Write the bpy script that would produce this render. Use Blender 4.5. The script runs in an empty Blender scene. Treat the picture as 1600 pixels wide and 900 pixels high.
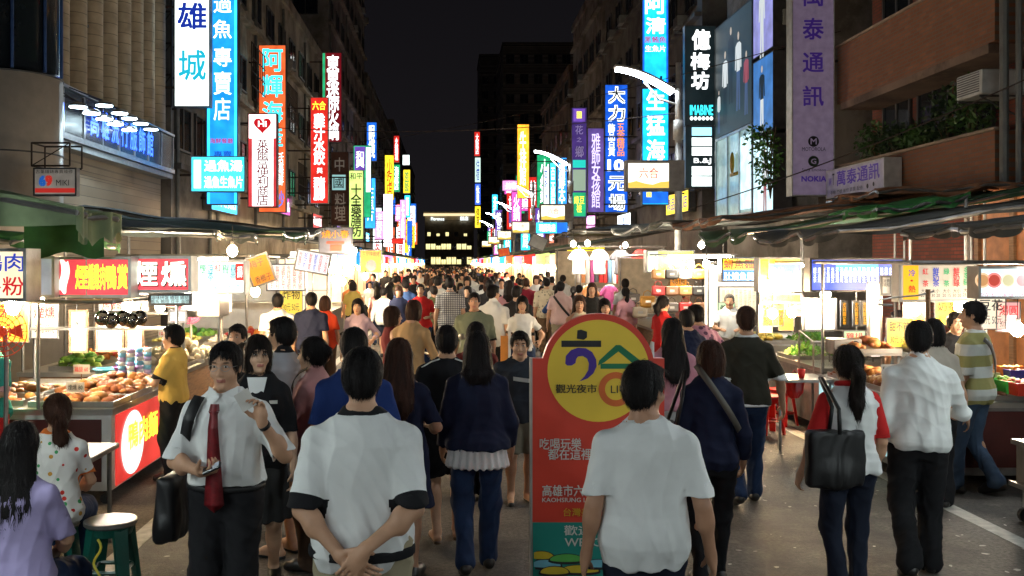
import bpy, math, random
import numpy as np
from mathutils import Vector, Matrix

# ---------------------------------------------------------------- camera, world, exposure
SC = bpy.context.scene
COL = SC.collection
F, VX, HY, CH = 1500.0, 700.0, 410.0, 2.1
cam_d = bpy.data.cameras.new('camera'); cam = bpy.data.objects.new('camera', cam_d); COL.objects.link(cam)
cam.location = (0, 0, CH); cam.rotation_euler = (math.radians(90), 0, 0)
cam_d.sensor_width = 36.0; cam_d.lens = 36.0 * F / 1600
cam_d.shift_x = (800 - VX) / 1600; cam_d.shift_y = -(450 - HY) / 1600
cam_d.clip_start = 0.1; cam_d.clip_end = 2000
SC.camera = cam
W = bpy.data.worlds.new('World'); SC.world = W; W.use_nodes = True
wn = W.node_tree.nodes; wl = W.node_tree.links
bg = wn['Background']; bg.inputs[1].default_value = 1.0
tc = wn.new('ShaderNodeTexCoord'); sx = wn.new('ShaderNodeSeparateXYZ'); rp = wn.new('ShaderNodeValToRGB')
wl.new(tc.outputs['Generated'], sx.inputs[0]); wl.new(sx.outputs[2], rp.inputs[0]); wl.new(rp.outputs[0], bg.inputs[0])
rp.color_ramp.elements[0].color = (0.0085, 0.0075, 0.0088, 1)      # night sky over a lit city: faint glow low down
rp.color_ramp.elements[1].color = (0.0024, 0.0023, 0.0032, 1); rp.color_ramp.elements[1].position = 0.45
SC.view_settings.view_transform = 'Standard'; SC.view_settings.look = 'None'
SC.view_settings.exposure = 0.28; SC.view_settings.gamma = 1.0
SC.cycles.max_bounces = 5; SC.cycles.diffuse_bounces = 3; SC.cycles.glossy_bounces = 3
SC.cycles.transmission_bounces = 4; SC.cycles.transparent_max_bounces = 8
SC.cycles.caustics_reflective = False; SC.cycles.caustics_refractive = False
SC.cycles.sample_clamp_indirect = 4.0; SC.cycles.use_denoising = True

rnd = random.Random(7)
def at(px, py, Y): return Vector(((px - VX) * Y / F, Y, CH - (py - HY) * Y / F))
def X_(px, Y): return (px - VX) * Y / F
def Z_(py, Y): return CH - (py - HY) * Y / F

# ---------------------------------------------------------------- materials
MATS = {}
def srgb(h):
    h = h.lstrip('#'); c = [int(h[i:i + 2], 16) / 255 for i in (0, 2, 4)]
    return tuple(x / 12.92 if x <= .04045 else ((x + .055) / 1.055) ** 2.4 for x in c)
def M(key, col=(.5, .5, .5), rough=.6, metal=0., var=.18, scale=6., bump=.15, es=0., em=None, bscale=None, pat=None, alpha=None, sample=True, spec=None, stretch=None):
    if key in MATS: return MATS[key]
    if isinstance(col, str): col = srgb(col)
    m = bpy.data.materials.new(key); m.use_nodes = True
    n, l = m.node_tree.nodes, m.node_tree.links
    b = n['Principled BSDF']
    b.inputs['Base Color'].default_value = (*col, 1); b.inputs['Roughness'].default_value = rough; b.inputs['Metallic'].default_value = metal
    if spec is not None: b.inputs['Specular IOR Level'].default_value = spec
    t = n.new('ShaderNodeTexCoord'); vec = t.outputs['Object']
    if stretch:
        mp = n.new('ShaderNodeMapping'); mp.inputs['Scale'].default_value = stretch; l.new(vec, mp.inputs[0]); vec = mp.outputs[0]
    colout = None
    if var > 0:
        no = n.new('ShaderNodeTexNoise'); no.inputs['Scale'].default_value = scale; no.inputs['Detail'].default_value = 5; l.new(vec, no.inputs[0])
        mx = n.new('ShaderNodeMix'); mx.data_type = 'RGBA'
        mx.inputs[6].default_value = (*[c * (1 - var) for c in col], 1); mx.inputs[7].default_value = (*[min(1, c * (1 + var)) for c in col], 1)
        mr = n.new('ShaderNodeMapRange'); mr.inputs[1].default_value = .3; mr.inputs[2].default_value = .7; l.new(no.outputs[0], mr.inputs[0])
        l.new(mr.outputs[0], mx.inputs[0]); colout = mx.outputs[2]
    if pat: colout = pat(n, l, t.outputs['Object'], colout)
    if colout: l.new(colout, b.inputs['Base Color'])
    if bump > 0:
        nb = n.new('ShaderNodeTexNoise'); nb.inputs['Scale'].default_value = bscale or scale * 6; nb.inputs['Detail'].default_value = 4; l.new(vec, nb.inputs[0])
        bu = n.new('ShaderNodeBump'); bu.inputs['Strength'].default_value = bump; bu.inputs['Distance'].default_value = .01
        l.new(nb.outputs[0], bu.inputs['Height']); l.new(bu.outputs[0], b.inputs['Normal'])
    if es > 0:
        e = em if em is not None else col
        if isinstance(e, str): e = srgb(e)
        b.inputs['Emission Color'].default_value = (*e, 1); b.inputs['Emission Strength'].default_value = es
        if colout and em is None: l.new(colout, b.inputs['Emission Color'])
        if sample and em is not None and es < 5:      # lightboxes: tubes behind the sheet are not even, old faces are patchy
            nz = n.new('ShaderNodeTexNoise'); nz.inputs['Scale'].default_value = 2.2; nz.inputs['Detail'].default_value = 3; l.new(t.outputs['Object'], nz.inputs[0])
            m2 = n.new('ShaderNodeMapRange'); m2.inputs[1].default_value = .32; m2.inputs[2].default_value = .68; m2.inputs[3].default_value = es * .66; m2.inputs[4].default_value = es * 1.2; l.new(nz.outputs[0], m2.inputs[0]); l.new(m2.outputs[0], b.inputs['Emission Strength'])
        if not sample: m.cycles.emission_sampling = 'NONE'
    if alpha is not None:
        b.inputs['Transmission Weight'].default_value = alpha; b.inputs['IOR'].default_value = 1.02
    MATS[key] = m; return m
def G(key, col, es, sample=False, var=.10, scale=2.5):        # back-lit sign face or lettering; also boards that only get a glow
    if isinstance(col, str): col = srgb(col)
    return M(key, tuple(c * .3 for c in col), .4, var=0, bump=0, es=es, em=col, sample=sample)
def p_mix(n, l, a, b, fac):
    mx = n.new('ShaderNodeMix'); mx.data_type = 'RGBA'
    for s, v in ((6, a), (7, b)):
        if isinstance(v, tuple): mx.inputs[s].default_value = (*v, 1)
        else: l.new(v, mx.inputs[s])
    l.new(fac, mx.inputs[0]); return mx.outputs[2]
def pat_stripes(c2, per, duty=.5, axis='Z', off=0.):
    def f(n, l, v, c):
        s = n.new('ShaderNodeSeparateXYZ'); l.new(v, s.inputs[0])
        m = n.new('ShaderNodeMath'); m.operation = 'MULTIPLY_ADD'; m.inputs[1].default_value = 1 / per; m.inputs[2].default_value = 50 + off; l.new(s.outputs['XYZ'.index(axis)], m.inputs[0])
        fr = n.new('ShaderNodeMath'); fr.operation = 'FRACT'; l.new(m.outputs[0], fr.inputs[0])
        g = n.new('ShaderNodeMath'); g.operation = 'LESS_THAN'; g.inputs[1].default_value = duty; l.new(fr.outputs[0], g.inputs[0])
        return p_mix(n, l, c, c2, g.outputs[0])
    return f
def pat_two(f, g): return lambda n, l, v, c: g(n, l, v, f(n, l, v, c))
def pat_spots(c2, scale, thr=.35, c3=None):
    def f(n, l, v, c):
        vo = n.new('ShaderNodeTexVoronoi'); vo.inputs['Scale'].default_value = scale; l.new(v, vo.inputs[0])
        g = n.new('ShaderNodeMath'); g.operation = 'LESS_THAN'; g.inputs[1].default_value = thr; l.new(vo.outputs['Distance'], g.inputs[0])
        cc = c2
        if c3:
            s = n.new('ShaderNodeSeparateColor'); l.new(vo.outputs['Color'], s.inputs[0])
            rr = n.new('ShaderNodeValToRGB'); rr.color_ramp.interpolation = 'CONSTANT'; l.new(s.outputs[0], rr.inputs[0])
            rr.color_ramp.elements[0].color = (*c2, 1); rr.color_ramp.elements[1].color = (*c3[0], 1); rr.color_ramp.elements[1].position = .35
            if len(c3) > 1: e = rr.color_ramp.elements.new(.7); e.color = (*c3[1], 1)
            cc = rr.outputs[0]
        return p_mix(n, l, c, cc, g.outputs[0])
    return f
def pat_brick(c2, mort, w, h, ax='Y', m=.006):
    def f(n, l, v, c):
        s = n.new('ShaderNodeSeparateXYZ'); l.new(v, s.inputs[0]); cb = n.new('ShaderNodeCombineXYZ')
        l.new(s.outputs['XYZ'.index(ax)], cb.inputs[0]); l.new(s.outputs[2], cb.inputs[1])
        b = n.new('ShaderNodeTexBrick'); b.inputs['Scale'].default_value = 1; b.inputs['Brick Width'].default_value = w; b.inputs['Row Height'].default_value = h
        b.inputs['Mortar Size'].default_value = m; l.new(cb.outputs[0], b.inputs[0]); l.new(c, b.inputs['Color1'])
        b.inputs['Color2'].default_value = (*c2, 1); b.inputs['Mortar'].default_value = (*mort, 1)
        return b.outputs[0]
    return f

# ---------------------------------------------------------------- objects
def tag(o, label=None, cat=None, group=None, kind=None):
    if label: o['label'] = label
    if cat: o['category'] = cat
    if group: o['group'] = group
    if kind: o['kind'] = kind
    return o
def thing(name, label, cat, loc=(0, 0, 0), rz=0., group=None, kind=None):
    o = bpy.data.objects.new(name, None); o.empty_display_size = .2; COL.objects.link(o)
    o.location = loc; o.rotation_euler = (0, 0, rz)
    return tag(o, label, cat, group, kind)
def link(name, me, parent=None):
    o = bpy.data.objects.new(name, me); COL.objects.link(o)
    if parent is not None: o.parent = parent
    return o
def copy_tree(o, parent=None):
    c = o.copy(); COL.objects.link(c)
    if parent is not None: c.parent = parent
    for ch in list(o.children): copy_tree(ch, c)
    return c

def holder(name, parent, loc, rz=0.):
    o = bpy.data.objects.new(name, None); COL.objects.link(o); o.parent = parent; o.location = Vector(loc) - parent.location; o.rotation_euler = (0, 0, rz); return o
class MB:
    """collects shapes, links them as ONE mesh"""
    def __init__(s): s.v = []; s.f = []; s.m = []; s.cur = 0; s.T = None
    def add(s, vs, fs, mi=None):
        o = len(s.v)
        if s.T is not None: vs = [s.T @ Vector(v) for v in vs]
        s.v += [tuple(v) for v in vs]; s.f += [tuple(i + o for i in f) for f in fs]; s.m += [s.cur if mi is None else mi] * len(fs)
        return s
    def box(s, x0, x1, y0, y1, z0, z1, mi=None, bev=0.):
        if bev <= 0:
            return s.add([(x0, y0, z0), (x1, y0, z0), (x1, y1, z0), (x0, y1, z0), (x0, y0, z1), (x1, y0, z1), (x1, y1, z1), (x0, y1, z1)],
                         [(3, 2, 1, 0), (4, 5, 6, 7), (0, 1, 5, 4), (1, 2, 6, 5), (2, 3, 7, 6), (3, 0, 4, 7)], mi)
        vs = []; b = bev
        for z, i in ((z0, b), (z0 + b, 0), (z1 - b, 0), (z1, b)):
            j = i
            vs += [(x0 + b + (j if i else 0) * 0, y0 + i, z), (x1 - b, y0 + i, z), (x1 - i, y0 + b, z), (x1 - i, y1 - b, z), (x1 - b, y1 - i, z), (x0 + b, y1 - i, z), (x0 + i, y1 - b, z), (x0 + i, y0 + b, z)]
        fs = [tuple(range(7, -1, -1)), tuple(range(24, 32))]
        for k in range(3):
            for a in range(8): fs.append((k * 8 + a, k * 8 + (a + 1) % 8, k * 8 + 8 + (a + 1) % 8, k * 8 + 8 + a))
        return s.add(vs, fs, mi)
    def tube(s, pts, r, n=8, mi=None, r2=None, caps=True):
        pts = [Vector(p) for p in pts]; rings = []; vs = []; up0 = None
        for i, p in enumerate(pts):
            d = (pts[min(i + 1, len(pts) - 1)] - pts[max(i - 1, 0)]).normalized()
            u = Vector((0, 0, 1)) if abs(d.z) < .95 else Vector((1, 0, 0))
            if up0 is not None: u = up0
            a = d.cross(u).normalized(); b = a.cross(d).normalized(); up0 = b
            rr = r if r2 is None else r + (r2 - r) * i / max(1, len(pts) - 1)
            vs += [p + (a * math.cos(2 * math.pi * k / n) + b * math.sin(2 * math.pi * k / n)) * rr for k in range(n)]
        fs = [(i * n + k, i * n + (k + 1) % n, (i + 1) * n + (k + 1) % n, (i + 1) * n + k) for i in range(len(pts) - 1) for k in range(n)]
        if caps: fs += [tuple(range(n - 1, -1, -1)), tuple(range((len(pts) - 1) * n, len(pts) * n))]
        return s.add(vs, fs, mi)
    def lathe(s, c, prof, n=16, mi=None):
        vs = [(c[0] + r * math.cos(2 * math.pi * k / n), c[1] + r * math.sin(2 * math.pi * k / n), c[2] + z) for r, z in prof for k in range(n)]
        fs = [(i * n + k, i * n + (k + 1) % n, (i + 1) * n + (k + 1) % n, (i + 1) * n + k) for i in range(len(prof) - 1) for k in range(n)]
        fs += [tuple(range(n - 1, -1, -1)), tuple(range((len(prof) - 1) * n, len(prof) * n))]
        return s.add(vs, fs, mi)
    def ball(s, c, r, n=10, mi=None, jit=0.):
        if not hasattr(r, '__len__'): r = (r, r, r)
        h = max(4, n // 2); prof = []; vs = []
        for i in range(1, h):
            t = math.pi * i / h
            for k in range(n):
                q = 1 + (rnd.uniform(-jit, jit) if jit else 0); a = 2 * math.pi * k / n
                vs.append((c[0] + r[0] * math.sin(t) * math.cos(a) * q, c[1] + r[1] * math.sin(t) * math.sin(a) * q, c[2] - r[2] * math.cos(t) * q))
        fs = [(i * n + k, i * n + (k + 1) % n, (i + 1) * n + (k + 1) % n, (i + 1) * n + k) for i in range(h - 2) for k in range(n)]
        b = len(vs); vs += [(c[0], c[1], c[2] - r[2]), (c[0], c[1], c[2] + r[2])]
        for k in range(n): fs += [(b, (k + 1) % n, k), (b + 1, (h - 2) * n + k, (h - 2) * n + (k + 1) % n)]
        return s.add(vs, fs, mi)
    def grid(s, fn, nu, nv, mi=None, th=0.):
        """sheet fn(u,v)->point; th gives it thickness downwards"""
        P = [[Vector(fn(i / nu, j / nv)) for i in range(nu + 1)] for j in range(nv + 1)]
        vs = [p for r in P for p in r]; w = nu + 1
        fs = [(j * w + i, j * w + i + 1, (j + 1) * w + i + 1, (j + 1) * w + i) for j in range(nv) for i in range(nu)]
        if th:
            o = len(vs); vs += [p - Vector((0, 0, th)) for p in vs]
            fs += [(o + j * w + i, o + (j + 1) * w + i, o + (j + 1) * w + i + 1, o + j * w + i + 1) for j in range(nv) for i in range(nu)]
            rim = [i for i in range(w)] + [j * w + nu for j in range(1, nv + 1)] + [nv * w + i for i in range(nu - 1, -1, -1)] + [j * w for j in range(nv - 1, 0, -1)]
            for k in range(len(rim)): a, b = rim[k], rim[(k + 1) % len(rim)]; fs.append((a, o + a, o + b, b))
        return s.add(vs, fs, mi)
    def build(s, name, mats, parent=None, smooth=False, label=None, world=False, kind=None):
        me = bpy.data.meshes.new(name)
        vs = s.v
        if world and parent is not None:
            inv = (Matrix.Translation(parent.location) @ parent.rotation_euler.to_matrix().to_4x4()).inverted()
            vs = [tuple(inv @ Vector(v)) for v in vs]
        me.from_pydata(vs, [], s.f)
        for m in (mats if isinstance(mats, (list, tuple)) else [mats]): me.materials.append(m)
        if any(s.m): me.polygons.foreach_set('material_index', s.m)
        if smooth: me.polygons.foreach_set('use_smooth', [True] * len(s.f))
        me.update(); o = link(name, me, parent)
        if label: o['label'] = label
        if kind: o['kind'] = kind
        return o

# ---------------------------------------------------------------- lettering: text outlines converted to meshes, fitted to a rectangle
TXT = {}
PENDING = []
def text_mesh_request(s, bold): TXT.setdefault((s, bold), None)
def letters(parent, s, x0, x1, z0, z1, y, mat, bold=.0, name='lettering', slant=0., loc=None):
    """writing s ('\\n' breaks lines) fitted to x0..x1, z0..z1 on the plane y of its thing, facing -y"""
    text_mesh_request(s, bold)
    PENDING.append((parent, s, x0, x1, z0, z1, y, mat, bold, name, slant)); return PENDING[-1]
def flush_letters():
    tmp = {}
    for s in {k[0] for k in TXT}:
        c = bpy.data.curves.new('t', 'FONT'); c.body = s; c.resolution_u = 2; c.align_x = 'CENTER'; c.space_line = .93
        if '\n' in s and max(len(q) for q in s.split('\n')) == 1: c.space_line = .82
        o = bpy.data.objects.new('t', c); COL.objects.link(o); tmp[s] = o
    dg = bpy.context.evaluated_depsgraph_get(); dg.update(); raw = {}
    for k, o in tmp.items():
        me = bpy.data.meshes.new_from_object(o.evaluated_get(dg))
        co = np.empty(len(me.vertices) * 3, np.float32); me.vertices.foreach_get('co', co); raw[k] = (co.reshape(-1, 3), [tuple(p.vertices) for p in me.polygons])
        bpy.data.meshes.remove(me)
    for (s, b) in TXT:      # heavier strokes: the same outlines a little apart, each a hair in front of the last
        co, fs = raw[s]
        if b > 0:
            C = []; FF = []
            for i, (dx, dz) in enumerate(((-b, -b), (b, -b), (-b, b), (b, b))):
                q = co.copy(); q[:, 0] += dx; q[:, 1] += dz; q[:, 2] = i * .0006; C.append(q); FF += [tuple(v + i * len(co) for v in f) for f in fs]
            co, fs = np.concatenate(C), FF
        lo, hi = co.min(0), co.max(0); n = (co - lo) / np.maximum(hi - lo, 1e-6); n[:, 2] = co[:, 2]; TXT[(s, b)] = (n, fs)
    for o in tmp.values(): c = o.data; bpy.data.objects.remove(o); bpy.data.curves.remove(c)
    for (parent, s, x0, x1, z0, z1, y, mat, b, name, sl) in PENDING:
        co, fs = TXT[(s, b)]; me = bpy.data.meshes.new(name)
        P = np.zeros((len(co), 3)); P[:, 0] = x0 + co[:, 0] * (x1 - x0) + sl * (co[:, 1] - .5); P[:, 2] = z0 + co[:, 1] * (z1 - z0); P[:, 1] = y - co[:, 2]
        me.from_pydata(P.tolist(), [], fs); me.materials.append(mat); me.update()
        link(name, me, parent)
    PENDING.clear()
# ---------------------------------------------------------------- figures: implicit surfaces meshed on a grid
def V3(*a): return np.array(a, float)
def unit(v): return v / (np.linalg.norm(v) + 1e-9)
class SDF:
    def __init__(s, lo, hi, res):
        s.res = res; s.lo = np.array(lo, float) - res * 2
        n = np.ceil((np.array(hi) + res * 2 - s.lo) / res).astype(int) + 1
        s.ax = [(s.lo[i] + res * np.arange(n[i])).astype(np.float32) for i in range(3)]
        s.D = np.full(n, .2, np.float32)
    def region(s, lo, hi):
        sl = []
        for i in range(3):
            a = int(max(0, np.searchsorted(s.ax[i], lo[i]) - 1)); b = int(min(len(s.ax[i]), np.searchsorted(s.ax[i], hi[i]) + 1)); sl.append(slice(a, max(a, b)))
        return tuple(sl), s.ax[0][sl[0]][:, None, None], s.ax[1][sl[1]][None, :, None], s.ax[2][sl[2]][None, None, :]
    def comb(s, sl, d, k, neg=False):
        a = s.D[sl]
        if neg: a = -a
        if k > 0:
            h = np.maximum(k - np.abs(a - d), 0) / k; r = np.minimum(a, d) - h * h * k * .25
        else: r = np.minimum(a, d)
        s.D[sl] = -r if neg else r
    def run(s, prims):
        for p in prims:
            t = p[0]
            if t == 'c':      # cone with round ends
                _, a, b, ra, rb, k = p[:6]; neg = len(p) > 6
                a = np.array(a, float); b = np.array(b, float); m = max(ra, rb) + k + s.res * 2.5
                sl, x, y, z = s.region(np.minimum(a, b) - m, np.maximum(a, b) + m)
                ba = b - a; L = ba @ ba + 1e-12; px, py, pz = x - a[0], y - a[1], z - a[2]
                h = np.clip((px * ba[0] + py * ba[1] + pz * ba[2]) / L, 0, 1)
                d = np.sqrt((px - ba[0] * h) ** 2 + (py - ba[1] * h) ** 2 + (pz - ba[2] * h) ** 2) - (ra + (rb - ra) * h)
                s.comb(sl, d, k, neg)
            elif t in 'eb':   # ellipsoid / rounded box, R rows = local axes
                _, c, r, R, k = p[:5]; neg = len(p) > 5; c = np.array(c, float); r = np.array(r, float)
                m = (np.abs(R).T @ r if R is not None else r) + k + s.res * 2.5
                sl, x, y, z = s.region(c - m, c + m); x, y, z = x - c[0], y - c[1], z - c[2]
                if R is not None: x, y, z = (R[i][0] * x + R[i][1] * y + R[i][2] * z for i in range(3))
                if t == 'e':
                    k0 = np.sqrt((x / r[0]) ** 2 + (y / r[1]) ** 2 + (z / r[2]) ** 2); k1 = np.sqrt((x / r[0] ** 2) ** 2 + (y / r[1] ** 2) ** 2 + (z / r[2] ** 2) ** 2)
                    d = k0 * (k0 - 1) / np.maximum(k1, 1e-6)
                else:
                    q = min(r) * .45; a, b, e = (np.abs(v) - (r[i] - q) for i, v in enumerate((x, y, z)))
                    d = np.sqrt(np.maximum(a, 0) ** 2 + np.maximum(b, 0) ** 2 + np.maximum(e, 0) ** 2) + np.minimum(np.maximum(np.maximum(a, b), e), 0) - q
                s.comb(sl, d, k, neg)
            elif t == 'l':    # loft along z of ellipses
                _, zs, A, B, CX, CY, k = p[:7]; e = p[7] if len(p) > 7 else 2.
                m = k + s.res * 2.5; CX = np.broadcast_to(CX, len(zs)); CY = np.broadcast_to(CY, len(zs)); A = np.array(A); B = np.array(B)
                sl, x, y, z = s.region((min(CX - A) - m, min(CY - B) - m, zs[0] - m), (max(CX + A) + m, max(CY + B) + m, zs[-1] + m))
                zz = z.ravel()
                a, b, cx, cy = (np.interp(zz, zs, q)[None, None, :].astype(np.float32) for q in (A, B, CX, CY))
                q = (np.abs((x - cx) / a) ** e + np.abs((y - cy) / b) ** e) ** (1 / e)
                d = (q - 1) * np.minimum(a, b); d = np.maximum(d, np.maximum(z - zs[-1], zs[0] - z)); s.comb(sl, d, k)
            elif t == 'cut':  # keep the side where (p-c).n < 0, inside a box
                _, c, n, lo, hi = p; sl, x, y, z = s.region(lo, hi); n = unit(np.array(n, float))
                d = (x - c[0]) * n[0] + (y - c[1]) * n[1] + (z - c[2]) * n[2]; s.D[sl] = np.maximum(s.D[sl], d)
            elif t == 'f':    # general function carve: keep where fn<0
                _, fn, lo, hi = p; sl, x, y, z = s.region(lo, hi); s.D[sl] = np.maximum(s.D[sl], fn(x, y, z))
        return s
    def surface(s):
        D = s.D; D[0] = D[-1] = .2; D[:, 0] = D[:, -1] = .2; D[:, :, 0] = D[:, :, -1] = .2
        I = D < 0; n = D.shape
        def c(a, i, j, k): return a[i:n[0] - 1 + i, j:n[1] - 1 + j, k:n[2] - 1 + k]
        cnt = sum(c(I, i, j, k).astype(np.int8) for i in (0, 1) for j in (0, 1) for k in (0, 1))
        idx = np.argwhere((cnt > 0) & (cnt < 8)); 
        if len(idx) == 0: return np.zeros((0, 3)), np.zeros((0, 4), int)
        P = np.zeros((len(idx), 3)); N = np.zeros(len(idx)); i0 = idx.T
        for e in range(3):
            for u in (0, 1):
                for w in (0, 1):
                    o = [0, 0, 0]; q = [a for a in range(3) if a != e]; o[q[0]] = u; o[q[1]] = w
                    o2 = list(o); o2[e] = 1
                    a = D[i0[0] + o[0], i0[1] + o[1], i0[2] + o[2]]; b = D[i0[0] + o2[0], i0[1] + o2[1], i0[2] + o2[2]]
                    mk = (a < 0) != (b < 0); t = np.where(mk, a / np.where(mk, a - b, 1), 0)
                    pt = np.tile(np.array(o, float), (len(idx), 1)); pt[:, e] += t
                    P[mk] += pt[mk]; N[mk] += 1
        P = (P / N[:, None] + idx) * s.res + s.lo
        cid = np.full(cnt.shape, -1, np.int64); cid[i0[0], i0[1], i0[2]] = np.arange(len(idx)); Q = []
        for e in range(3):
            q = [a for a in range(3) if a != e]
            A = I[tuple(slice(0, -1) if a == e else slice(1, -1) for a in range(3))]; B = I[tuple(slice(1, None) if a == e else slice(1, -1) for a in range(3))]
            g = np.argwhere(A != B); fl = A[tuple(g.T)]; g = g.copy(); g[:, q[0]] += 1; g[:, q[1]] += 1
            def cc(u, w): h = g.copy(); h[:, q[0]] -= u; h[:, q[1]] -= w; return cid[tuple(h.T)]
            f = np.stack([cc(0, 0), cc(1, 0), cc(1, 1), cc(0, 1)], 1)
            rev = fl if e == 1 else ~fl
            f[rev] = f[rev][:, ::-1]; Q.append(f)
        Q = np.concatenate(Q); return P, Q[(Q >= 0).all(1)]
def np_mesh(name, P, Q, mats, mi=None):
    me = bpy.data.meshes.new(name); me.vertices.add(len(P)); me.vertices.foreach_set('co', P.astype(np.float32).ravel())
    me.loops.add(len(Q) * 4); me.loops.foreach_set('vertex_index', Q.ravel().astype(np.int32))
    me.polygons.add(len(Q)); me.polygons.foreach_set('loop_start', np.arange(0, len(Q) * 4, 4, dtype=np.int32))
    try: me.polygons.foreach_set('loop_total', np.full(len(Q), 4, np.int32))
    except Exception: pass
    for m in mats: me.materials.append(m)
    if mi is not None: me.polygons.foreach_set('material_index', mi.astype(np.int32))
    me.polygons.foreach_set('use_smooth', np.ones(len(Q), bool)); me.update(calc_edges=True); me.validate(); return me
def normals(P, Q):
    n = np.cross(P[Q[:, 2]] - P[Q[:, 0]], P[Q[:, 3]] - P[Q[:, 1]]); N = np.zeros_like(P)
    for i in range(4): np.add.at(N, Q[:, i], n)
    return N / (np.linalg.norm(N, axis=1)[:, None] + 1e-9)
def smooth(P, Q, it=1, lam=.5):
    for _ in range(it):
        S = np.zeros_like(P); C = np.zeros(len(P))
        for i in range(4):
            a, b = Q[:, i], Q[:, (i + 1) % 4]; np.add.at(S, a, P[b]); np.add.at(C, a, 1); np.add.at(S, b, P[a]); np.add.at(C, b, 1)
        P = P + lam * (S / np.maximum(C, 1)[:, None] - P)
    return P
def bounds(prims, pad=.03):
    lo = np.full(3, 9.); hi = -lo
    for p in prims:
        if p[0] == 'c': a, b, m = np.array(p[1]), np.array(p[2]), max(p[3], p[4]); l, h = np.minimum(a, b) - m, np.maximum(a, b) + m
        elif p[0] in 'eb': m = max(p[2]); l, h = np.array(p[1]) - m, np.array(p[1]) + m
        elif p[0] == 'l': cx, cy = np.array(p[4]), np.array(p[5]); l = np.array([min((cx - p[2]).ravel()), min((cy - p[3]).ravel()), p[1][0]]); h = np.array([max((cx + p[2]).ravel()), max((cy + p[3]).ravel()), p[1][-1]])
        else: continue
        lo = np.minimum(lo, l); hi = np.maximum(hi, h)
    return lo - pad, hi + pad
def shape(prims, res, sm=1):
    lo, hi = bounds(prims); P, Q = SDF(lo, hi, res).run(prims).surface(); return smooth(P, Q, sm), Q
def folds(P, Q, amp, seed, vert=1., up=None):
    """cloth folds: displace along the normals"""
    N = normals(P, Q); r = np.random.RandomState(seed); d = np.zeros(len(P)); x, y, z = P.T
    w = .6 * np.sin(9 * z + r.rand() * 6 + 4 * x) + .5 * np.sin(13 * x + r.rand() * 6)
    for f, a in ((17, 1.), (31, .6), (53, .35)):
        k = r.randn(3); k[2] *= (1 - vert) + .25; k = k / np.linalg.norm(k) * f
        q = np.sin(P @ k + r.rand() * 6 + 2.2 * w); d += a * (1 - 2 * np.abs(q) ** .75) if f > 20 else a * q
    zt, zb = z.max(), z.min(); t = np.clip((zt - .12 - z) / max(.15, zt - zb), 0, 1); ang = np.arctan2(x, y + .02)
    d += 1.5 * t * np.sin(7 * ang + 2.5 * np.sin(6 * z + r.rand() * 6) + r.rand() * 6) + .9 * t * np.abs(np.sin(5.5 * ang + 1.7 * np.sin(9 * z) + r.rand() * 6))
    return P + N * (amp * d * .55)[:, None]
def ik(S, T, l1, l2, pole):
    S, T = np.array(S, float), np.array(T, float); d = T - S; L = np.linalg.norm(d)
    if L > (l1 + l2) * .995: T = S + d / L * (l1 + l2) * .995; d = T - S; L = np.linalg.norm(d)
    a = (l1 * l1 - l2 * l2 + L * L) / (2 * L); h = math.sqrt(max(l1 * l1 - a * a, 0)); u = d / L
    p = np.array(pole, float); p = unit(p - (p @ u) * u); return S + u * a + p * h, T
def hand_prims(Wr, d, n, s, thumb, curl=.5, fine=True, spread=1.):
    """wrist, direction, palm normal, scale, thumb side vector"""
    d = unit(np.array(d, float)); n = np.array(n, float); n = unit(n - (n @ d) * d); w = np.cross(d, n); th = np.array(thumb, float)
    if w @ th < 0: w = -w
    R = np.array([w, d, n]); out = [('e', Wr + d * .045 * s, (.040 * s, .050 * s, .017 * s), R, .015), ('c', Wr - d * .01, Wr + d * .03 * s, .025 * s, .024 * s, .012)]
    if not fine: return out + [('e', Wr + d * .105 * s + n * .018 * curl, (.034 * s, .05 * s, .015 * s), R, .01)]
    for i, (o, l) in enumerate(((.029, .92), (.010, 1.), (-.010, .95), (-.028, .76))):
        p = Wr + d * .083 * s + w * o * s * spread; a = curl * (.55 + .12 * i); r = .0088 * s
        for L, rr in ((.042, .95), (.027, .86), (.021, .72)):
            q = p + (d * math.cos(a) + n * math.sin(a) + w * .12 * (1.5 - i) * .3) * L * l * s
            out.append(('c', p, q, r, r * .92, .004)); p = q; r = .0088 * s * rr * .95; a += curl * .95
    p = Wr + d * .022 * s + w * .030 * s
    for L, r in ((.036, .0125), (.030, .0105), (.022, .009)):
        q = p + unit(d * .78 + w * (.62 if L > .03 else .25) + n * (.25 + .5 * curl)) * L * s; out.append(('c', p, q, r * s, r * .9 * s, .008)); p = q
    return out
def rotm(yaw, pitch, roll=0.):
    return np.array((Matrix.Rotation(math.radians(yaw), 3, 'Z') @ Matrix.Rotation(math.radians(pitch), 3, 'X') @ Matrix.Rotation(math.radians(roll), 3, 'Y')))

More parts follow.
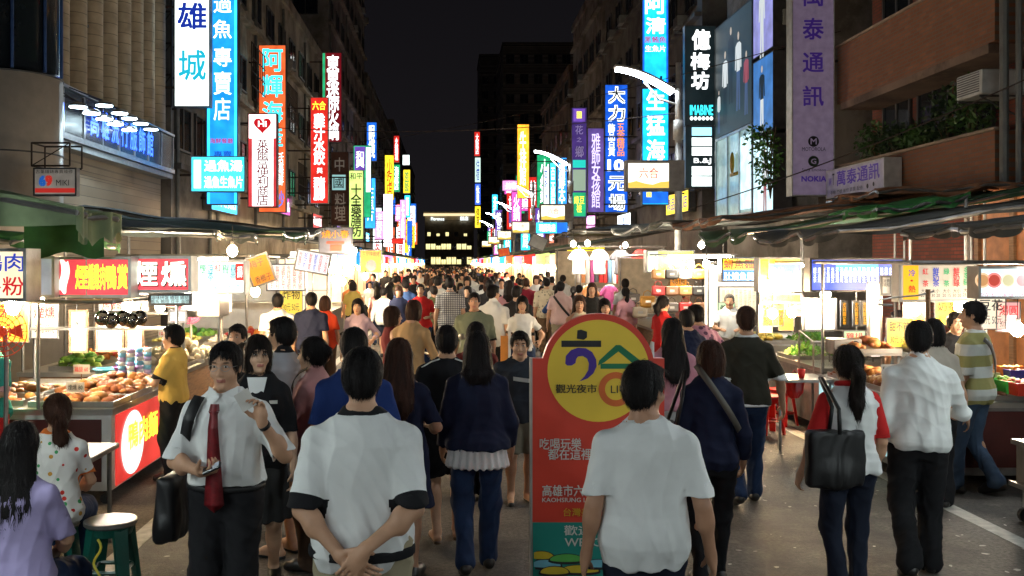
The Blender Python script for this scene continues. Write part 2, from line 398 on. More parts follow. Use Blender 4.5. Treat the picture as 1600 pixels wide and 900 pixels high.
SKIN = {}
def skin(k=0):
    c = [(.50, .28, .17), (.42, .22, .13), (.56, .34, .22)][k % 3]
    m = M('skin_%d' % k, c, .55, var=.1, scale=14, bump=.08, bscale=160); return m
LIP = lambda: M('lip', (.36, .12, .09), .45, var=.05)
def hairm(k='black'):
    c = {'black': (.008, .006, .006), 'dark': (.014, .009, .007), 'brown': (.045, .018, .010), 'grey': (.10, .095, .09)}[k]
    return M('hair_' + k, c, .62, var=.5, scale=30, bump=.7, bscale=160, stretch=(1, 1, .1), spec=.22)
def cloth(key, col, rough=.85, var=.07, **k):
    new = 'cloth_' + key not in MATS; m = M('cloth_' + key, col, rough, var=var, scale=5, bump=.6, bscale=k.pop('bscale', 7), spec=.2, **k)
    if new:
        for n in m.node_tree.nodes:
            if n.type == 'BUMP': n.inputs['Strength'].default_value = .85; n.inputs['Distance'].default_value = .02; q = n.inputs['Height'].links[0].from_node; q.noise_type = 'RIDGED_MULTIFRACTAL'; q.inputs['Distortion'].default_value = .8; q.inputs['Detail'].default_value = 3
    return m

DEF = dict(sex='m', hair='short', hairc='black', top='tee', bottom='trousers', res=.010, g=1., lean=0., dz=0., seat=False,
           head=(0, 0), armL='down', armR='down', step=0., shoe='shoe', sleeve=.62, hem=None, hairlen=.3, face=False, skin=0, wr=.008, hemw=None, thigh=1., fine=True, curl=.55, cross=0, twist=0)
def figure(**kw):
    """geometry of one figure in local coordinates (facing +y, right hand at +x): dict part -> (P, Q, material_index)"""
    o = dict(DEF); o.update(kw); H = o['H']; s = H / 1.72; f = o['sex'] == 'f'; g = o['g']; dz = 0.; out = {}
    res = o['res']; sh = (.165 if f else .186) * s * g; lean = math.tan(math.radians(o['lean']))
    zp = .93 * s
    if o['seat']: dz = zp - o['seat'] - .06
    dz += o['dz']
    def B(x, y, z): z2 = z * s - dz; return V3(x * s, y * s + lean * max(0, z2 - (zp - dz)), z2)     # body landmark
    zs = np.array([.845, .885, .95, 1.04, 1.14, 1.25, 1.34, 1.41, 1.455, 1.49])
    if f: A = np.array([.130, .172, .168, .138, .128, .142, .142, .108, .066, .050])
    else: A = np.array([.140, .168, .166, .156, .155, .166, .168, .122, .074, .055])
    Bd = np.array([.09, .112, .112, .102, .10, .112, .115, .095, .07, .055])
    if f: Bd = Bd + np.array([0, .006, 0, -.008, -.006, .008, .004, -.006, -.008, -.006])
    A = A * s * g; Bd = Bd * s * (g ** 1.5); cy0 = np.array([-.01, -.018, -.012, 0, 0, .004, .0, -.012, -.022, -.02]) * s
    zz = zs * s - dz; cy = cy0 + lean * np.maximum(0, zz - (zp - dz))
    L1, L2 = .285 * s, .25 * s; arms = []
    presets = {'down': (.27, -.01, .83, (.3, -1, 0)), 'fwd': (.25, .12, .86, (.4, -1, 0)), 'back': (.27, -.14, .84, (.4, -1, 0)), 'bent': (.15, .27, 1.08, (.8, -1, -.4)),
               'hold': (.06, .27, 1.12, (1, -.6, -.5)), 'clasp': (.03, -.235, .905, (1, -.45, 0)), 'reach': (.22, .48, 1.15, (.5, -.3, -1)), 'up': (.24, .20, 1.42, (.6, -.3, -1)),
               'hip': (.17, .02, 1.0, (1, -.8, 0)), 'lap': (.08, .30, .98, (1, -.4, -.5)), 'bag': (.26, .10, 1.05, (.5, -1, -.2)), 'phone': (.17, .28, 1.10, (.8, -.8, -.6))}
    for sd, key in ((1, 'armR'), (-1, 'armL')):
        a = o[key]; a = presets[a] if isinstance(a, str) else a
        S = B(sd * sh / s * .93, -.015, 1.35); T = B(a[0] * sd, a[1], a[2]); E, T = ik(S, T, L1, L2, (a[3][0] * sd, a[3][1], a[3][2]))
        arms.append((sd, S, E, T, a, key))
    legs = []
    for sd in (1, -1):
        Hp = B(sd * .088 * (1.05 if f else 1) * g, -.01, .90)
        if o['seat']:
            T = V3(sd * .11 * s, .40 * s + (.05 if sd > 0 else 0), .085); pole = (sd * .15, .4, 1)
        else:
            st = o['step'] * sd; T = V3(sd * (.085 + .0 * abs(st)) * s, st * s - .02, .085 * s + (.07 * s * min(1, -st / .2) if st < 0 else 0)); pole = (sd * .12, 1, 0)
        if o['dz'] and not o['seat']: T[2] = .085
        K, T = ik(Hp, T, .415 * s, .41 * s, pole); legs.append((sd, Hp, K, T, -1 if (o['step'] * sd < 0) else 0))
    hc = B(0, .012, 1.72) - V3(0, 0, .118); hc[1] += .0; R = rotm(*o['head']); Rt = R.T
    def hp(v): return hc + R @ V3(*v)
    k = .03
    # --- skin: one continuous body
    pr = [('l', zz, A * .94, Bd * .94, 0., cy, k), ('c', B(0, -.02, 1.44), hp((0, -.022, -.07)), .054 * s * (.88 if f else 1), .050 * (.86 if f else 1), .03)]
    for sd, S, E, T, a, key in arms:
        pr += [('c', B(sd * .045, -.018, 1.44), S, .034 * s, .046 * s, .05), ('c', S, E, .046 * s * g * (.9 if f else 1), .037 * s * (.88 if f else 1), .03), ('c', E, T, .037 * s * (.88 if f else 1), .025 * s, .02),
               ('e', E * .72 + T * .28, (.038 * s, .038 * s, .06 * s), None, .03)]
        hd = a[4] if len(a) > 4 else None; d = unit(T - E)
        if hd: dd = V3(hd[0][0] * sd, hd[0][1], hd[0][2]); nn = V3(hd[1][0] * sd, hd[1][1], hd[1][2]); tt = V3(hd[2][0] * sd, hd[2][1], hd[2][2]); cu = hd[3]
        elif T[2] < B(0, 0, .95)[2] and abs(T[0]) > .15 * s: dd = d; nn = V3(-sd, 0, 0); tt = V3(0, 1, 0); cu = o['curl']
        elif a is presets['clasp']: dd = unit(V3(-sd, -.15, -.45)); nn = V3(0, 1, 0); tt = V3(0, 0, 1); cu = .35
        else: dd = d; nn = V3(-sd * .6, .1, -.6); tt = V3(-sd * .3, 0, 1); cu = o['curl']
        hs = s * (.95 if f else 1.03)
        pr += hand_prims(T, dd, nn, hs, tt, cu, fine=o['fine'] and res < .013)
        out['hand%d' % sd] = (T, unit(np.array(dd, float)))
    for sd, Hp, K, T, _ in legs:
        q = s * (1 + (g - 1) * .7) * o['thigh'] * (.68 if o['bottom'] in ('trousers', 'jeans', 'slim', 'capri') else 1)
        pr += [('c', Hp, K, .082 * q, .054 * q, .04), ('c', K, T, .052 * q, .034 * s, .03), ('e', K * .68 + T * .32 + V3(0, -.014, 0), (.050 * q, .055 * q, .10 * s), None, .03)]
        ft = V3(sd * .03, .16 * s, -.055 * s) if T[2] < .12 else V3(sd * .02, .12 * s, -.11 * s)
        pr += [('c', T + V3(0, -.035 * s, -.045 * s), T + ft, .034 * s, .028 * s, .025), ('c', T, T + ft * .6, .035 * s, .03 * s, .02)]
    hs = 1. if not f else .955
    def E_(c, r, k=.012, neg=False, yaw=0):
        e = ('e', hp([v * hs for v in c]), tuple(v * hs for v in r), Rt if not yaw else rotm(yaw, 0).T @ Rt, k); return e + (1,) if neg else e
    pr += [E_((0, -.014, .028), (.072, .092, .088), .02), E_((0, .018, -.034), (.057, .072, .084), .03), E_((0, .060, -.094), (.026, .024, .02), .03)]
    if res < .016:
        pr += [('c', hp((0, .088 * hs, .018)), hp((0, .107 * hs, -.026)), .007, .0115, .012), E_((.011, .096, -.031), (.009, .009, .007), .006), E_((-.011, .096, -.031), (.009, .009, .007), .006),
               E_((0, .080, .036), (.046, .014, .009), .012), E_((.040, .062, -.03), (.022, .02, .02), .02), E_((-.040, .062, -.03), (.022, .02, .02), .02)]
        pr += [E_((q * .030, .098, .012), (.017, .012, .009), .010, True) for q in (1, -1)]
        pr += [E_((0, .088, -.056), (.021, .012, .0055), .005), E_((0, .087, -.066), (.018, .012, .006), .005), E_((0, .088, -.079), (.018, .01, .006), .01, True)]
        pr += [E_((q * .074, -.008, -.004), (.009, .019, .031), .008) for q in (1, -1)]
    P, Q = shape(pr, res, 1)
    mi = np.zeros(len(Q), int)
    if res < .016:
        c = (P[Q].mean(1) - hc) @ R / hs
        mi[(np.abs(c[:, 0]) < .023) & (c[:, 1] > .078) & (c[:, 2] < -.052) & (c[:, 2] > -.070)] = 1
    out['body'] = (P, Q, mi); out['hc'] = hc; out['R'] = R
    # --- hair
    ht = o['hair']
    if ht:
        hr = min(res, .010); big = 1.0 if ht == 'short' else 1.05
        h = [E_((0, -.018, .034), (.084 * big, .103, .097 * big), .02)]
        if ht == 'short': h += [E_((0, -.05, -.01), (.070, .062, .075), .03), E_((0, .045, .086), (.060, .035, .022), .02)]
        if ht == 'cap': h = [E_((0, -.012, .035), (.084, .102, .092), .02), E_((0, .11, .045), (.062, .06, .010), .01)]
        if ht == 'bob': h += [E_((0, -.03, -.03), (.092, .088, .10), .03), E_((0, -.025, -.075), (.085, .075, .055), .03)]
        if ht in ('ponytail', 'bun'): h += [E_((0, -.045, -.01), (.072, .068, .07), .03)]
        if ht == 'bun': h += [E_((0, -.115, .03), (.042, .040, .040), .015)]
        if ht == 'ponytail':
            p0 = hp((0, -.11, .0)); L = o['hairlen']; p1 = p0 + V3(0, -.035, -.05); p2 = p0 + V3(.0, -.015, -L * .55); p3 = p0 + V3(.01, .01, -L)
            h += [('c', p0, p1, .030, .038, .02), ('c', p1, p2, .038, .045, .02), ('c', p2, p3, .045, .014, .02)]
        if ht == 'long':
            L = o['hairlen']; z1 = hc[2] + .02; z0 = hc[2] - L; yb = hc[1]
            h += [('l', np.array([z0, z0 + .06, z0 + .3 * L, hc[2] - .12, z1]), np.array([.05, .105, .118, .104, .088]), np.array([.018, .035, .05, .074, .08]), hc[0], np.array([yb - .150, yb - .145, yb - .125, yb - .06, yb - .028]) * 1., .03)]
        fz = {'short': .068, 'bob': .03, 'long': .045, 'ponytail': .06, 'bun': .06, 'cap': .035}[ht]; sdz = {'short': -.012, 'bob': -.09, 'long': -1., 'ponytail': -.03, 'bun': -.03, 'cap': .0}[ht]
        def carve(x, y, z):
            X = (x - hc[0]) * R[0][0] + (y - hc[1]) * R[1][0] + (z - hc[2]) * R[2][0]; Y = (x - hc[0]) * R[0][1] + (y - hc[1]) * R[1][1] + (z - hc[2]) * R[2][1]; Z = (x - hc[0]) * R[0][2] + (y - hc[1]) * R[1][2] + (z - hc[2]) * R[2][2]
            side = np.where(np.abs(X) < .058, 1, 0)
            fr = np.minimum(.048 - Y + 0 * Z + .25 * np.maximum(0, np.abs(X) - .045), 9); f1 = -np.maximum(fr, Z - fz - .006 * np.sin(X * 140) - .35 * np.maximum(0, .03 - np.abs(X - .02)) * 0 + .25 * np.abs(X))   # face window
            f2 = -np.maximum(-.006 - Y, Z - sdz)    # below the temples
            return np.maximum(f1, f2) if ht != 'cap' else -np.maximum(-9, Z - .0)
        lo = hc - V3(.16, .03, .2) if ht == 'long' else hc - .25
        if ht == 'cap': h.append(('cut', hp((0, 0, .012)), -R[:, 2], hc - .25, hc + .25))
        else: h.append(('f', carve, hc - .3, hc + .25))
        P, Q = shape(h, hr, 1)
        if len(P):
            c = (P - hc) @ R; ang = np.arctan2(c[:, 0], -c[:, 1]); N = normals(P, Q); rs = np.random.RandomState(int(H * 1000) % 997)
            dd = sum(a * np.sin(ang * fq + rs.rand() * 6 + 18 * c[:, 2] * rs.randn()) for fq, a in ((9, .8), (17, 1.), (31, .7)))
            P = P + N * (dd * .0022 * (0 if ht == 'cap' else 1))[:, None]
            if res < .0125 and ht != 'cap':      # loose strands lying over the mass of hair
                ns = 2200 if res < .0085 else 900; ids = rs.randint(0, len(P), ns); p = P[ids]; nn = N[ids]; up = R[:, 2]
                dn = -up + .5 * (rs.rand(ns, 3) - .5); fwd = R[:, 1]
                top_ = np.clip(nn @ up, 0, 1)[:, None]; dn = dn + top_ * (fwd * np.sign(c[ids, 1] + .03)[:, None] * .9 + (rs.rand(ns, 3) - .5) * .6)
                dn = dn - nn * np.sum(dn * nn, 1)[:, None]; dn /= np.linalg.norm(dn, axis=1)[:, None] + 1e-6; wv = np.cross(dn, nn) * .0016
                L = (.022 + .03 * rs.rand(ns))[:, None] * (1 if ht == 'short' else 1.5); V = []; lift = (.001 + .004 * rs.rand(ns))[:, None]
                for k_, (f_, w_) in enumerate(((0, 1.), (.5, .9), (1., .15))): q = p + dn * L * f_ + nn * (.001 + lift * f_ * (1.2 - .5 * f_)); V += [q - wv * w_, q + wv * w_]
                V = np.stack(V, 1).reshape(-1, 3); b0 = (np.arange(ns) * 6)[:, None] + len(P); Q = np.concatenate([Q, b0 + np.array([0, 1, 3, 2]), b0 + np.array([2, 3, 5, 4])]); P = np.concatenate([P, V])
        out['cap' if ht == 'cap' else 'hair'] = (P, Q, None)
    # --- upper garment
    top = o['top']; lo_ = .012 * s
    if top:
        loose = {'tee': .013, 'polo': .013, 'shirt': .017, 'tank': .010, 'blazer': .026, 'cardigan': .026, 'dress': .016, 'fitted': .010, 'jacket': .03}[top]
        hem = o['hem'] or {'tee': .82, 'polo': .82, 'shirt': .84, 'tank': .9, 'blazer': .84, 'cardigan': .82, 'dress': .62, 'fitted': .90, 'jacket': .80}[top]
        z2 = np.array([hem, .90, .95, 1.04, 1.14, 1.25, 1.34, 1.41, 1.455, 1.475]); z2 = z2 if hem < .9 else z2[1:]
        if hem >= .9: z2[0] = hem
        Ai = np.interp(z2, zs, A); Bi = np.interp(z2, zs, Bd)
        blouse = .022 if not (f and top in ('fitted', 'tank')) else .004
        wd = np.interp(z2, [.5, .8, 1.0, 1.2, 1.4, 1.475], [loose + .035, loose + .022, loose + blouse + .003, loose + blouse * .7, loose, .004]) * s
        if hem < .8: Ai[0] = A[1] * (1.08 if top != 'dress' else 1.18); Bi[0] = Bd[1] * 1.12
        zt = z2 * s - dz; cyt = np.interp(z2 * s, zs * s, cy0) + lean * np.maximum(0, zt - (zp - dz))
        pr = [('l', zt, Ai + wd, Bi + wd, 0., cyt, .03, 2.25)]
        pr.append(('c', B(-.06, -.02, 1.435), B(.06, -.02, 1.435), .045 * s, .045 * s, .04))
        sl = o['sleeve']; trims = []
        if top == 'polo' or top in ('shirt', 'blazer', 'jacket'): pr.append(('c', B(0, -.03, 1.45), B(0, -.012, 1.495), .062 * s, .060 * s, .012))
        slv = []
        if top != 'tank':
            for sd, S, E, T, a, key in arms:
                r0, r1 = (.053 if f else .060) * s * g, (.052 if f else .062) * s
                q = [('c', B(sd * .05, -.018, 1.425), S, .047 * s, r0 * 1.04, .05)]
                if sl <= 1: e = S + (E - S) * sl; n = unit(E - S); q.append(('c', S, e + n * .03, r0, r1 * (1.08 if sl > .4 else 1.12), .03))
                else: e = E + (T - E) * (sl - 1); n = unit(T - E); q += [('c', S, E, r0, .052 * s, .03), ('c', E, e + n * .03, .052 * s, .040 * s, .02)]
                trims.append((e, n)); slv.append((q, e, n))
        lo, hi = bounds(pr + [w for q in slv for w in q[0]]); sd_ = SDF(lo, hi, res).run(pr)
        for q, e, n in slv:
            s2 = SDF(lo, hi, res).run(q); s2.run([('cut', e, n, e - .12 + n * .06, e + .12 + n * .16)])
            h = np.maximum(.035 - np.abs(sd_.D - s2.D), 0) / .035; sd_.D = (np.minimum(sd_.D, s2.D) - h * h * .035 * .25).astype(np.float32)
        P, Q = sd_.surface(); P = smooth(P, Q, 1); tw = .017 * s
        for e, n in trims:
            al = (P - e) @ n; pd = np.linalg.norm(P - e - al[:, None] * n, axis=1); k_ = (pd < .082 * g) & (np.abs(al + tw) < res * .62); P[k_] += (-tw - al[k_])[:, None] * n
            k_ = (pd < .082 * g) & (np.abs(al) < res * .5); P[k_] -= al[k_][:, None] * n
        zc = (1.463 if top not in ('polo', 'shirt', 'blazer', 'jacket') else 1.475) * s - dz; k_ = (np.abs(P[:, 2] - zc) < res * .62) & (np.abs(P[:, 0]) < .11); P[k_, 2] = zc
        c = P[Q].mean(1); mi = np.zeros(len(Q), int)
        for e, n in trims:
            al = (c - e) @ n; pd = np.linalg.norm(c - e - al[:, None] * n, axis=1); mi[(al > -tw) & (al < .05) & (pd < .098 * g)] = 1
        mi[c[:, 2] > (1.463 if top not in ('polo', 'shirt', 'blazer', 'jacket') else 1.475) * s - dz] = 1
        out['mi_top'] = mi; P = folds(P, Q, o['wr'], int(H * 777) % 991, .75); out['top'] = (P, Q, mi)
    # --- lower garment
    bt = o['bottom']
    if bt in ('trousers', 'jeans', 'shorts', 'capri', 'slim'):
        w = {'trousers': 1.16, 'jeans': 1.06, 'shorts': 1.2, 'capri': 1.05, 'slim': 1.02}[bt] * (1 + (g - 1) * .6)
        z3 = np.array([.80, .89, .96, 1.02]) ; Ai = np.interp(z3, zs, A) + .010 * s; Bi = np.interp(z3, zs, Bd) + .010 * s; Ai[0] = .11 * s; Bi[0] = .09 * s; zt = z3 * s - dz
        pr = [('l', zt, Ai, Bi, 0., np.interp(z3, zs, cy0) + lean * np.maximum(0, zt - (zp - dz)), .04, 2.2)]; cuts = []
        for sd, Hp, K, T, _ in legs:
            e0 = T - V3(0, 0, .035 * s); hw = o['hemw'] or {'trousers': .070, 'jeans': .062, 'slim': .048}.get(bt, .07)
            if bt in ('trousers', 'jeans', 'slim'):
                pr += [('c', Hp, K, .096 * s * w * o['thigh'], .070 * s * w * (.95 if bt == 'slim' else 1), .035), ('c', K, T + (T - K) * .02, .064 * s * w * (.9 if bt == 'slim' else 1), hw * s * w, .05), ('c', T, T + V3(0, .03, -.02) * s, hw * s * w * .9, hw * s * w * .8, .02)]
                n = unit(T - K) * .5 + V3(0, 0, -.5); cuts.append((T - V3(0, 0, .045 * s), unit(n)))
            else:
                fr = .85 if bt == 'shorts' else 1.35
                if fr <= 1: e = Hp + (K - Hp) * fr; pr.append(('c', Hp, e + unit(K - Hp) * .05, .098 * s * w, .082 * s * w, .035)); cuts.append((e, unit(K - Hp)))
                else: e = K + (T - K) * (fr - 1); pr += [('c', Hp, K, .096 * s * w, .072 * s * w, .035), ('c', K, e + unit(T - K) * .05, .072 * s * w, .066 * s * w, .02)]; cuts.append((e, unit(T - K)))
        for e, n in cuts: pr.append(('cut', e, n, e - .16 + n * .09, e + .16 + n * .2))
        P, Q = shape(pr, res, 1); P = folds(P, Q, o['wr'] * 1.0, int(H * 555) % 991, .2); out['bottom'] = (P, Q, None)
    elif bt in ('skirt', 'longskirt'):
        z0 = {'skirt': .50, 'longskirt': .32}[bt]
        if o['seat']: z0 = .8
        z3 = np.array([z0, .70, .88, .96, 1.03]); Ai = np.array([.215, .20, .188, .172, .145]) * s * g; Bi = np.array([.165, .155, .135, .125, .11]) * s * g
        if z0 > .7: z3, Ai, Bi = z3[[0, 2, 3, 4]], Ai[[1, 2, 3, 4]], Bi[[1, 2, 3, 4]]
        pr = [('l', z3 * s - dz, Ai, Bi, 0., -.01, .02)]
        if o['seat']: pr += [('c', Hp, K, .105 * s, .085 * s, .04) for sd, Hp, K, T, _ in legs]
        P, Q = shape(pr, res, 1); ang = np.arctan2(P[:, 0], P[:, 1]); N = normals(P, Q)
        dn = np.clip((.95 * s - dz - P[:, 2]) / .4, 0, 1); P = P + N * (.008 * np.sin(ang * 11) * dn)[:, None]; out['bottom'] = (P, Q, None)
    # --- shoes
    if o['shoe']:
        for i, (sd, Hp, K, T, _) in enumerate(legs):
            low = T[2] < .12; fw = V3(sd * .03, .175 * s, -.05 * s) if low else V3(sd * .02, .13 * s, -.11 * s)
            if o['shoe'] == 'sandal':
                pr = [('c', T + V3(0, -.04, -.075) * s, T + fw * 1.02 - V3(0, 0, .022), .030, .030, .01)]
            else: pr = [('c', T + V3(0, -.045, -.045) * s, T + fw, .042 * s, .036 * s, .02), ('c', T + V3(0, -.01, -.02) * s, T + fw * .6, .044 * s, .040 * s, .03)]
            zb = (T[2] - .085 * s) if low else -1
            if low: pr.append(('cut', V3(0, 0, zb + .002), (0, 0, -1), T - .3, T + .4))
            P, Q = shape(pr, min(res, .012), 1); out['shoe%d' % i] = (P, Q, None)
    out['arms'] = arms; out['legs'] = legs; out['B'] = B; out['s'] = s; out['torso'] = (zz, A, Bd, cy); out['o'] = o; out['dz'] = dz
    return out

TOPN = {'tee': 't_shirt', 'polo': 'polo_shirt', 'shirt': 'shirt', 'tank': 'sleeveless_top', 'blazer': 'jacket', 'jacket': 'jacket', 'cardigan': 'cardigan', 'dress': 'dress', 'fitted': 'blouse'}
BOTN = {'trousers': 'trousers', 'jeans': 'jeans', 'slim': 'jeans', 'shorts': 'shorts', 'capri': 'cropped_trousers', 'skirt': 'skirt', 'longskirt': 'skirt'}
LAST = {}
def person(label, px, yt, Y, yaw=0, tc=None, bc=None, trim=None, sc=None, group=None, H=None, X=None, z0=0., **kw):
    """yaw 0 looks away from the camera (+y), 180 towards it; positive turns to the left"""
    top_z = Z_(yt, Y) - z0
    if H is None: H = top_z if not kw.get('seat') else 1.62
    if kw.get('seat') and H: kw['dz'] = kw.get('dz', 0.)
    x = X if X is not None else X_(px, Y)
    fg = figure(H=H, **kw); o = fg['o']
    t = thing('person', label, 'person', (x, Y, z0), math.radians(yaw), group)
    sk = skin(o['skin'])
    tc = tc or cloth('white', (.72, .72, .72)); bc = bc or cloth('black', (.015, .015, .017)); sc = sc or M('shoe_dark', (.02, .018, .016), .4, var=.2)
    P, Q, mi = fg['body']; link('body', np_mesh('body', P, Q, [sk, LIP()], mi), t)
    for key in ('hair', 'cap'):
        if key in fg and len(fg[key][0]): P, Q, mi = fg[key]; link(key, np_mesh(key, P, Q, [hairm(o['hairc']) if key == 'hair' else cloth('cap', (.35, .33, .30))]), t)
    if 'top' in fg: P, Q, mi = fg['top']; n = TOPN[o['top']]; link(n, np_mesh(n, P, Q, [tc, trim or tc], mi), t)
    if 'bottom' in fg: P, Q, mi = fg['bottom']; n = BOTN[o['bottom']]; link(n, np_mesh(n, P, Q, [bc]), t)
    for i in (0, 1):
        if 'shoe%d' % i in fg: P, Q, mi = fg['shoe%d' % i]; link('shoe', np_mesh('shoe', P, Q, [sc]), t)
    if o['face']:
        hc, R = fg['hc'], fg['R']; fs = .955 if o['sex'] == 'f' else 1.
        def T_(c): b = MB(); b.T = Matrix.Translation(Vector(hc)) @ Matrix([list(r) for r in R]).to_4x4() @ Matrix.Translation(Vector([v * fs for v in c])); return b
        for q in (1, -1):
            b = T_((q * .030, .0835, .012)); b.ball((0, 0, 0), (.0130, .008, .0058), 10, 0); b.ball((0, .0052, 0), (.0058, .0042, .0052), 8, 1)
            b.build('eye', [M('eye_white', (.5, .47, .43), .25, var=0, bump=0), M('iris', (.015, .01, .008), .2, var=0, bump=0)], t, True)
            b = T_((q * .031, .0925, .033)); b.ball((0, -.004, .0), (.019, .0055, .0036), 8); b.build('eyebrow', hairm('black'), t, True)
    fg['t'] = t; return fg
def deco(fg, name, prims, mat, res=.01, label=None, fold=0.):
    P, Q = shape(prims, res, 1)
    if fold: P = folds(P, Q, fold, 5, .6)
    ob = link(name, np_mesh(name, P, Q, [mat]), fg['t'])
    if label: ob['label'] = label
    return ob
# ---------------------------------------------------------------- ground
def pat_stain(c2, sc_, lo, hi):
    def f(n, l, v, c):
        no = n.new('ShaderNodeTexNoise'); no.inputs['Scale'].default_value = sc_; no.inputs['Detail'].default_value = 8; no.inputs['Roughness'].default_value = .7; l.new(v, no.inputs[0])
        mr = n.new('ShaderNodeMapRange'); mr.inputs[1].default_value = lo; mr.inputs[2].default_value = hi; l.new(no.outputs[0], mr.inputs[0]); return p_mix(n, l, c, c2, mr.outputs[0])
    return f
asph = M('asphalt', (.115, .10, .085), .68, var=.45, scale=34, bump=.9, bscale=90, pat=pat_two(pat_stain((.038, .034, .030), .55, .46, .60), pat_stain((.18, .16, .135), 2.6, .60, .70)))
b = MB(); b.box(-5.6, 6.1, -30, 330, -.3, 0); b.build('road', asph, kind='structure')
pave = M('paving', (.12, .11, .10), .7, var=.25, scale=2, bump=.2, pat=pat_brick((.10, .095, .09), (.05, .05, .05), .3, .3, 'X'))
for x0, x1 in ((-60, -5.6), (6.1, 60)):
    b = MB(); b.box(x0, x1, -30, 330, -.3, .12); b.build('pavement', pave, kind='structure')
b = MB(); b.box(-400, 400, 330, 900, -.3, 0); b.box(-400, 400, -300, -30, -.3, 0); b.box(-400, -60, -30, 330, -.3, 0); b.box(60, 400, -30, 330, -.3, 0); b.build('ground', asph, kind='structure')
paintm = M('road_paint', (.42, .41, .37), .7, var=.3, scale=9)
b = MB(); b.box(-2.42, -2.27, -30, 200, 0, .004); b.box(4.22, 4.37, -30, 200, 0, .004); b.build('edge_line', paintm, kind='structure')
b = MB()
for i in range(420):
    x, y = rnd.uniform(.8, 4.6), rnd.uniform(5, 18); 
    if i % 3 == 0: x = rnd.uniform(-2.2, 4.6)
    a = rnd.uniform(0, 3.1); r = rnd.uniform(.006, .030); c, s_ = math.cos(a), math.sin(a); e = rnd.uniform(.3, .8)
    b.add([(x + c * r * p - s_ * r * e * q, y + s_ * r * p + c * r * e * q, .006) for p, q in ((-1, -.6), (0, -1), (1, -.5), (.8, .7), (-.3, 1))], [(0, 1, 2, 3, 4)])
tag(b.build('paper_litter', M('litter', (.5, .47, .42), .8)), 'pale scraps of trodden paper scattered on the asphalt', 'litter', kind='stuff')
# ---------------------------------------------------------------- buildings
XL, XR = -7.5, 9.0
glassd = M('dark_glass', (.012, .016, .022), .12, var=.1, bump=.02, spec=.6)
framed = M('window_frame', (.06, .06, .06), .5)
def wall_m(k, c, **kw): return M('wall_' + k, c, kw.pop('rough', .85), var=kw.pop('var', .3), scale=kw.pop('scale', .7), bump=.35, bscale=9, **kw)
def win_meshes(w, h):
    a = MB(); t = .06
    a.box(-w / 2, w / 2, -.07, .02, h - t, h); a.box(-w / 2, w / 2, -.09, .02, 0, t); a.box(-w / 2, -w / 2 + t, -.06, .02, t, h - t); a.box(w / 2 - t, w / 2, -.06, .02, t, h - t); a.box(-t / 2, t / 2, -.05, .02, t, h - t)
    p = MB(); p.box(-w / 2 + t, w / 2 - t, -.025, .01, t, h - t); return a, p
WC = {}
def window(parent, x, y, z, rz, w, h, lit=None):
    k = (w, h, lit)
    if k not in WC:
        a, p = win_meshes(w, h); fo = a.build('window', framed, parent); po = p.build('pane', lit or glassd, fo); WC[k] = (fo, po)
    else:
        fo0, po0 = WC[k]; fo = fo0.copy(); COL.objects.link(fo); fo.parent = parent; po = po0.copy(); COL.objects.link(po); po.parent = fo
    fo.location = Vector((x, y, z)) - parent.location; fo.rotation_euler = (0, 0, rz)
    return fo
AC = None
def ac_unit(parent, x, y, z, rz):
    global AC
    if AC is None:
        a = MB(); a.box(-.35, .35, -.45, 0, 0, .42, bev=.02); a.box(-.42, -.36, -.4, 0, -.1, -.02)
        f = MB(); [f.box(-.3, .3, -.462, -.452, .05 + i * .045, .075 + i * .045) for i in range(8)]
        o = a.build('air_conditioner', M('ac_case', (.34, .34, .32), .5), parent); g = f.build('grille', framed, o); AC = (o, g)
    else:
        o = AC[0].copy(); COL.objects.link(o); o.parent = parent; g = AC[1].copy(); COL.objects.link(g); g.parent = o
    o.location = Vector((x, y, z)) - parent.location; o.rotation_euler = (0, 0, rz)
def building(label, x0, x1, y0, y1, h, wm, face, floors, per, wsize=(1.6, 1.3), z0=5.2, fh=3.1, endw=0, litp=0., ac=.2, cat='building', ledge=True, zb=0.):
    """face: which side looks on the street ('+x' or '-x' or None); end face towards the camera at y0"""
    t = thing('building', label, cat, ((x0 + x1) / 2, y0, 0))
    b = MB(); b.box(x0, x1, y0, y1, zb, h); b.box(x0 - .12, x1 + .12, y0 - .12, y1 + .12, h, h + .5)
    b.build('wall', wm, t, world=True)
    if ledge and face:
        b = MB()
        for f in range(floors + 1):
            z = z0 - .55 + f * fh
            if z > h: break
            if face == '+x': b.box(x1 + .002, x1 + .25, y0 + .1, y1 - .1, z, z + .16)
            else: b.box(x0 - .25, x0 - .002, y0 + .1, y1 - .1, z, z + .16)
        b.build('ledge', wm, t, world=True)
    r = random.Random(hash(label) % 1000 if False else len(label) * 7)
    if face:
        X, rz = (x1 + .01, math.radians(90)) if face == '+x' else (x0 - .01, math.radians(-90))
        for f in range(floors):
            for i in range(per):
                y = y0 + (i + .5) * (y1 - y0) / per; z = z0 + f * fh
                if z + wsize[1] > h: continue
                window(t, X, y, z, rz, *wsize, lit=LITW if r.random() < litp else None)
                if r.random() < ac: ac_unit(t, X + (.0 if face == '+x' else 0), y + .6, z - .5, rz)
    for f in range(floors if endw else 0):
        for i in range(endw):
            z = z0 + f * fh
            if z + wsize[1] > h: continue
            window(t, x0 + (i + .5) * (x1 - x0) / endw, y0 - .01, z, 0, *wsize, lit=LITW if r.random() < litp else None)
    return t
LITW = M('lit_pane', (.8, .55, .25), .4, es=.9, sample=False)
FARW = M('warm_pane', (1., .68, .30), .4, es=1.6, var=.5, scale=.9, sample=False)
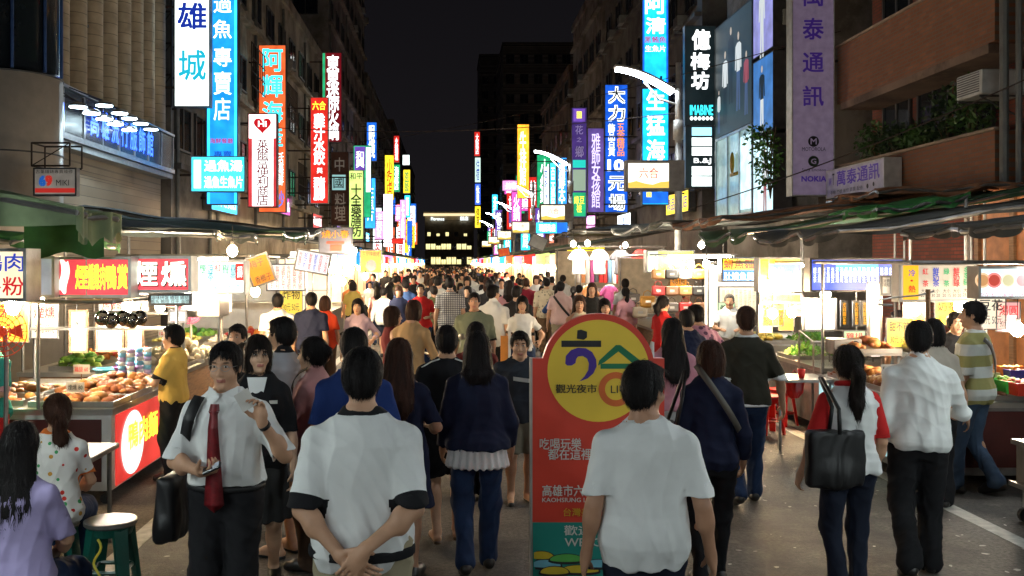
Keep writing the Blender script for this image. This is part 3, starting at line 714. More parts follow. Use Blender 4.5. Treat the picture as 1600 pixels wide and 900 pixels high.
# left, nearest: pale round-cornered tower with dark glass above
t = thing('building', 'pale building with a rounded cream corner column and dark glass above, far left edge', 'building', (-9.6, 15, 0))
b = MB(); b.lathe((-7.55, 16.3, 0), [(.95, 0), (.95, 5.2)], 28); b.box(-12, -7.56, 15.36, 17.2, 0, 5.2); b.build('corner_column', M('cream_panel', (.42, .37, .31), .35, var=.08), t, True, world=True)
b = MB()
for z in (3.9, 5.2): b.lathe((-7.55, 16.3, z), [(.962, 0), (.962, .025)], 28)
b.build('joint', framed, t, world=True)
b = MB(); b.lathe((-7.55, 16.3, 5.3), [(.9, 0), (.9, 9)], 28); b.box(-12, -7.56, 15.42, 17.2, 5.3, 14); b.build('curved_glass', glassd, t, True, world=True)
b = MB(); [b.tube([(-7.55 + .93 * math.cos(a), 16.3 + .93 * math.sin(a), 5.25), (-7.55 + .93 * math.cos(a), 16.3 + .93 * math.sin(a), 14)], .03, 6) for a in (-1.6, -1.0, -.4, .2)]; b.build('mullion', M('blue_metal', (.05, .1, .25), .3, metal=.6), t, world=True)
# left: ribbed facade with glass shopfront
t = thing('building', 'beige ribbed facade above a glass shopfront with purple letters and round lamps', 'building', (-9, 17.3, 0))
wr_ = wall_m('beige', (.30, .25, .19), pat=pat_brick((.25, .20, .15), (.12, .10, .08), .3, .22, 'Z'))
rib = M('rib_tile', (.34, .28, .20), .7, var=.25, scale=3, bump=.2, pat=pat_stripes((.17, .14, .10), .24, .07))
b = MB(); b.box(-13, XL - .25, 17.3, 25.9, 0, 16); b.build('wall', wr_, t, world=True)
for y in np.arange(17.95, 25.8, .92):
    b = MB(); yc = float(y); b.lathe((XL - .22, yc, 5.6), [(.27, 0), (.27, 10.4)], 12); b.build('pilaster', rib, t, True, world=True)
for y in (18.42, 20.26, 22.1, 23.94):
    window(t, XL - .24, y, 7.1, math.radians(90), .5, 1.3); window(t, XL - .24, y, 10.1, math.radians(90), .5, 1.3)
blk = M('black_panel', (.02, .02, .024), .25, var=.1)
b = MB(); n = 8
for i in range(n):
    y0 = 17.4 + i * 8.4 / n; b = MB(); b.box(XL - .2, XL + .1, y0, y0 + 8.4 / n - .02, 4.6, 5.45); b.build('fascia_panel', blk, t, world=True)
alum = M('aluminium', (.45, .46, .48), .3, metal=.8)
b = MB(); b.box(XL - .1, XL + .16, 17.4, 25.8, 4.48, 4.58); b.box(XL - .1, XL + .16, 17.4, 25.8, 5.47, 5.53)
for i in range(9): b.box(XL + .1, XL + .125, 17.38 + i * 1.05, 17.42 + i * 1.05, 4.6, 5.45)
b.build('trim', alum, t, world=True)
b = MB(); b.box(-10.5, XL + .1, 17.4, 25.8, 4.34, 4.46); b.build('canopy_ceiling', M('ceil', (.3, .32, .34), .4), t, world=True)
for i in range(7):
    b = MB(); b.lathe((XL - .35 - .5 * (i % 2), 18.3 + i * 1.0, 4.31), [(.09, 0), (.09, .025)], 14); b.build('downlight', G('cool_lamp', (.75, .95, 1.), 14, True), t, world=True)
sil = M('shutter', (.30, .34, .36), .35, metal=.6, pat=pat_stripes((.12, .14, .15), .1, .3), var=.1)
for i in range(4):
    y0 = 18.6 + i * 1.55; b = MB(); b.box(-8.6, -8.52, y0, y0 + 1.4, .2, 3.2); b.build('roller_shutter', sil, t, world=True)
    b = MB(); b.box(-8.6, -8.5, y0 + 1.41, y0 + 1.54, .12, 4.3); b.build('column', alum, t, world=True)
b = MB(); b.box(-8.62, -8.5, 18.6, 24.8, 3.22, 4.3); b.build('transom', M('shop_glass', (.15, .25, .28), .1, var=.2, es=.12, em=(.4, .8, .9), sample=False), t, world=True)
b = MB(); b.grid(lambda u, v: (-8.0 + .12 * math.sin(u * 40), 22.6 + u * 2.8, 1.2 + v * 3.0 + .1 * math.sin(9 * u)), 40, 4); b.build('foil_curtain', M('foil', (.55, .6, .6), .18, metal=.9, bump=.6, bscale=6), t, True, world=True)
# fascia writing on the plane x = XL+.14 (facing +x)
ft = thing('sign', 'row of blue-violet neon characters on the black fascia under round lamps', 'sign', (XL + .1, 17.4, 4.6), math.radians(90))
vio = G('violet_neon', (.04, .14, 1.), 3.); b = MB(); b.box(.0, 5.4, -.0045, -.001, .0, .01); b.build('mounting_rail', alum, ft)
for i, ch in enumerate('高雄流行服飾館'): letters(ft, ch, 2.3 + i * .62, 2.78 + i * .62, .12, .72, -.06, vio, .012)
letters(ft, 'J', .7, .95, .1, .55, -.06, vio, .02)
# the two rows of round lamps on arms
lampc = G('cool_disc', (.7, .92, 1.), 22, True)
for k, (px, py, Y) in enumerate([(122, 168, 17.9), (163, 166, 18.6), (187, 178, 19.6), (202, 186, 20.4), (220, 194, 21.2), (236, 203, 22.2), (143, 178, 18.2), (163, 187, 19.0), (180, 195, 19.9), (202, 204, 20.8)]):
    p = at(px, py, Y); l = thing('wall_lamp', '%s round white lamp in the %s row of lamps over the black fascia' % (['first', 'second', 'third', 'fourth', 'fifth', 'last', 'first', 'second', 'third', 'last'][k], 'upper' if k < 6 else 'lower'), 'lamp', p, 0, 'round lamps above the shopfront')
    b = MB(); b.lathe((0, 0, 0), [(.155, 0), (.155, .012), (.03, .03)], 20); b.build('lens', lampc, l)
    b = MB(); b.lathe((0, 0, .014), [(.17, 0), (.15, .05), (.05, .09)], 20); b.build('shade', alum, l)
    b = MB(); b.tube([(0, 0, .1), (XL - .1 - p.x + .3, .0, .35), (XL + .1 - p.x, 0, .38)], .014, 6); b.build('arm', framed, l)
# further left blocks
wgrey = wall_m('grey', (.30, .27, .24), pat=pat_stain((.15, .13, .11), .5, .45, .6)); wcream = wall_m('cream', (.42, .37, .29), pat=pat_stain((.2, .17, .13), .6, .45, .62)); wdark = wall_m('dark', (.16, .145, .13), pat=pat_stain((.07, .06, .055), .5, .45, .6)); wbrown = wall_m('brown', (.20, .13, .095), pat=pat_stain((.09, .06, .045), .6, .45, .6))
wtile = wall_m('tile', (.50, .46, .42), pat=pat_brick((.17, .155, .14), (.09, .08, .07), .24, .1, 'Y'))
building('dark narrow block behind the white and blue signs on the left', -14, XL, 26, 30.2, 17, wdark, '+x', 4, 2)
building('cream four storey block with caged balconies behind the orange sign', -15, XL, 30.4, 56, 13.9, wcream, '+x', 3, 9, ac=.35)
building('tall grey apartment block on the left rising out of frame', -16, XL, 60, 86, 40, wgrey, '+x', 11, 8, endw=3, ac=.15)
building('dark mid rise block down the left side of the street', -16, XL, 88, 126, 19, wdark, '+x', 4, 8, endw=2)
building('farthest low dark block on the left side of the street', -16, XL, 130, 215, 21, wdark, '+x', 4, 12)
# iron cages and frames on the left facade
rust = M('rust_iron', (.05, .035, .03), .7, metal=.3)
def lattice(label, x, y0, y1, z0, z1, n, m, r=.03, cat='frame', dx=0.):
    t = thing('iron_frame', label, cat, (x, y0, z0)); b = MB()
    for i in range(n + 1): y = (y1 - y0) * i / n; b.tube([(dx * i / n, y, 0), (dx * i / n, y, z1 - z0)], r, 5)
    for j in range(m + 1): z = (z1 - z0) * j / m; b.tube([(0, 0, z), (dx, y1 - y0, z)], r, 5)
    b.build('frame', rust, t); return t
def lattice_x(label, x0, x1, y, z0, z1, n, m, r=.03):
    t = thing('iron_frame', label, 'frame', (x0, y, z0)); b = MB()
    for i in range(n + 1): x = (x1 - x0) * i / n; b.tube([(x, 0, 0), (x, 0, z1 - z0)], r, 5); b.tube([(x, .5, 0), (x, .5, z1 - z0)], r, 5)
    for j in range(m + 1):
        z = (z1 - z0) * j / m; b.tube([(0, 0, z), (x1 - x0, 0, z)], r, 5); b.tube([(0, .5, z), (x1 - x0, .5, z)], r, 5); b.tube([(0, 0, z), (0, .5, z)], r, 5)
        if j < m: b.tube([(0, 0, z), (x1 - x0, 0, (z1 - z0) * (j + 1) / m)], r * .6, 5)
    b.build('frame', rust, t)
lattice_x('black iron lattice holding the white two character sign at left', X_(233, 25.6), X_(268, 25.6), 25.6, Z_(166, 25.6), 13, 2, 8)
lattice_x('rusty lattice tower behind the orange seafood sign', X_(376, 38), X_(400, 38), 38.5, Z_(330, 38), 12, 1, 9)
for i, (y, z) in enumerate(((33, 5.2), (38.5, 5.2), (44, 5.2), (33.5, 8.3), (41, 8.3), (47, 8.3), (51, 5.3))):
    lattice('window cage %s on the cream block above the stalls' % ('with bars, %s' % ['lowest and nearest', 'low, second along', 'low, third along', 'upper and nearest', 'upper middle', 'upper far', 'lowest and farthest'][i]), XL + .65, y, y + 2.6, z, z + 1.5, 8, 3, .02, 'window cage')
# right side
brick = M('brick_orange', (.25, .095, .045), .85, var=.2, scale=2, bump=.3, bscale=30, pat=pat_brick((.20, .075, .036), (.15, .11, .08), .24, .075, 'Y', .009))
brickx = M('brick_red', (.22, .05, .03), .85, var=.3, scale=2, bump=.3, bscale=30, pat=pat_brick((.16, .04, .025), (.08, .05, .04), .24, .075, 'Y', .009))
t = thing('building', 'orange brick building with planted balcony at right', 'building', (12, 15.8, 0))
b = MB(); b.box(XR + .9, 16, 15.6, 22.4, 0, 16); b.build('back_wall', brickx, t, world=True)
for z0_, z1_, nm in ((3.35, 4.28, 'lower_parapet'), (5.75, 7.05, 'upper_parapet'), (8.6, 9.9, 'top_parapet')):
    b = MB(); b.box(XR, XR + .18, 15.8, 22.2, z0_, z1_); b.box(XR + .18, XR + .9, 15.8, 15.98, z0_, z1_); b.box(XR + .18, XR + .9, 22.02, 22.2, z0_, z1_); b.build(nm, brick, t, world=True)
    b = MB(); b.box(XR - .04, XR + .22, 15.76, 22.24, z1_ + .002, z1_ + .05); b.build('coping', M('coping', (.3, .22, .16), .8), t, world=True)
    b = MB(); b.box(XR + .002, XR + .9, 15.99, 22.01, z0_ - .16, z0_ - .002); b.build('slab', wbrown, t, world=True)
for z in (4.5, 7.35):
    for y in (18.0, 19.5, 21.1): window(t, XR + .89, y, z, math.radians(-90), 1.3, 1.25)
b = MB(); b.tube([(XR - .02, 15.5, 0), (XR - .02, 15.5, 14)], .07, 8); b.tube([(XR + .1, 15.3, 0), (XR + .1, 15.3, 14)], .05, 8); b.build('drainpipe', M('pipe_grey', (.12, .12, .11), .5), t, world=True)
o = thing('air_conditioner', 'white boxed air conditioner on a bracket over the planted balcony', 'air conditioner', (XR + .1, 16.6, 4.95), math.radians(-90))
b = MB(); b.box(-.4, .4, -.1, .75, 0, .42, bev=.02); b.build('case', M('ac_white', (.5, .5, .48), .5), o)
b = MB(); [b.box(-.34, .34, -.115, -.102, .05 + i * .04, .07 + i * .04) for i in range(9)]; b.build('grille', framed, o)
b = MB(); b.tube([(-.35, .7, -.03), (-.35, -.1, -.03)], .02, 6); b.tube([(.35, .7, -.03), (.35, -.1, -.03)], .02, 6); b.tube([(.35, -.1, -.03), (.35, .78, -.5)], .015, 6); b.build('bracket', framed, o)
building('dark brown building at the right edge of frame', XR + .3, 16, 8, 15.1, 14, wbrown, '-x', 3, 3, z0=4.5)
building('grey shop building carrying the lit billboards on the right', XR + .6, 16, 24.9, 33, 15, wgrey, '-x', 3, 4, z0=6, ac=.3)
building('dark block behind the black and blue vertical signs', XR, 17, 34, 55, 20, wdark, '-x', 5, 7, endw=2, ac=.3)
building('grey narrow block past the ten dollar sign', XR, 17, 56, 69, 18.6, wgrey, '-x', 4, 5, endw=2)
building('brown flat roofed corner building in the middle distance right', XR, 19, 71, 92, 16.2, wbrown, '-x', 4, 6, endw=2)
building('wide tall apartment tower with many dark windows at right distance', 8.6, 24, 150, 172, 36, wtile, '-x', 10, 5, endw=7, wsize=(1.3, 1.5), ac=0, ledge=False)
building('low dark row in front of the apartment towers on the right', XR, 19, 94, 148, 12, wdark, '-x', 3, 10, endw=2)
building('tallest distant tower left of the wide apartment tower', 6.6, 16, 200, 215, 45, wtile, '-x', 12, 3, endw=4, wsize=(1.2, 1.5), ac=0, ledge=False)
# lit building closing the street
t = thing('building', 'lit building with golden windows closing the far end of the street', 'building', (.5, 232, 0))
b = MB(); b.box(-5.6, 6.2, 232, 246, 0, 13.6); b.box(-5.9, 6.5, 231.4, 246, 13.6, 14.3); b.build('wall', wall_m('beige2', (.50, .43, .33)), t, world=True)
for f, (z, h_) in enumerate(((1.6, 2.3), (5.2, 1.8), (8.4, 1.3))):
    for i in range(9 if f < 2 else 5):
        x = -4.8 + i * 1.24 if f < 2 else -4.6 + i * 2.2; window(t, x, 231.98, z, 0, 1.16 - .3 * (f == 2), h_ * (.8 if (i * 7 + f) % 3 else .55), lit=None if (i * 5 + f * 3) % 7 == 0 else FARW)
b = MB(); b.box(-5.9, 6.5, 231.2, 231.38, 13.3, 13.9); b.build('roof_edge_light', G('warm_edge', (1., .8, .45), 1.), t, world=True)
rs = thing('sign', 'small white rooftop lettering on the far lit building', 'sign', (.5, 231.3, 12.2))
b = MB(); b.box(-4.6, 5.4, .03, .08, -.1, .0); b.build('rail', framed, rs); letters(rs, 'Florence', -4.6, -1.4, 0, .8, 0, G('wht', (.9, 1., 1.), 2.2)); letters(rs, '飯店', 2.4, 4.4, 0, 1.0, 0, G('wht', (.9, 1., 1.), 2.2))

# ---------------------------------------------------------------- signs
white_e = G('sign_white', (.86, 1., .97), 2.2, True); cyan_e = G('sign_cyan', (.03, .55, .95), 2.2, True); blue_e = G('sign_blue', (.01, .12, .62), 1.4, True)
red_e = G('sign_red', (.85, .03, .02), .9, True); orange_e = G('sign_orange', (1., .16, .04), .95, True); yg_e = G('sign_yellowgreen', (.72, .95, .25), 1.2, True)
yel_e = G('sign_yellow', (1., .72, .03), 1.5, True); pur_e = G('sign_purple', (.22, .10, .62), .75, True); pink_e = G('sign_pink', (1., .35, .85), 1.6, True); grn_e = G('sign_green', (.02, .5, .2), .9, True)
amb_e = G('sign_amber', (1., .42, .03), 1.8, True); mag_e = G('sign_magenta', (.8, .1, .55), 1.2, True); lilac_d = M('sign_lilac', (.30, .25, .33), .5, es=.10, em=(.6, .45, .75), sample=False)  # lilac face: faint emission stands in for light reflected off the sign
T_w = G('ltr_white', (.95, 1., 1.), 1.9); T_r = G('ltr_red', (.75, .01, .02), .7); T_b = G('ltr_blue', (.01, .05, .5), .8); T_c = G('ltr_cyan', (.05, .85, 1.), 1.8); T_y = G('ltr_yellow', (1., .85, .05), 1.6)
T_k = M('ltr_black', (.012, .012, .012), .5, var=0, bump=0); T_dp = M('ltr_purple', (.07, .03, .30), .5, var=0, bump=0, es=.12, em=(.1, .03, .45), sample=False); T_dr = G('ltr_darkred', (.35, .01, .03), .5); T_o = G('ltr_orange', (1., .3, .02), 1.3); T_g = G('ltr_green', (.02, .45, .15), .8)
case = M('sign_case', (.10, .10, .105), .45, metal=.4); case_w = M('sign_case_white', (.5, .5, .48), .45, metal=.3)
def sign_at(name, label, loc, w, h, rz, face, texts=(), depth=.28, cs=None, rects=(), mount=0., cat='sign', group=None, frame=.025, side=None, tilt=0.):
    """texts: (string,u0,u1,v0,v1,mat[,bold]) with u to the right and v down, 0..1; rects: (u0,u1,v0,v1,mat,name)"""
    t = thing(name, label, cat, loc, rz, group); t.rotation_euler = (0, tilt, rz); cs = cs or case
    b = MB(); b.box(-w / 2, w / 2, .006, depth, -h / 2, h / 2); b.build('housing', side or cs, t)
    b = MB(); b.box(-w / 2 + frame, w / 2 - frame, 0, .0055, -h / 2 + frame, h / 2 - frame); b.build('face', face, t)
    b = MB(); f = frame
    b.box(-w / 2, w / 2, -.012, .005, h / 2 - f, h / 2); b.box(-w / 2, w / 2, -.012, .005, -h / 2, -h / 2 + f); b.box(-w / 2, -w / 2 + f, -.012, .005, -h / 2 + f, h / 2 - f); b.box(w / 2 - f, w / 2, -.012, .005, -h / 2 + f, h / 2 - f); b.build('rim', cs, t)
    for r in rects:
        b = MB(); b.box(-w / 2 + w * r[0], -w / 2 + w * r[1], -.004, -.0005, h / 2 - h * r[3], h / 2 - h * r[2]); b.build(r[5] if len(r) > 5 else 'panel', r[4], t)
    for q in texts: letters(t, q[0], -w / 2 + w * q[1], -w / 2 + w * q[2], h / 2 - h * q[4], h / 2 - h * q[3], -.0075, q[5], q[6] if len(q) > 6 else .008)
    if mount:
        sgn = 1 if mount > 0 else -1
        for z in ([-h * .4, 0, h * .4] if h > 2 else [-h * .25, h * .25]): b = MB(); b.tube([(sgn * w / 2, depth / 2, z), (sgn * w / 2 + mount, depth / 2, z)], .035, 6); b.build('bracket', rust, t)
    return t
def sign(label, px0, py0, px1, py1, Y, face, texts=(), rects=(), name='sign', **kw):
    """camera-parallel board given by its outline; texts/rects in outline pixels"""
    c = at((px0 + px1) / 2, (py0 + py1) / 2, Y); w, h = (px1 - px0) * Y / F, (py1 - py0) * Y / F
    U = lambda x: (x - px0) / (px1 - px0); V = lambda y: (y - py0) / (py1 - py0)
    tx = [(q[0], U(q[1]), U(q[3]), V(q[2]), V(q[4]), *q[5:]) for q in texts]; rc = [(U(q[0]), U(q[2]), V(q[1]), V(q[3]), *q[4:]) for q in rects]
    m = kw.pop('m', None)
    if m == 'L': kw['mount'] = -max(.3, (c.x - w / 2) - XL)
    if m == 'R': kw['mount'] = max(.3, XR - (c.x + w / 2))
    return sign_at(name, label, c, w, h, kw.pop('rz', 0.), face, tx, rects=rc, **kw)
col = lambda s: '\n'.join(s)
sign('tall white lightbox with one blue and one cyan character at upper left', 272, -150, 328, 167, 25.2, white_e, [('雄', 277, 4, 323, 46, G('deep_blue', (.01, .04, .45), .7), .02), ('城', 279, 78, 322, 126, G('mid_cyan', (.01, .45, .62), 1.), .015), ('高', 277, -80, 323, -36, T_b, .02)], m='L')
sign('tall blue lightbox with white brush characters for a fish restaurant', 322, -150, 372, 320, 26.4, G('sky_blue', (.01, .24, .75), 1.7, True), [('過', 334, -8, 362, 20, T_w), ('魚', 333, 31, 362, 60, T_w), ('專', 334, 74, 362, 104, T_w), ('賣', 334, 112, 362, 148, T_w), ('店', 334, 153, 360, 188, T_w), ('海鮮餐廳', 328, 216, 364, 224, T_r), ('專賣', 334, 236, 362, 246, T_b)], rects=[(324, -148, 328, 318, cyan_e, 'edge_tube'), (366, -148, 370, 318, cyan_e, 'edge_tube')], m='L')
sign('cyan lightbox with two white rows of characters in front of the blue sign', 298, 244, 383, 300, 23.5, G('bright_cyan', (.04, .75, .95), 2.2, True), [('過魚湯', 319, 250, 379, 268, T_w, .02), ('過魚生魚片', 319, 275, 379, 294, T_w, .02)], rects=[(303, 250, 314, 294, T_w, 'oval')], depth=.2)
sign('orange lightbox with large cyan characters for seafood', 404, 70, 447, 332, 36, orange_e, [('阿', 410, 76, 442, 112, T_c, .02), ('輝', 410, 117, 442, 152, T_c, .02), ('海', 410, 158, 442, 192, T_c, .02), ('產', 410, 198, 442, 230, T_c, .02), ('活\n海\n鮮', 434, 238, 443, 290, T_w), ('炒', 430, 298, 444, 324, G('ltr_blue2', (.05, .2, .9), 1.1))], m='L')
hs_ = sign('white and red convenience store lightbox with a red heart on top', 387, 177, 433, 324, 29, G('rose_red', (.8, .06, .07), .8, True), [(col('萊爾富便利商店'), 401, 218, 420, 321, T_dr, .01)], rects=[(389, 179, 431, 216, white_e), (394, 214, 427, 322, white_e)], m='L')
h_ = holder('heart_emblem', hs_, at(410, 195, 28.985))
b = MB(); pts = [(16 * math.sin(a) ** 3, 13 * math.cos(a) - 5 * math.cos(2 * a) - 2 * math.cos(3 * a) - math.cos(4 * a)) for a in np.linspace(0, 2 * math.pi, 28, endpoint=False)]
b.add([(x * .0165, -.004, z * .0165) for x, z in pts], [tuple(range(28))]); b.add([(x * .0165, .0, z * .0165) for x, z in pts], [tuple(range(27, -1, -1))]); b.build('heart', T_r, h_); letters(h_, 'Hi', -.13, .13, -.06, .12, -.006, T_w, .02)
sign('narrow red lightbox with white dumpling characters and yellow top', 485, 152, 513, 318, 44, red_e, [('六合', 488, 158, 509, 172, T_y, .02), (col('雞汁水餃'), 490, 177, 508, 258, T_w, .02), ('與', 495, 262, 504, 271, T_w), (col('豬腳'), 490, 276, 508, 313, T_w, .02)], m='L', cs=case_w)
sign('dark red lightbox with white hotpot characters behind the dumpling sign', 503, 82, 534, 222, 52, G('deep_red', (.30, .01, .02), .5, True), [(col('東東迷你火鍋'), 510, 86, 530, 219, T_w, .02)], m='L', rects=[(504, 83, 508, 221, grn_e, 'edge_panel')])
sign('brown board with two boxed characters left of the yellow sign', 517, 237, 545, 352, 48, M('brown_board', (.10, .04, .03), .6), [('中', 523, 246, 538, 268, M('pale_ltr', (.5, .45, .4), .5, es=.1)), ('國', 521, 276, 537, 294, T_k), (col('料理'), 523, 302, 540, 345, M('pale_ltr', (.5, .45, .4), .5))], rects=[(519, 273, 540, 297, G('dim_cyan', (.4, .75, .75), .6))], m='L')
sign('green framed lightbox with violet characters above the yellow sign', 552, 227, 580, 340, 58, grn_e, [(col('和興'), 556, 236, 569, 262, T_w)], rects=[(554, 229, 571, 266, pur_e), (572, 230, 579, 300, white_e)], m='L')
sign('yellow-green lightbox with black herbal soup characters', 545, 266, 568, 374, 46, yg_e, [('和平', 547, 270, 566, 280, T_k), (col('十全藥膳坊'), 548, 287, 565, 370, T_k, .015)], m='L')
sign('bright blue small lightbox right of the yellow-green sign', 570, 278, 587, 357, 60, G('azure', (.03, .35, 1.), 1.7, True), [(col('生魚片'), 574, 290, 584, 345, T_w, .015)], m='L')
sign('grey banner with orange characters and a painted lobster over left stalls', 498, 355, 551, 398, 19, M('grey_banner', (.16, .15, .17), .7), [('燒小春', 503, 360, 545, 372, T_o), ('ෆ', 508, 375, 540, 396, T_o)][:1], rects=[(510, 377, 538, 381, M('lobster_red', (.4, .07, .03), .6), 'picture'), (516, 382, 534, 392, M('lobster_red', (.4, .07, .03), .6), 'picture')], depth=.03)
far = [('red lit strip sign high above the far left crowd', 615, 212, 624, 254, 95, red_e, '火鍋城', T_w), ('dark green lit strip under the red one at far left', 614, 257, 625, 300, 96, grn_e, '海產店', T_w), ('yellow lit strip left of the dark sky', 630, 265, 641, 302, 100, yel_e, '茶藝', T_g), ('cyan strip under the far yellow strip', 632, 305, 641, 340, 101, cyan_e, '麵館', T_w),
       ('glaring white column sign with a pink edge at far left', 599, 303, 614, 386, 76, G('hot_white', (1., .9, 1.), 3., True), '', T_r), ('thin pink neon column beside the glaring white sign', 625, 312, 634, 375, 84, pink_e, '卡拉', T_w), ('small red sign under the pink neon column', 612, 372, 630, 381, 70, red_e, '', T_w), ('small blue lit square above far left stalls', 636, 345, 644, 383, 110, blue_e, '', T_w), ('tiny white lit strip at the top of the green strip', 629, 242, 640, 258, 104, white_e, '', T_k),
       ('red quarter of the tall far signpost left of the lamps', 741, 206, 750, 244, 120, red_e, '大飯店', T_w), ('pale quarter of the tall far signpost', 742, 246, 751, 285, 120.5, G('pale_green', (.7, .95, .85), 1.), '住宿', T_b), ('blue quarter of the tall far signpost', 742, 287, 751, 320, 121, G('royal', (.05, .15, .9), 1.2), '休息', T_w), ('yellow quarter of the tall far signpost', 742, 322, 751, 356, 121.5, yel_e, '停車', T_k)]
for (lb, a, c_, d, e, Y, m_, s_, tm) in far: sign(lb, a, c_, d, e, Y, m_, [(col(s_), a + 2, c_ + 3, d - 2, e - 3, tm)] if s_ else (), m='L' if a < 700 else 'R', depth=.4)
sign('amber glowing tall lightbox in the right distance', 808, 194, 827, 310, 62, amb_e, [(col('牛排館'), 812, 205, 822, 290, T_w)], m='R')
sign('small pink lightbox left of the amber one', 785, 282, 812, 298, 75, pink_e, [('美容', 790, 285, 807, 295, T_w)], m='R'); sign('magenta strip sign with white characters below the pink one', 799, 299, 815, 350, 74, mag_e, [(col('火鍋'), 802, 304, 812, 345, T_w)], m='R')
sign('narrow white and blue strip behind the second street lamp', 849, 260, 858, 325, 52, white_e, [(col('茶飲冰'), 850, 265, 856, 318, T_b)], m='R'); sign('cyan strip sign behind the second street lamp', 859, 254, 869, 345, 51, G('cy2', (.05, .6, 1.), 1.7, True), [(col('百元熱炒'), 861, 262, 867, 330, T_w)], m='R')
sign('blue lightbox with white seafood characters beside the second street lamp', 871, 246, 886, 345, 50, G('bl3', (.03, .3, .95), 1.6, True), [(col('海鮮大王'), 873, 256, 883, 330, T_w, .02)], m='R')
sign('low blue and cyan poster board beneath the second lamp box', 837, 347, 887, 365, 46, cyan_e, [('現撈海產', 842, 350, 868, 362, T_w, .02)], rects=[(870, 348, 886, 364, blue_e)], m='R')
sign('slim violet and green lightbox with a flower emblem', 893, 168, 917, 340, 47, G('dim_violet', (.10, .05, .30), .55, True), [('花', 899, 196, 911, 210, M('pl2', (.45, .4, .55), .5, es=.25, em=(.6, .5, .9))), ('之', 901, 214, 909, 222, M('pl2')), ('鄉', 899, 228, 912, 246, M('pl2')), ('綠豆\n椪', 897, 306, 913, 332, T_y)], rects=[(896, 170, 914, 190, pur_e), (901, 174, 909, 185, T_y, 'emblem'), (895, 250, 915, 262, G('teal', (.02, .6, .5), 1.)), (895, 265, 915, 298, G('pale_lime', (.45, .6, .45), .6)), (895, 301, 915, 338, grn_e)], m='R')
sign('rounded purple lightbox with pale vertical characters', 918, 200, 944, 332, 45, G('soft_violet', (.20, .12, .50), .6, True), [(col('雅飾女孩館'), 924, 208, 938, 325, G('violet_white', (.75, .65, 1.), 1.2), .01)], m='R')
ts_ = sign('blue ten dollar store lightbox with black and white characters', 945, 132, 981, 332, 46, G('cobalt', (.01, .10, .62), 1.2, True), [('大', 950, 135, 977, 162, T_w, .05), ('力', 950, 164, 977, 190, T_w, .05), (col('飾品百貨'), 950, 193, 961, 244, T_w), (col('五金精品'), 964, 193, 976, 244, T_o), ('10', 949, 249, 975, 268, T_w, .04), ('元', 950, 275, 977, 298, T_w, .05), ('場', 951, 303, 977, 329, T_w, .05)], m='R')
sb = ts_; sbl = at(963, 232, 46) ; sb_loc = ts_.location
for ch, a, c_, d, e in (('大', 951, 137, 976, 160), ('力', 951, 166, 976, 188), ('元', 952, 277, 976, 296), ('場', 952, 305, 976, 327)):
    p, q = at(a, e, 45.98) - sb.location, at(d, c_, 45.98) - sb.location; letters(sb, ch, p.x, q.x, p.z, q.z, -.05, T_k, .0)
sign('upper tall cyan seafood lightbox behind the street lamp', 1003, -160, 1045, 131, 35, G('cyan_blue', (.01, .42, .90), 1.9, True), [('阿', 1008, -10, 1040, 22, T_w, .02), ('清', 1009, 27, 1040, 53, T_w, .02), ('黑鮪魚', 1007, 57, 1041, 67, T_r, .01), ('生魚片', 1008, 71, 1040, 81, T_w, .01)], rects=[(1004, -158, 1007, 130, blue_e, 'edge_panel'), (1041, -158, 1044, 130, blue_e, 'edge_panel')], m='R')
sign('lower tall cyan seafood lightbox behind the street lamp', 1003, 138, 1045, 320, 35.2, MATS['cyan_blue'], [('生', 1010, 142, 1039, 172, T_w, .02), ('猛', 1010, 180, 1039, 212, T_w, .02), ('海', 1010, 218, 1039, 252, T_w, .02), ('產', 1010, 257, 1039, 284, T_w, .02)], rects=[(1004, 290, 1044, 318, blue_e, 'picture'), (1010, 300, 1018, 308, T_y, 'fish_picture'), (1026, 294, 1036, 300, cyan_e, 'fish_picture')], m='R')
sign('black lightbox with three white brush characters and cyan lettering', 1070, 40, 1119, 196, 33.2, M('black_face', (.014, .015, .017), .3, es=.02, em=(.3, .6, .7)), [('億', 1081, 46, 1110, 78, T_w, .03), ('梅', 1079, 82, 1109, 109, T_w, .03), ('坊', 1080, 112, 1108, 140, T_w, .03), ('IMABINE', 1078, 164, 1114, 180, T_c, .01), ('●●●●●●', 1078, 182, 1114, 188, T_w)], m='R')
sign('black directory board with six lit white slots below the black lightbox', 1071, 197, 1119, 294, 33.3, MATS['black_face'], [('B.&J', 1084, 247, 1111, 257, T_w)], rects=[(1081, 199, 1112, 212, G('slot_blue', (.35, .75, 1.), 1.5)), (1081, 215, 1112, 228, white_e), (1081, 230, 1112, 243, white_e), (1081, 260, 1112, 274, white_e), (1081, 276, 1112, 291, white_e)], m='R')
s = sign('tall lilac phone shop sign with purple characters and brand emblems', 1237, -120, 1304, 306, 22, lilac_d, [('萬', 1254, -26, 1287, 10, T_dp, .015), ('泰', 1254, 28, 1287, 62, T_dp, .015), ('通', 1254, 82, 1287, 113, T_dp, .015), ('訊', 1254, 134, 1287, 166, T_dp, .015), ('MOTOROLA', 1253, 230, 1290, 236, T_k, 0.), ('Sony Ericsson', 1253, 263, 1290, 269, T_k, 0.), ('NOKIA', 1252, 275, 1291, 284, T_dp, .03)], m='R', cs=case_w, depth=.35)
b = MB(); z0 = s.location.z
for py, kk in ((221, 0), (252, 1)):
    c = at(1271, py, 22) - s.location; b.add([(c.x + .125 * math.cos(a), -.008, c.z + .125 * math.sin(a)) for a in np.linspace(0, 2 * math.pi, 24, endpoint=False)], [tuple(range(24))], kk)
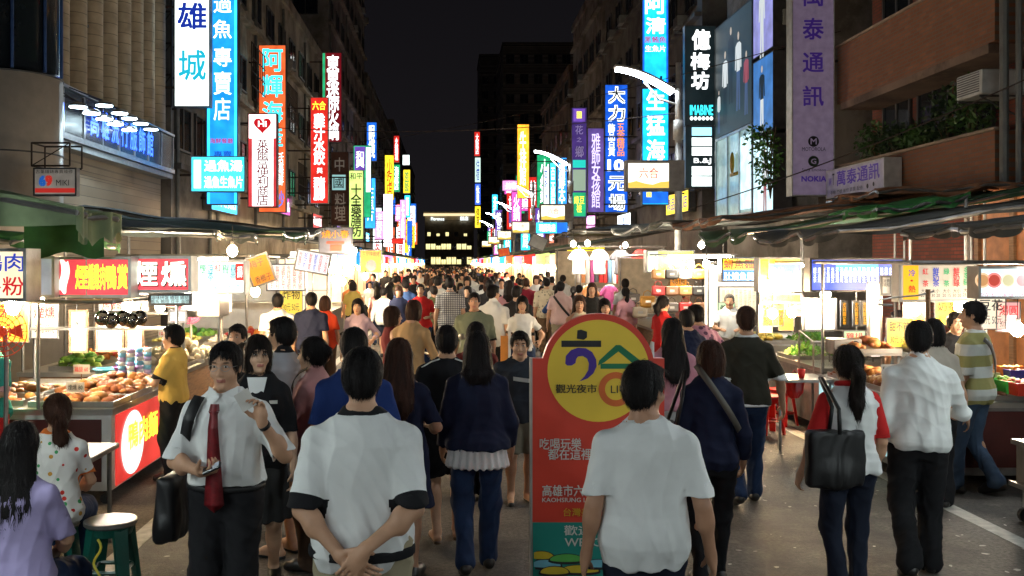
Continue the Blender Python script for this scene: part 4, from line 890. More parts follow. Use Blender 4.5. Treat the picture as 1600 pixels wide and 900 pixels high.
b.build('emblem', [T_k, M('swirl', (.03, .05, .03), .3)], s); c = at(1271, 221, 22) - s.location; letters(s, 'M', c.x - .07, c.x + .07, c.z - .07, c.z + .07, -.011, lilac_d, .01); c = at(1271, 252, 22) - s.location; letters(s, 'G', c.x - .06, c.x + .06, c.z - .06, c.z + .06, -.011, MATS['sign_lilac'], .01)
s = sign_at('sign', 'small white phone shop sign mounted flat on the lower brick parapet', (XR - .38, 20.4, 3.86), 2.9, .64, math.radians(-90), M('dirty_white', (.42, .40, .46), .5, es=.05, em=(.5, .45, .8)), [('W', .05, .10, .28, .55, T_dp), ('T', .115, .155, .15, .55, T_k), ('萬泰通訊', .20, .93, .10, .62, T_dp, .015), ('手機 門號 維修 買賣 配件', .08, .66, .74, .88, T_k, 0), ('●', .72, .755, .72, .88, T_k), ('●', .82, .85, .70, .84, T_k)], depth=.34, cs=case_w)
# small hanging board with a 69 emblem in a wire frame on the left
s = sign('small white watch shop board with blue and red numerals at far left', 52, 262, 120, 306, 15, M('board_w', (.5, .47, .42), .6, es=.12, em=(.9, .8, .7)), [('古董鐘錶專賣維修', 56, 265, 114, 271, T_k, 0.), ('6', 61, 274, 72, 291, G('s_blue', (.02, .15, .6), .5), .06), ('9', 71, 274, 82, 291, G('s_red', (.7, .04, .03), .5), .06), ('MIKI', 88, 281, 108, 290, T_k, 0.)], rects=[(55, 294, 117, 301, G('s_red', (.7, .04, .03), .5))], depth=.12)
lattice_x('square wire frame above the small watch shop board', X_(45, 15), X_(105, 15), 15.1, Z_(258, 15), Z_(222, 15), 1, 1, .015)
# billboards on the grey shop building (plane x = XR - .05, facing -x)
def billboard(label, y0, y1, z0, z1, face, figs, extra=()):
    w = y1 - y0; t = sign_at('billboard', label, (XR - .1, (y0 + y1) / 2, (z0 + z1) / 2), w, z1 - z0, math.radians(-90), face, depth=.5, cat='billboard')
    h = z1 - z0
    for k, (u, v, s_, mb, ml) in enumerate(figs):      # printed flat figures
        b = MB(); x = -w / 2 + u * w; z = h / 2 - v * h
        def P(pts, mi): b.add([(x + a * s_, -.003, z + c * s_) for a, c in pts], [tuple(range(len(pts)))], mi)
        P([(.04 * math.cos(a), .055 * math.sin(a) + .0) for a in np.linspace(0, 6.28, 10, endpoint=False)], 2)
        P([(-.05, -.08), (.05, -.08), (.12, -.12), (.13, -.42), (.09, -.42), (.07, -.2), (.07, -.45), (-.07, -.45), (-.07, -.2), (-.1, -.42), (-.14, -.42), (-.12, -.12)], 0)
        P([(-.07, -.45), (.07, -.45), (.075, -.95), (.02, -.95), (.0, -.55), (-.03, -.95), (-.085, -.95)], 1)
        b.build('printed_figure', [mb, ml, MATS['print_skin']], t)
    return t
M('print_skin', (.5, .4, .33), .5, es=.5, em=(.7, .6, .5), sample=False)
pw, pb_, pr_, pj = G('print_white', (.7, .75, .75), .75), G('print_black', (.02, .025, .03), .1), G('print_red', (.5, .08, .10), .5), G('print_denim', (.1, .16, .35), .4)
pk = G('poster_dark', (.04, .065, .065), .32, True); pv = G('poster_violet', (.35, .35, .8), .7, True); pbl = G('poster_blue', (.06, .22, .60), .7, True); pwt = G('poster_pale', (.55, .8, .85), 1.3, True)
billboard('large dark fashion billboard with a group of standing people', 28.1, 32, 6.2, 9.85, pk, [(.30, .3, 2.3, pw, pb_), (.46, .13, 2.4, pb_, pb_), (.66, .22, 2.4, pw, pj), (.86, .42, 1.9, pr_, pj), (.12, .6, 1.4, pw, pj)])
billboard('pale violet poster with a half figure right of the large billboard', 26.25, 28.0, 8.0, 10.4, pv, [(.45, .25, 2., pw, pw)]); billboard('blue poster with one dancing figure under the violet poster', 26.25, 28.0, 5.75, 7.9, pbl, [(.45, .15, 1.9, pb_, pw)]); billboard('tall pale lit poster with a standing figure beside the vine', 26.25, 28.0, 3.4, 5.65, pwt, [(.6, .2, 1.8, pw, pr_)])
t = thing('shop_window', 'lit upstairs shop window with a mannequin under the large billboard', 'shop window', (XR - .05, 30, 3.6))
b = MB(); b.box(-.02, .0, -1.9, 1.9, 0, 2.5); b.build('glass', M('lit_glass', (.3, .42, .42), .15, es=.35, em=(.5, .8, .8)), t)
b = MB(); [b.box(-.07, -.02, y, y + .06, 0, 2.5) for y in (-1.93, -.7, .55, 1.87)]; b.box(-.07, -.02, -1.9, 1.9, 2.5, 2.58); b.box(-.07, -.02, -1.9, 1.9, -.08, 0); b.build('frame', alum, t)
b = MB(); b.box(-.055, -.025, -1.8, -.8, .1, 2.3); b.build('lit_panel', pwt, t)
b = MB(); b.box(-.06, -.03, -.5, .3, 1.2, 1.3); b.ball((-.1, -.1, 1.6), (.06, .16, .35), 10); b.build('mannequin', M('mustard', (.45, .3, .03), .6), t, True)
# ---------------------------------------------------------------- plants
leafm = M('leaf', (.05, .11, .025), .55, var=.5, scale=3, bump=0); leafd = M('leaf_dark', (.025, .05, .015), .6, var=.5, scale=3, bump=0)
def leaves(b, c, r, n, s=.09, rr=None):
    rr = rr or rnd
    for _ in range(n):
        while True:
            q = Vector([rr.uniform(-1, 1) for _ in range(3)])
            if .15 < q.length < 1: break
        p = Vector((c[0] + q.x * r[0], c[1] + q.y * r[1], c[2] + q.z * r[2])); d = Vector([rr.gauss(0, 1) for _ in range(3)]).normalized(); w = d.cross(Vector([rr.gauss(0, 1) for _ in range(3)])).normalized(); k = s * rr.uniform(.6, 1.3)
        b.add([p, p + d * k * .5 + w * k * .25, p + d * k, p + d * k * .5 - w * k * .25], [(0, 1, 2, 3)])
for i, (y, z, r, n) in enumerate([(21.4, 4.75, (.35, .6, .45), 420), (20.4, 4.65, (.35, .6, .40), 400), (19.3, 4.6, (.33, .6, .35), 380), (18.3, 4.85, (.4, .55, .6), 500), (17.4, 4.9, (.4, .5, .62), 480)]):
    t = thing('potted_plant', '%s leafy plant on the brick balcony behind the lower parapet' % ['farthest', 'second farthest', 'middle low', 'tall fourth', 'nearest tall'][i], 'plant', (XR + .5, y, 4.0), 0, 'plants on the brick balcony')
    b = MB(); b.lathe((0, 0, .0), [(.14, 0), (.2, .32), (.22, .32), (.22, .36)], 14); b.build('pot', M('terracotta', (.22, .09, .05), .8), t)
    b = MB(); [b.tube([(0, 0, .3), (rnd.uniform(-.1, .1), rnd.uniform(-.3, .3), z - 4.0)], .012, 5) for _ in range(6)]; b.build('stem', M('stem', (.08, .06, .03), .8), t)
    b = MB(); leaves(b, (0, 0, z - 4.0), r, n, .13); b.build('foliage', leafd if i % 2 else leafm, t)
t = thing('vine', 'green creeper hanging beside the pale lit poster', 'plant', (XR - .4, 25.6, 3.8))
b = MB(); [b.tube([(0, 0, 0), (rnd.uniform(-.2, .1), rnd.uniform(-.2, .2), 1), (rnd.uniform(-.3, .1), rnd.uniform(-.4, .4), 1.9)], .015, 5) for _ in range(6)]; b.build('stem', M('stem'), t)
b = MB(); leaves(b, (-.1, 0, 1.1), (.4, .5, .95), 420, .15); leaves(b, (-.2, .3, 1.7), (.4, .5, .3), 120, .15); b.build('foliage', M('leaf_bright', (.07, .2, .03), .5, var=.5, bump=0), t)
# ---------------------------------------------------------------- street lamps
polem = M('pole_paint', (.62, .61, .58), .4, metal=.2)
def street_lamp(label, x, y, k=1., box=True, lit=70):
    t = thing('street_lamp', label, 'street lamp', (x, y, 0), 0, 'street lamps along the right side')
    b = MB(); b.tube([(0, 0, 0), (0, 0, 5.2 * k)], .105, 14, r2=.09); b.tube([(0, 0, 5.2 * k), (0, 0, 7.3 * k)], .09, 14, r2=.07); b.lathe((0, 0, 0), [(.2, 0), (.2, .25), (.13, .4)], 14); b.build('pole', polem, t, True)
    b = MB(); b.tube([(0, 0, 6.75 * k), (-.45, 0, 6.75 * k), (-.45, 0, 6.95 * k)], .035, 8); b.tube([(0, 0, 6.2 * k), (-.5, 0, 6.35 * k), (-.9, 0, 6.8 * k)], .03, 8); b.lathe((0, 0, 5.3 * k), [(.14, 0), (.14, .5)], 12); b.build('arm', polem, t, True)
    def bl(u, v, dz): 
        x_ = -.12 - u * 1.55; return (x_, (v - .5) * .5 * (1 - .45 * u), 6.55 * k + .62 * math.sin(u * 1.5) + dz)
    b = MB(); b.grid(lambda u, v: bl(u, v, .06), 12, 4, th=.06); b.build('lamp_head', polem, t, True)
    b = MB(); b.grid(lambda u, v: bl(u * .94 + .03, v * .9 + .05, 0), 12, 4, th=.08); b.build('lens', M('lamp_lens_%g' % lit, (.85, .93, 1.), .4, es=lit, var=0, bump=0), t, True)
    if box:
        b = MB(); b.box(-1.4, .13, -.13, .13, 3.95, 4.75); b.build('sign_box', M('box_grey', (.33, .31, .30), .5), t)
        for s_ in (-1, 1): b = MB(); b.box(-1.33, -.28, s_ * .132 - .004 * (s_ < 0), s_ * .132 + .004 * (s_ > 0), 4.03, 4.67); b.build('lit_panel', G('panel_cream', (1., .93, .72), 1.6, True), t)
        b = MB(); b.add([(-1.33 + i * .21, -.1365, 4.03 + (.13 + .05 * math.sin(i * 1.7)) * (i % 6 > -1)) for i in range(6)] + [(-.28, -.1365, 4.03), (-1.33, -.1365, 4.03)], [tuple(range(8))]); b.build('print', G('ltr_lime', (.9, .6, .1), 1.), t)
        letters(t, '六合', -1.05, -.55, 4.28, 4.55, -.139, T_r, .0)
    return t
for i, (x, y, lb) in enumerate([(6.0, 25, 'nearest tall grey street lamp with a white blade head and lit panel'), (5.55, 43.5, 'second street lamp with a lit panel, left of the violet sign'), (5.5, 62, 'third street lamp down the street'), (5.5, 80, 'fourth street lamp down the street'), (5.5, 98, 'fifth street lamp down the street'), (5.5, 117, 'sixth and farthest visible street lamp'), (6.2, 6.5, 'street lamp standing just outside the right of the view'), (6.2, -10, 'street lamp behind the viewpoint')]):
    street_lamp(lb, x, y, lit=30 if y > 20 else (55 if y > 0 else 95))  # the out-of-view lamps are added, and brighter, to light the foreground
# an unseen lamp added on the left behind the viewpoint to light foreground backs
street_lamp('left side street lamp behind the viewpoint', -5.2, -7, lit=80).rotation_euler = (0, 0, math.pi)
# overhead wires
for i, (a, c_, sg) in enumerate([((XL, 60, 9.5), (XR, 22, 7.4), .5), ((5, 20, 3.2), (XR, 13.2, 5.1), .15), ((XL, 30, 6.5), (6, 25, 6.0), .4)]):
    b = MB(); A_, B_ = Vector(a), Vector(c_); b.tube([A_.lerp(B_, q / 16) - Vector((0, 0, sg * 4 * (q / 16) * (1 - q / 16))) for q in range(17)], .012, 5)
    tag(b.build('overhead_wire', rust), ['long black wire crossing high over the street', 'thin wire running from the stall roof to the brick building', 'black wire from the cream block to the nearest lamp'][i], 'wire')
# ---------------------------------------------------------------- bulbs
bulbm = M('bulb_glow', (1., .70, .38), .4, es=620, var=0, bump=0); bulbw = M('bulb_white', (1., .86, .66), .4, es=560, var=0, bump=0); cord = M('cord', (.02, .02, .02), .6)
BULB = {}
def bulb(label, x, y, z, L=.25, m=None, r=.05, group='bare bulbs hanging over the stalls'):
    m = m or bulbm; k = (m.name, r)
    if k not in BULB:
        t = thing('light_bulb', label, 'light bulb', (x, y, z), 0, group)
        b = MB(); b.ball((0, 0, 0), (r, r, r * 1.15), 12); b.build('glass', m, t, True)
        b = MB(); b.tube([(0, 0, r), (0, 0, r + .05)], .018, 8); b.build('socket', cord, t); b = MB(); b.tube([(0, 0, r + .05), (0, 0, r + .25)], .005, 5); b.build('cable', cord, t); BULB[k] = t
    else: t = copy_tree(BULB[k]); t.location = (x, y, z); t['label'] = label
    return t
tubem = M('tube_glow', (.95, 1., .97), .4, es=110, var=0, bump=0)
def tube_light(label, p, q):
    p, q = Vector(p), Vector(q); t = thing('fluorescent_tube', label, 'tube light', p, 0, 'fluorescent tubes in the stalls'); b = MB(); b.tube([(0, 0, 0), q - p], .02, 8); b.build('tube', tubem, t)
    b = MB(); d = q - p; b.T = None; b.tube([Vector((0, 0, .05)), d + Vector((0, 0, .05))], .028, 6); b.build('batten', case_w, t); return t
# ---------------------------------------------------------------- stall parts
steel = M('steel', (.50, .48, .45), .28, metal=.9, var=.12, bump=.1); steeld = M('steel_worn', (.28, .27, .26), .38, metal=.8, var=.3); wood = M('wood', (.22, .12, .06), .7, var=.3, stretch=(1, 1, 8)); whitep = M('white_panel', (.62, .60, .56), .5, var=.1)
greenp = M('green_stool', (.005, .075, .055), .35, var=.15); redp = M('red_plastic', (.60, .012, .01), .3, var=.1)
def stall(name, label, x0, x1, y0, y1, ht, front, posts=(), top=2.15, top_m=None, back=None, shelf=True, legs=False, rail=True, cat='food stall'):
    t = thing(name, label, cat, ((x0 + x1) / 2, (y0 + y1) / 2, 0))
    b = MB(); b.box(x0, x1, y0, y1, ht - .05, ht); b.build('counter_top', top_m or steel, t, world=True)
    zb = .12
    for a in ((x0 + .02, x1 - .02, y0 + .02, y0 + .05, 'front_panel'), (x0 + .02, x1 - .02, y1 - .05, y1 - .02, 'rear_panel'), (x0 + .02, x0 + .05, y0 + .051, y1 - .051, 'side_panel'), (x1 - .05, x1 - .02, y0 + .051, y1 - .051, 'side_panel')):
        b = MB(); b.box(*a[:4], zb, ht - .052); b.build(a[4], front, t, world=True)
    for x in (x0 + .09, x1 - .09):
        for y in (y0 + .09, y1 - .09):
            b = MB(); b.tube([(x, y, .0), (x, y, zb - .002)], .022, 8); b.tube([(x, y - .02, .04), (x, y + .02, .04)], .045, 10); b.build('castor', cord, t, world=True)
    for (x, y) in posts: b = MB(); b.tube([(x, y, ht + .001), (x, y, top)], .017, 8); b.build('post', steeld, t, world=True)
    if rail and posts:
        b = MB(); b.tube([(x0, y0, top), (x1, y0, top)], .02, 8); b.tube([(x0, y1, top), (x1, y1, top)], .02, 8); b.tube([(x0, y0, top), (x0, y1, top)], .02, 8); b.tube([(x1, y0, top), (x1, y1, top)], .02, 8); b.build('roof_rail', steeld, t, world=True)
        if shelf and x0 < 0: b = MB(); b.box(x0, x1, y1 - .32, y1 - .02, ht + .55, ht + .57); b.build('shelf', steel, t, world=True)
    if back: b = MB(); b.box(x0, x1, y1 - .015, y1, ht + .1, top - .05); b.build('back_board', back, t, world=True)
    return t
FOODM = {}
def pile(label, x, y, z, w, d, h, n, size, cols, kind='lump', name='food_tray', cat='food tray', group=None, tray=True, seed=1):
    t = thing(name, label, cat, (x, y, z), 0, group); r = random.Random(seed * 31 + n)
    if tray:
        b = MB(); b.box(-w / 2, w / 2, -d / 2, d / 2, 0, .012); b.box(-w / 2, w / 2, -d / 2, -d / 2 + .012, .0121, .05); b.box(-w / 2, w / 2, d / 2 - .012, d / 2, .0121, .05); b.box(-w / 2, -w / 2 + .012, -d / 2 + .013, d / 2 - .013, .0121, .05); b.box(w / 2 - .012, w / 2, -d / 2 + .013, d / 2 - .013, .0121, .05); b.build('tray', steel, t)
    b = MB()
    for i in range(n):
        u, v = r.uniform(-1, 1), r.uniform(-1, 1); zz = h * (1 - max(abs(u), abs(v)) ** 2) * r.uniform(.6, 1) + size * .4 + .012
        k = size * r.uniform(.7, 1.25); mi = r.randrange(len(cols)); c = (u * (w / 2 - k - .012), v * (d / 2 - k - .012), zz)
        if kind == 'lump': b.ball(c, (k * r.uniform(.8, 1.4), k * r.uniform(.8, 1.2), k * r.uniform(.5, .8)), 7, mi, jit=.18)
        elif kind == 'round': b.ball(c, k, 8, mi)
        elif kind == 'stick': a = r.uniform(0, 3.1); b.tube([(c[0] - k * math.cos(a), c[1] - k * math.sin(a), zz), (c[0], c[1], zz + k * .15), (c[0] + k * math.cos(a), c[1] + k * math.sin(a), zz - .005)], k * .28, 6, mi)
        elif kind == 'leaf': leaves(b, c, (k, k, k * .7), 5, k * 1.6, r); b.m[-5:] = [mi] * 5
    b.build('food' if name == 'food_tray' else 'goods', cols, t, kind not in ('leaf',), kind='stuff'); return t
fried = [M('fried_a', (.42, .16, .04), .6, var=.3), M('fried_b', (.55, .26, .07), .6, var=.3), M('fried_c', (.30, .09, .03), .6, var=.3)]
bun = [M('bun_a', (.68, .55, .36), .6), M('bun_b', (.74, .66, .50), .6)]; redf = [M('fruit_red', (.45, .03, .02), .35), M('fruit_orange', (.65, .20, .03), .4)]
greenf = [M('veg_a', (.10, .28, .03), .6), M('veg_b', (.25, .42, .06), .6)]; yelf = [M('yel_a', (.65, .42, .05), .6), M('yel_b', (.6, .5, .12), .6)]
darkf = [M('dark_a', (.10, .03, .02), .4), M('dark_b', (.2, .07, .03), .4)]; whitef = [M('whitef', (.7, .66, .58), .6)]
glow_w = G('glow_white', (1., .90, .72), 1.7, True); glow_s = G('glow_soft', (1., .82, .55), 1.1, True)  # stall back boards get their own glow in place of burnt-out stall light
def board_glyphs(t, w, h, rows, cols, mats, y=-.0075, m=.06, s='魷魚羹肉圓米粉麵線炒飯豆花紅茶綠豆冰湯滷味燒烤雞排蚵仔煎臭豆腐'):
    for i in range(cols):
        u0 = -w / 2 + w * (m + (1 - 2 * m) * i / cols); cw = w * (1 - 2 * m) / cols
        st = ''.join(s[(i * 7 + j * 3 + len(t.name)) % len(s)] for j in range(rows)); letters(t, col(st), u0 + cw * .15, u0 + cw * .85, -h / 2 + h * m, h / 2 - h * m, y, mats[i % len(mats)], .0)

# ======================= LEFT STALLS
# smoked meat stall
st = stall('food_stall', 'smoked meat stall with a lit red sign, glass case posts and trays of chicken', -4.55, -2.9, 8.3, 10.5, .83, whitep, posts=[(-4.5, 8.35), (-4.42, 8.6), (-3.55, 8.32), (-4.5, 10.45), (-2.95, 10.45)], top=1.76)
b = MB(); b.box(-2.918, -2.906, 8.42, 10.4, .14, .76); b.build('lit_side_panel', G('stall_red', (.9, .05, .04), .7, True), st, world=True)
p = holder('side_print', st, (-2.90, 8.42, .14), math.radians(90))
b = MB(); b.add([(.42 + .32 * math.cos(a), -.0002, .31 + .29 * math.sin(a)) for a in np.linspace(0, 2 * math.pi, 30, endpoint=False)], [tuple(range(30))]); b.build('oval', G('oval_white', (.75, .95, .9), 1.0), p)
letters(p, '鴨肉麵', .28, 1.15, .25, .50, -.004, T_y, .02); letters(p, '&', 1.25, 1.42, .22, .42, -.004, G('ltr_lime', (.5, 1., .1), 1.4), .02); letters(p, '粉肝', 1.5, 1.9, .2, .45, -.004, T_b, .02)
b = MB(); b.box(-4.5, -3.0, 8.302, 8.312, .2, .74); b.build('dark_panel', M('maroon_panel', (.06, .01, .008), .4), st, world=True)
p = holder('front_print', st, (-3.75, 8.29, .45)); letters(p, '煙燻滷味', -.4, .5, -.15, .12, .0, T_y, .02)
sgn = sign('lit red stall sign with yellow characters, left of the white smoked characters', 86, 401, 205, 465, 8.4, G('hot_red', (.95, .07, .09), 1., True), [('煙', 118, 414, 138, 452, T_y, .02), ('燻雞肉', 138, 412, 165, 453, T_y, .02), ('鴨賞', 166, 413, 200, 452, T_y, .02)], rects=[(134, 402, 136, 464, steel, 'divider')], depth=.24, cs=case_w)
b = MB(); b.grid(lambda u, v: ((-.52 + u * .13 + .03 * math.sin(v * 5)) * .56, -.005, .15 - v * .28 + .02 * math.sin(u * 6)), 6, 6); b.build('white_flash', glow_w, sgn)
sign('pale blank end of the lit red stall sign', 60, 400, 86, 465, 8.3, M('pale_end', (.5, .52, .55), .5, es=.28, em=(.8, .85, .9)), (), depth=.2, cs=case_w)
q = sign('lit red stall sign with two big white smoked characters', 206, 400, 299, 457, 8.6, MATS['hot_red'], [('煙', 213, 410, 248, 449, T_k, .02), ('燻', 254, 409, 293, 449, T_k, .02)], depth=.24, cs=case_w)
for ch, a, d in (('煙', 211, 246), ('燻', 252, 291)): p0, p1 = at(a, 447, 8.58) - q.location, at(d, 408, 8.58) - q.location; letters(q, ch, p0.x, p1.x, p0.z, p1.z, -.022, G('hot_cream', (1., 1., .8), 2.4), .02)
sign('pale price list board tucked under the big white smoked characters', 232, 458, 300, 478, 8.9, G('cool_board', (.6, .85, .85), .9, True), [('滷味拼盤 雞翅 雞腿\n鴨舌 鴨翅 豆干 海帶', 236, 461, 296, 475, T_k, 0)], depth=.03)
sign('white lightbox with blue and red characters at the left edge of frame', -70, 388, 42, 471, 7.3, glow_s, [('鵝肉', -30, 396, 38, 424, T_b, .01), ('冬粉', -30, 432, 38, 462, T_r, .01)], depth=.25, cs=steeld)
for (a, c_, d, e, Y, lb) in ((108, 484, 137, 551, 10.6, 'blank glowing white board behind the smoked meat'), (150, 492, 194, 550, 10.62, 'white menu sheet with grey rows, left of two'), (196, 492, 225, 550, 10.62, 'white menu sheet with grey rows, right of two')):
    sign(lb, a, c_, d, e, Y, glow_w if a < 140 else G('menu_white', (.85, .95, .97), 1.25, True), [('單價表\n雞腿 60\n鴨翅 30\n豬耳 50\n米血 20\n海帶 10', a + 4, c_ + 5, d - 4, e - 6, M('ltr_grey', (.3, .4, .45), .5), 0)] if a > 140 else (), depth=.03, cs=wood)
sign('red rooster silhouette board behind the hanging steel domes', 155, 470, 232, 486, 10.7, glow_s, [('香雞城', 162, 472, 192, 484, T_r, .01), ('米苔目', 198, 471, 228, 484, T_g, .01)], depth=.03)
dome = M('dome_steel', (.25, .24, .22), .12, metal=1.)
DM = None
for i, px in enumerate((160, 174, 193, 206, 219)):
    p = at(px, 497 + (i % 2) * 4, 8.8 + .05 * i)
    if DM is None:
        DM = thing('hanging_ladle', 'x', 'ladle', p, 0, 'steel domes hanging on hooks in the smoked meat stall')
        b = MB(); b.ball((0, 0, 0), (.068, .068, .075), 14); b.build('bowl', dome, DM, True); b = MB(); b.tube([(0, 0, .07), (.01, 0, .13), (-.01, 0, .16), (0, 0, .2)], .006, 6); b.build('hook', steel, DM); o = DM
    else: o = copy_tree(DM); o.location = p
    o['label'] = '%s of five shiny steel domes hanging in the smoked meat stall' % ['leftmost', 'second from left', 'middle', 'second from right', 'rightmost'][i]
for i, (x, y, w, d, n) in enumerate([(-3.35, 9.2, .85, .6, 60), (-3.35, 9.85, .85, .55, 55), (-3.3, 8.62, .75, .46, 46), (-4.1, 9.3, .6, .6, 30), (-4.05, 8.7, .6, .45, 20)]):
    pile('%s tray heaped with fried orange chicken on the smoked meat stall' % ['middle street side', 'rear street side', 'front street side', 'inner rear', 'inner front'][i], x, y, .832, w, d, .10 if i < 2 else .05, n, .055, fried, seed=i)
for i, (px, Y) in enumerate(((203, 10.3), (216, 10.3), (229, 10.4), (242, 10.4))):
    t = thing('cup_stack', '%s of four stacks of blue printed plastic cups' % ['leftmost', 'second', 'third', 'rightmost'][i], 'cup stack', (X_(px, Y), Y - .25, .832), 0, 'stacks of plastic cups')
    for k in range(8): b = MB(); b.lathe((0, 0, k * .045), [(.035, 0), (.043, .05)], 12); b.build('cup', [M('cup_blue', (.15, .45, .7), .3), M('cup_white', (.7, .75, .78), .3), M('cup_violet', (.35, .3, .6), .3)][(k + i) % 3], t, True)
for i, (px, Y, c_, lb) in enumerate(((170, 10.25, (.05, .35, .5), 'teal plastic basin behind the fried chicken'), (186, 10.2, (.45, .12, .4), 'purple plastic basin behind the fried chicken'), (176, 10.3, (.1, .4, .6), 'blue plastic tub nearest the cup stacks'))):
    t = thing('basin', lb, 'basin', (X_(px, Y) + .1 * i, Y, .832)); b = MB(); b.lathe((0, 0, 0), [(.1, 0), (.15, .13 + .03 * i), (.165, .135 + .03 * i), (.155, .14 + .03 * i), (.14, .13), (.095, .02)], 18); b.build('bowl', M('basin_%d' % i, c_, .3), t, True)
# bare table with a seat for customers by the stall
t = thing('table', 'plain steel topped table in front of the smoked meat stall', 'table', (-3.0, 6.9, 0)); b = MB(); b.box(-.85, .52, -.35, .35, .70, .74, bev=.008); b.build('table_top', steeld, t)
for x in (-.8, .46):
    for y in (-.3, .3): b = MB(); b.tube([(x, y, 0), (x, y, .70)], .018, 8); b.build('leg', steeld, t)
def stool(label, x, y, m, h=.45, seat=None, group=None, rz=.3, mark=None):
    t = thing('stool', label, 'stool', (x, y, 0), rz, group); b = MB(); b.lathe((0, 0, h - .035), [(.155, 0), (.165, .01), (.165, .03), (.155, .035)], 24); b.build('seat', seat or m, t)
    for i in range(4):
        a = math.pi / 4 + i * math.pi / 2; c, s_ = math.cos(a), math.sin(a); b = MB()
        b.T = Matrix.Rotation(a, 4, 'Z'); b.add([(.10, -.045, h - .036), (.14, -.045, h - .036), (.14, .045, h - .036), (.10, .045, h - .036), (.175, -.035, 0), (.20, -.035, 0), (.20, .035, 0), (.175, .035, 0)], [(0, 1, 2, 3), (7, 6, 5, 4), (0, 4, 5, 1), (1, 5, 6, 2), (2, 6, 7, 3), (3, 7, 4, 0)]); b.build('leg', m, t)
    b = MB(); R_ = .155
    for i in range(4): a = math.pi / 4 + i * math.pi / 2; b.tube([(R_ * math.cos(a), R_ * math.sin(a), .16), (R_ * math.cos(a + math.pi / 2), R_ * math.sin(a + math.pi / 2), .16)], .014, 6)
    b.build('stretcher', m, t)
    b = MB(); b.lathe((0, 0, h - .09), [(.13, 0), (.15, .055)], 24); b.build('skirt', m, t)
    if mark: b = MB(); b.tube([(.14 + .010, -.02 + .02 * math.sin(k * .9), h - .1 - k * .022) if 0 else (-.02 + .022 * math.sin(k * .8), -.172 - .0035 * k * .3, h - .08 - k * .025) for k in range(11)], .008, 6); b.build('squiggle', mark, t)
    return t
stool('dark green plastic stool with a round steel seat and yellow squiggle', X_(173, 6.1), 6.1, greenp, .47, steeld, rz=0, mark=M('squig', (.6, .5, .05), .5))
# fruit and bun stall
stall('fruit_stall', 'fruit and bun stall piled with pale rolls behind the yellow shirt boy', -4.9, -3.05, 10.9, 13.2, .85, wood, posts=[(-4.85, 10.95), (-4.85, 13.15), (-3.1, 13.15)], top=2.1, cat='fruit stall')
for i, (x, y, w, d, h_, n, s_, c_, lb, kd) in enumerate([(-3.45, 11.5, .7, .7, .16, 60, .055, bun, 'heap of round pale buns nearest the street', 'round'), (-3.4, 12.3, .75, .75, .24, 70, .05, bun, 'second heap of pale buns farther back', 'round'), (-4.2, 12.2, .8, .8, .30, 80, .045, redf, 'heap of red and orange fruit on the fruit stall', 'round'), (-4.3, 11.3, .6, .5, .2, 50, .05, greenf, 'bunch of green and yellow produce beside the boy', 'lump')]):
    pile(lb, x, y, .852, w, d, h_, n, s_, c_, kd, seed=i + 9)
sign('white lightbox menu with green and cyan columns and a red disc', 305, 407, 384, 460, 10.9, G('mint_white', (.8, 1., .95), 1.5, True), [(col('椰子'), 312, 413, 322, 430, T_g, .01), (col('涼茶'), 324, 413, 334, 440, G('ltr_teal', (.02, .4, .5), .7), .01), ('紅', 336, 413, 346, 424, T_r, .01), (col('銀耳'), 347, 413, 358, 428, T_g), (col('青草茶'), 359, 413, 370, 436, MATS['ltr_teal']), ('苦瓜汁 楊桃汁 冬瓜茶', 312, 444, 375, 454, MATS['ltr_teal'], 0), (col('招牌'), 371, 416, 379, 434, T_w)], rects=[(368, 412, 381, 438, red_e, 'disc')], depth=.22, cs=case_w)
sign('small handwritten white price card over the fruit', 263, 484, 293, 505, 11.2, G('card', (.9, .95, 1.), 1.), [('芭樂50元', 267, 487, 290, 495, T_k, 0), ('蓮霧100', 267, 497, 290, 503, T_r, 0)], depth=.01)
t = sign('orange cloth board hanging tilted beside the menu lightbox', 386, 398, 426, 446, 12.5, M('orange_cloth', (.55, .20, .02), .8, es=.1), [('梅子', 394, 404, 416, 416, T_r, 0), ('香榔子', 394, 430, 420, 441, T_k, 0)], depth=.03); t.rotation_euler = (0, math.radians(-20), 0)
t = sign('tilted white price board covered with small red and blue rows of characters', 461, 392, 516, 427, 14.5, G('board_lilac', (.8, .85, .95), .9, True), [(col('炒飯炒'), 466, 396, 471, 423, T_r, 0), (col('蚵仔煎'), 474, 396, 479, 423, T_b, 0), (col('魷魚羹'), 482, 396, 487, 423, T_r, 0), (col('鱔魚意'), 490, 396, 495, 423, T_b, 0), (col('肉燥飯'), 498, 396, 503, 423, T_r, 0), (col('下水湯'), 507, 396, 512, 423, T_r, 0)], depth=.04); t.rotation_euler = (0, math.radians(10), 0)
t = sign('white menu wall with a grid of red characters in the third left stall', 416, 412, 478, 455, 16.5, G('warm_menu', (1., .85, .72), 1.2, True), depth=.05); board_glyphs(t, .66, .46, 5, 6, [T_r], s='炸蝦花枝丸魚湯飯')
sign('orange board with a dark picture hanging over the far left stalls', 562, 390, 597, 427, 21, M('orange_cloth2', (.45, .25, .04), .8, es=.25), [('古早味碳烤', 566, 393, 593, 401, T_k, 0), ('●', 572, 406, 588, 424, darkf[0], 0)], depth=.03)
# steel food cabinet
t = thing('steel_cabinet', 'brushed steel hood cabinet standing over the fruit stall', 'cabinet', (-2.95, 11.4, 1.35)); b = MB(); b.box(-.22, .24, 0, .5, .1, .50, bev=.01); b.build('hood', steel, t); b = MB(); b.tube([(-.2, .03, -.5), (-.2, .03, .1)], .015, 6); b.tube([(.22, .03, -.5), (.22, .03, .1)], .015, 6); b.build('leg', steel, t)
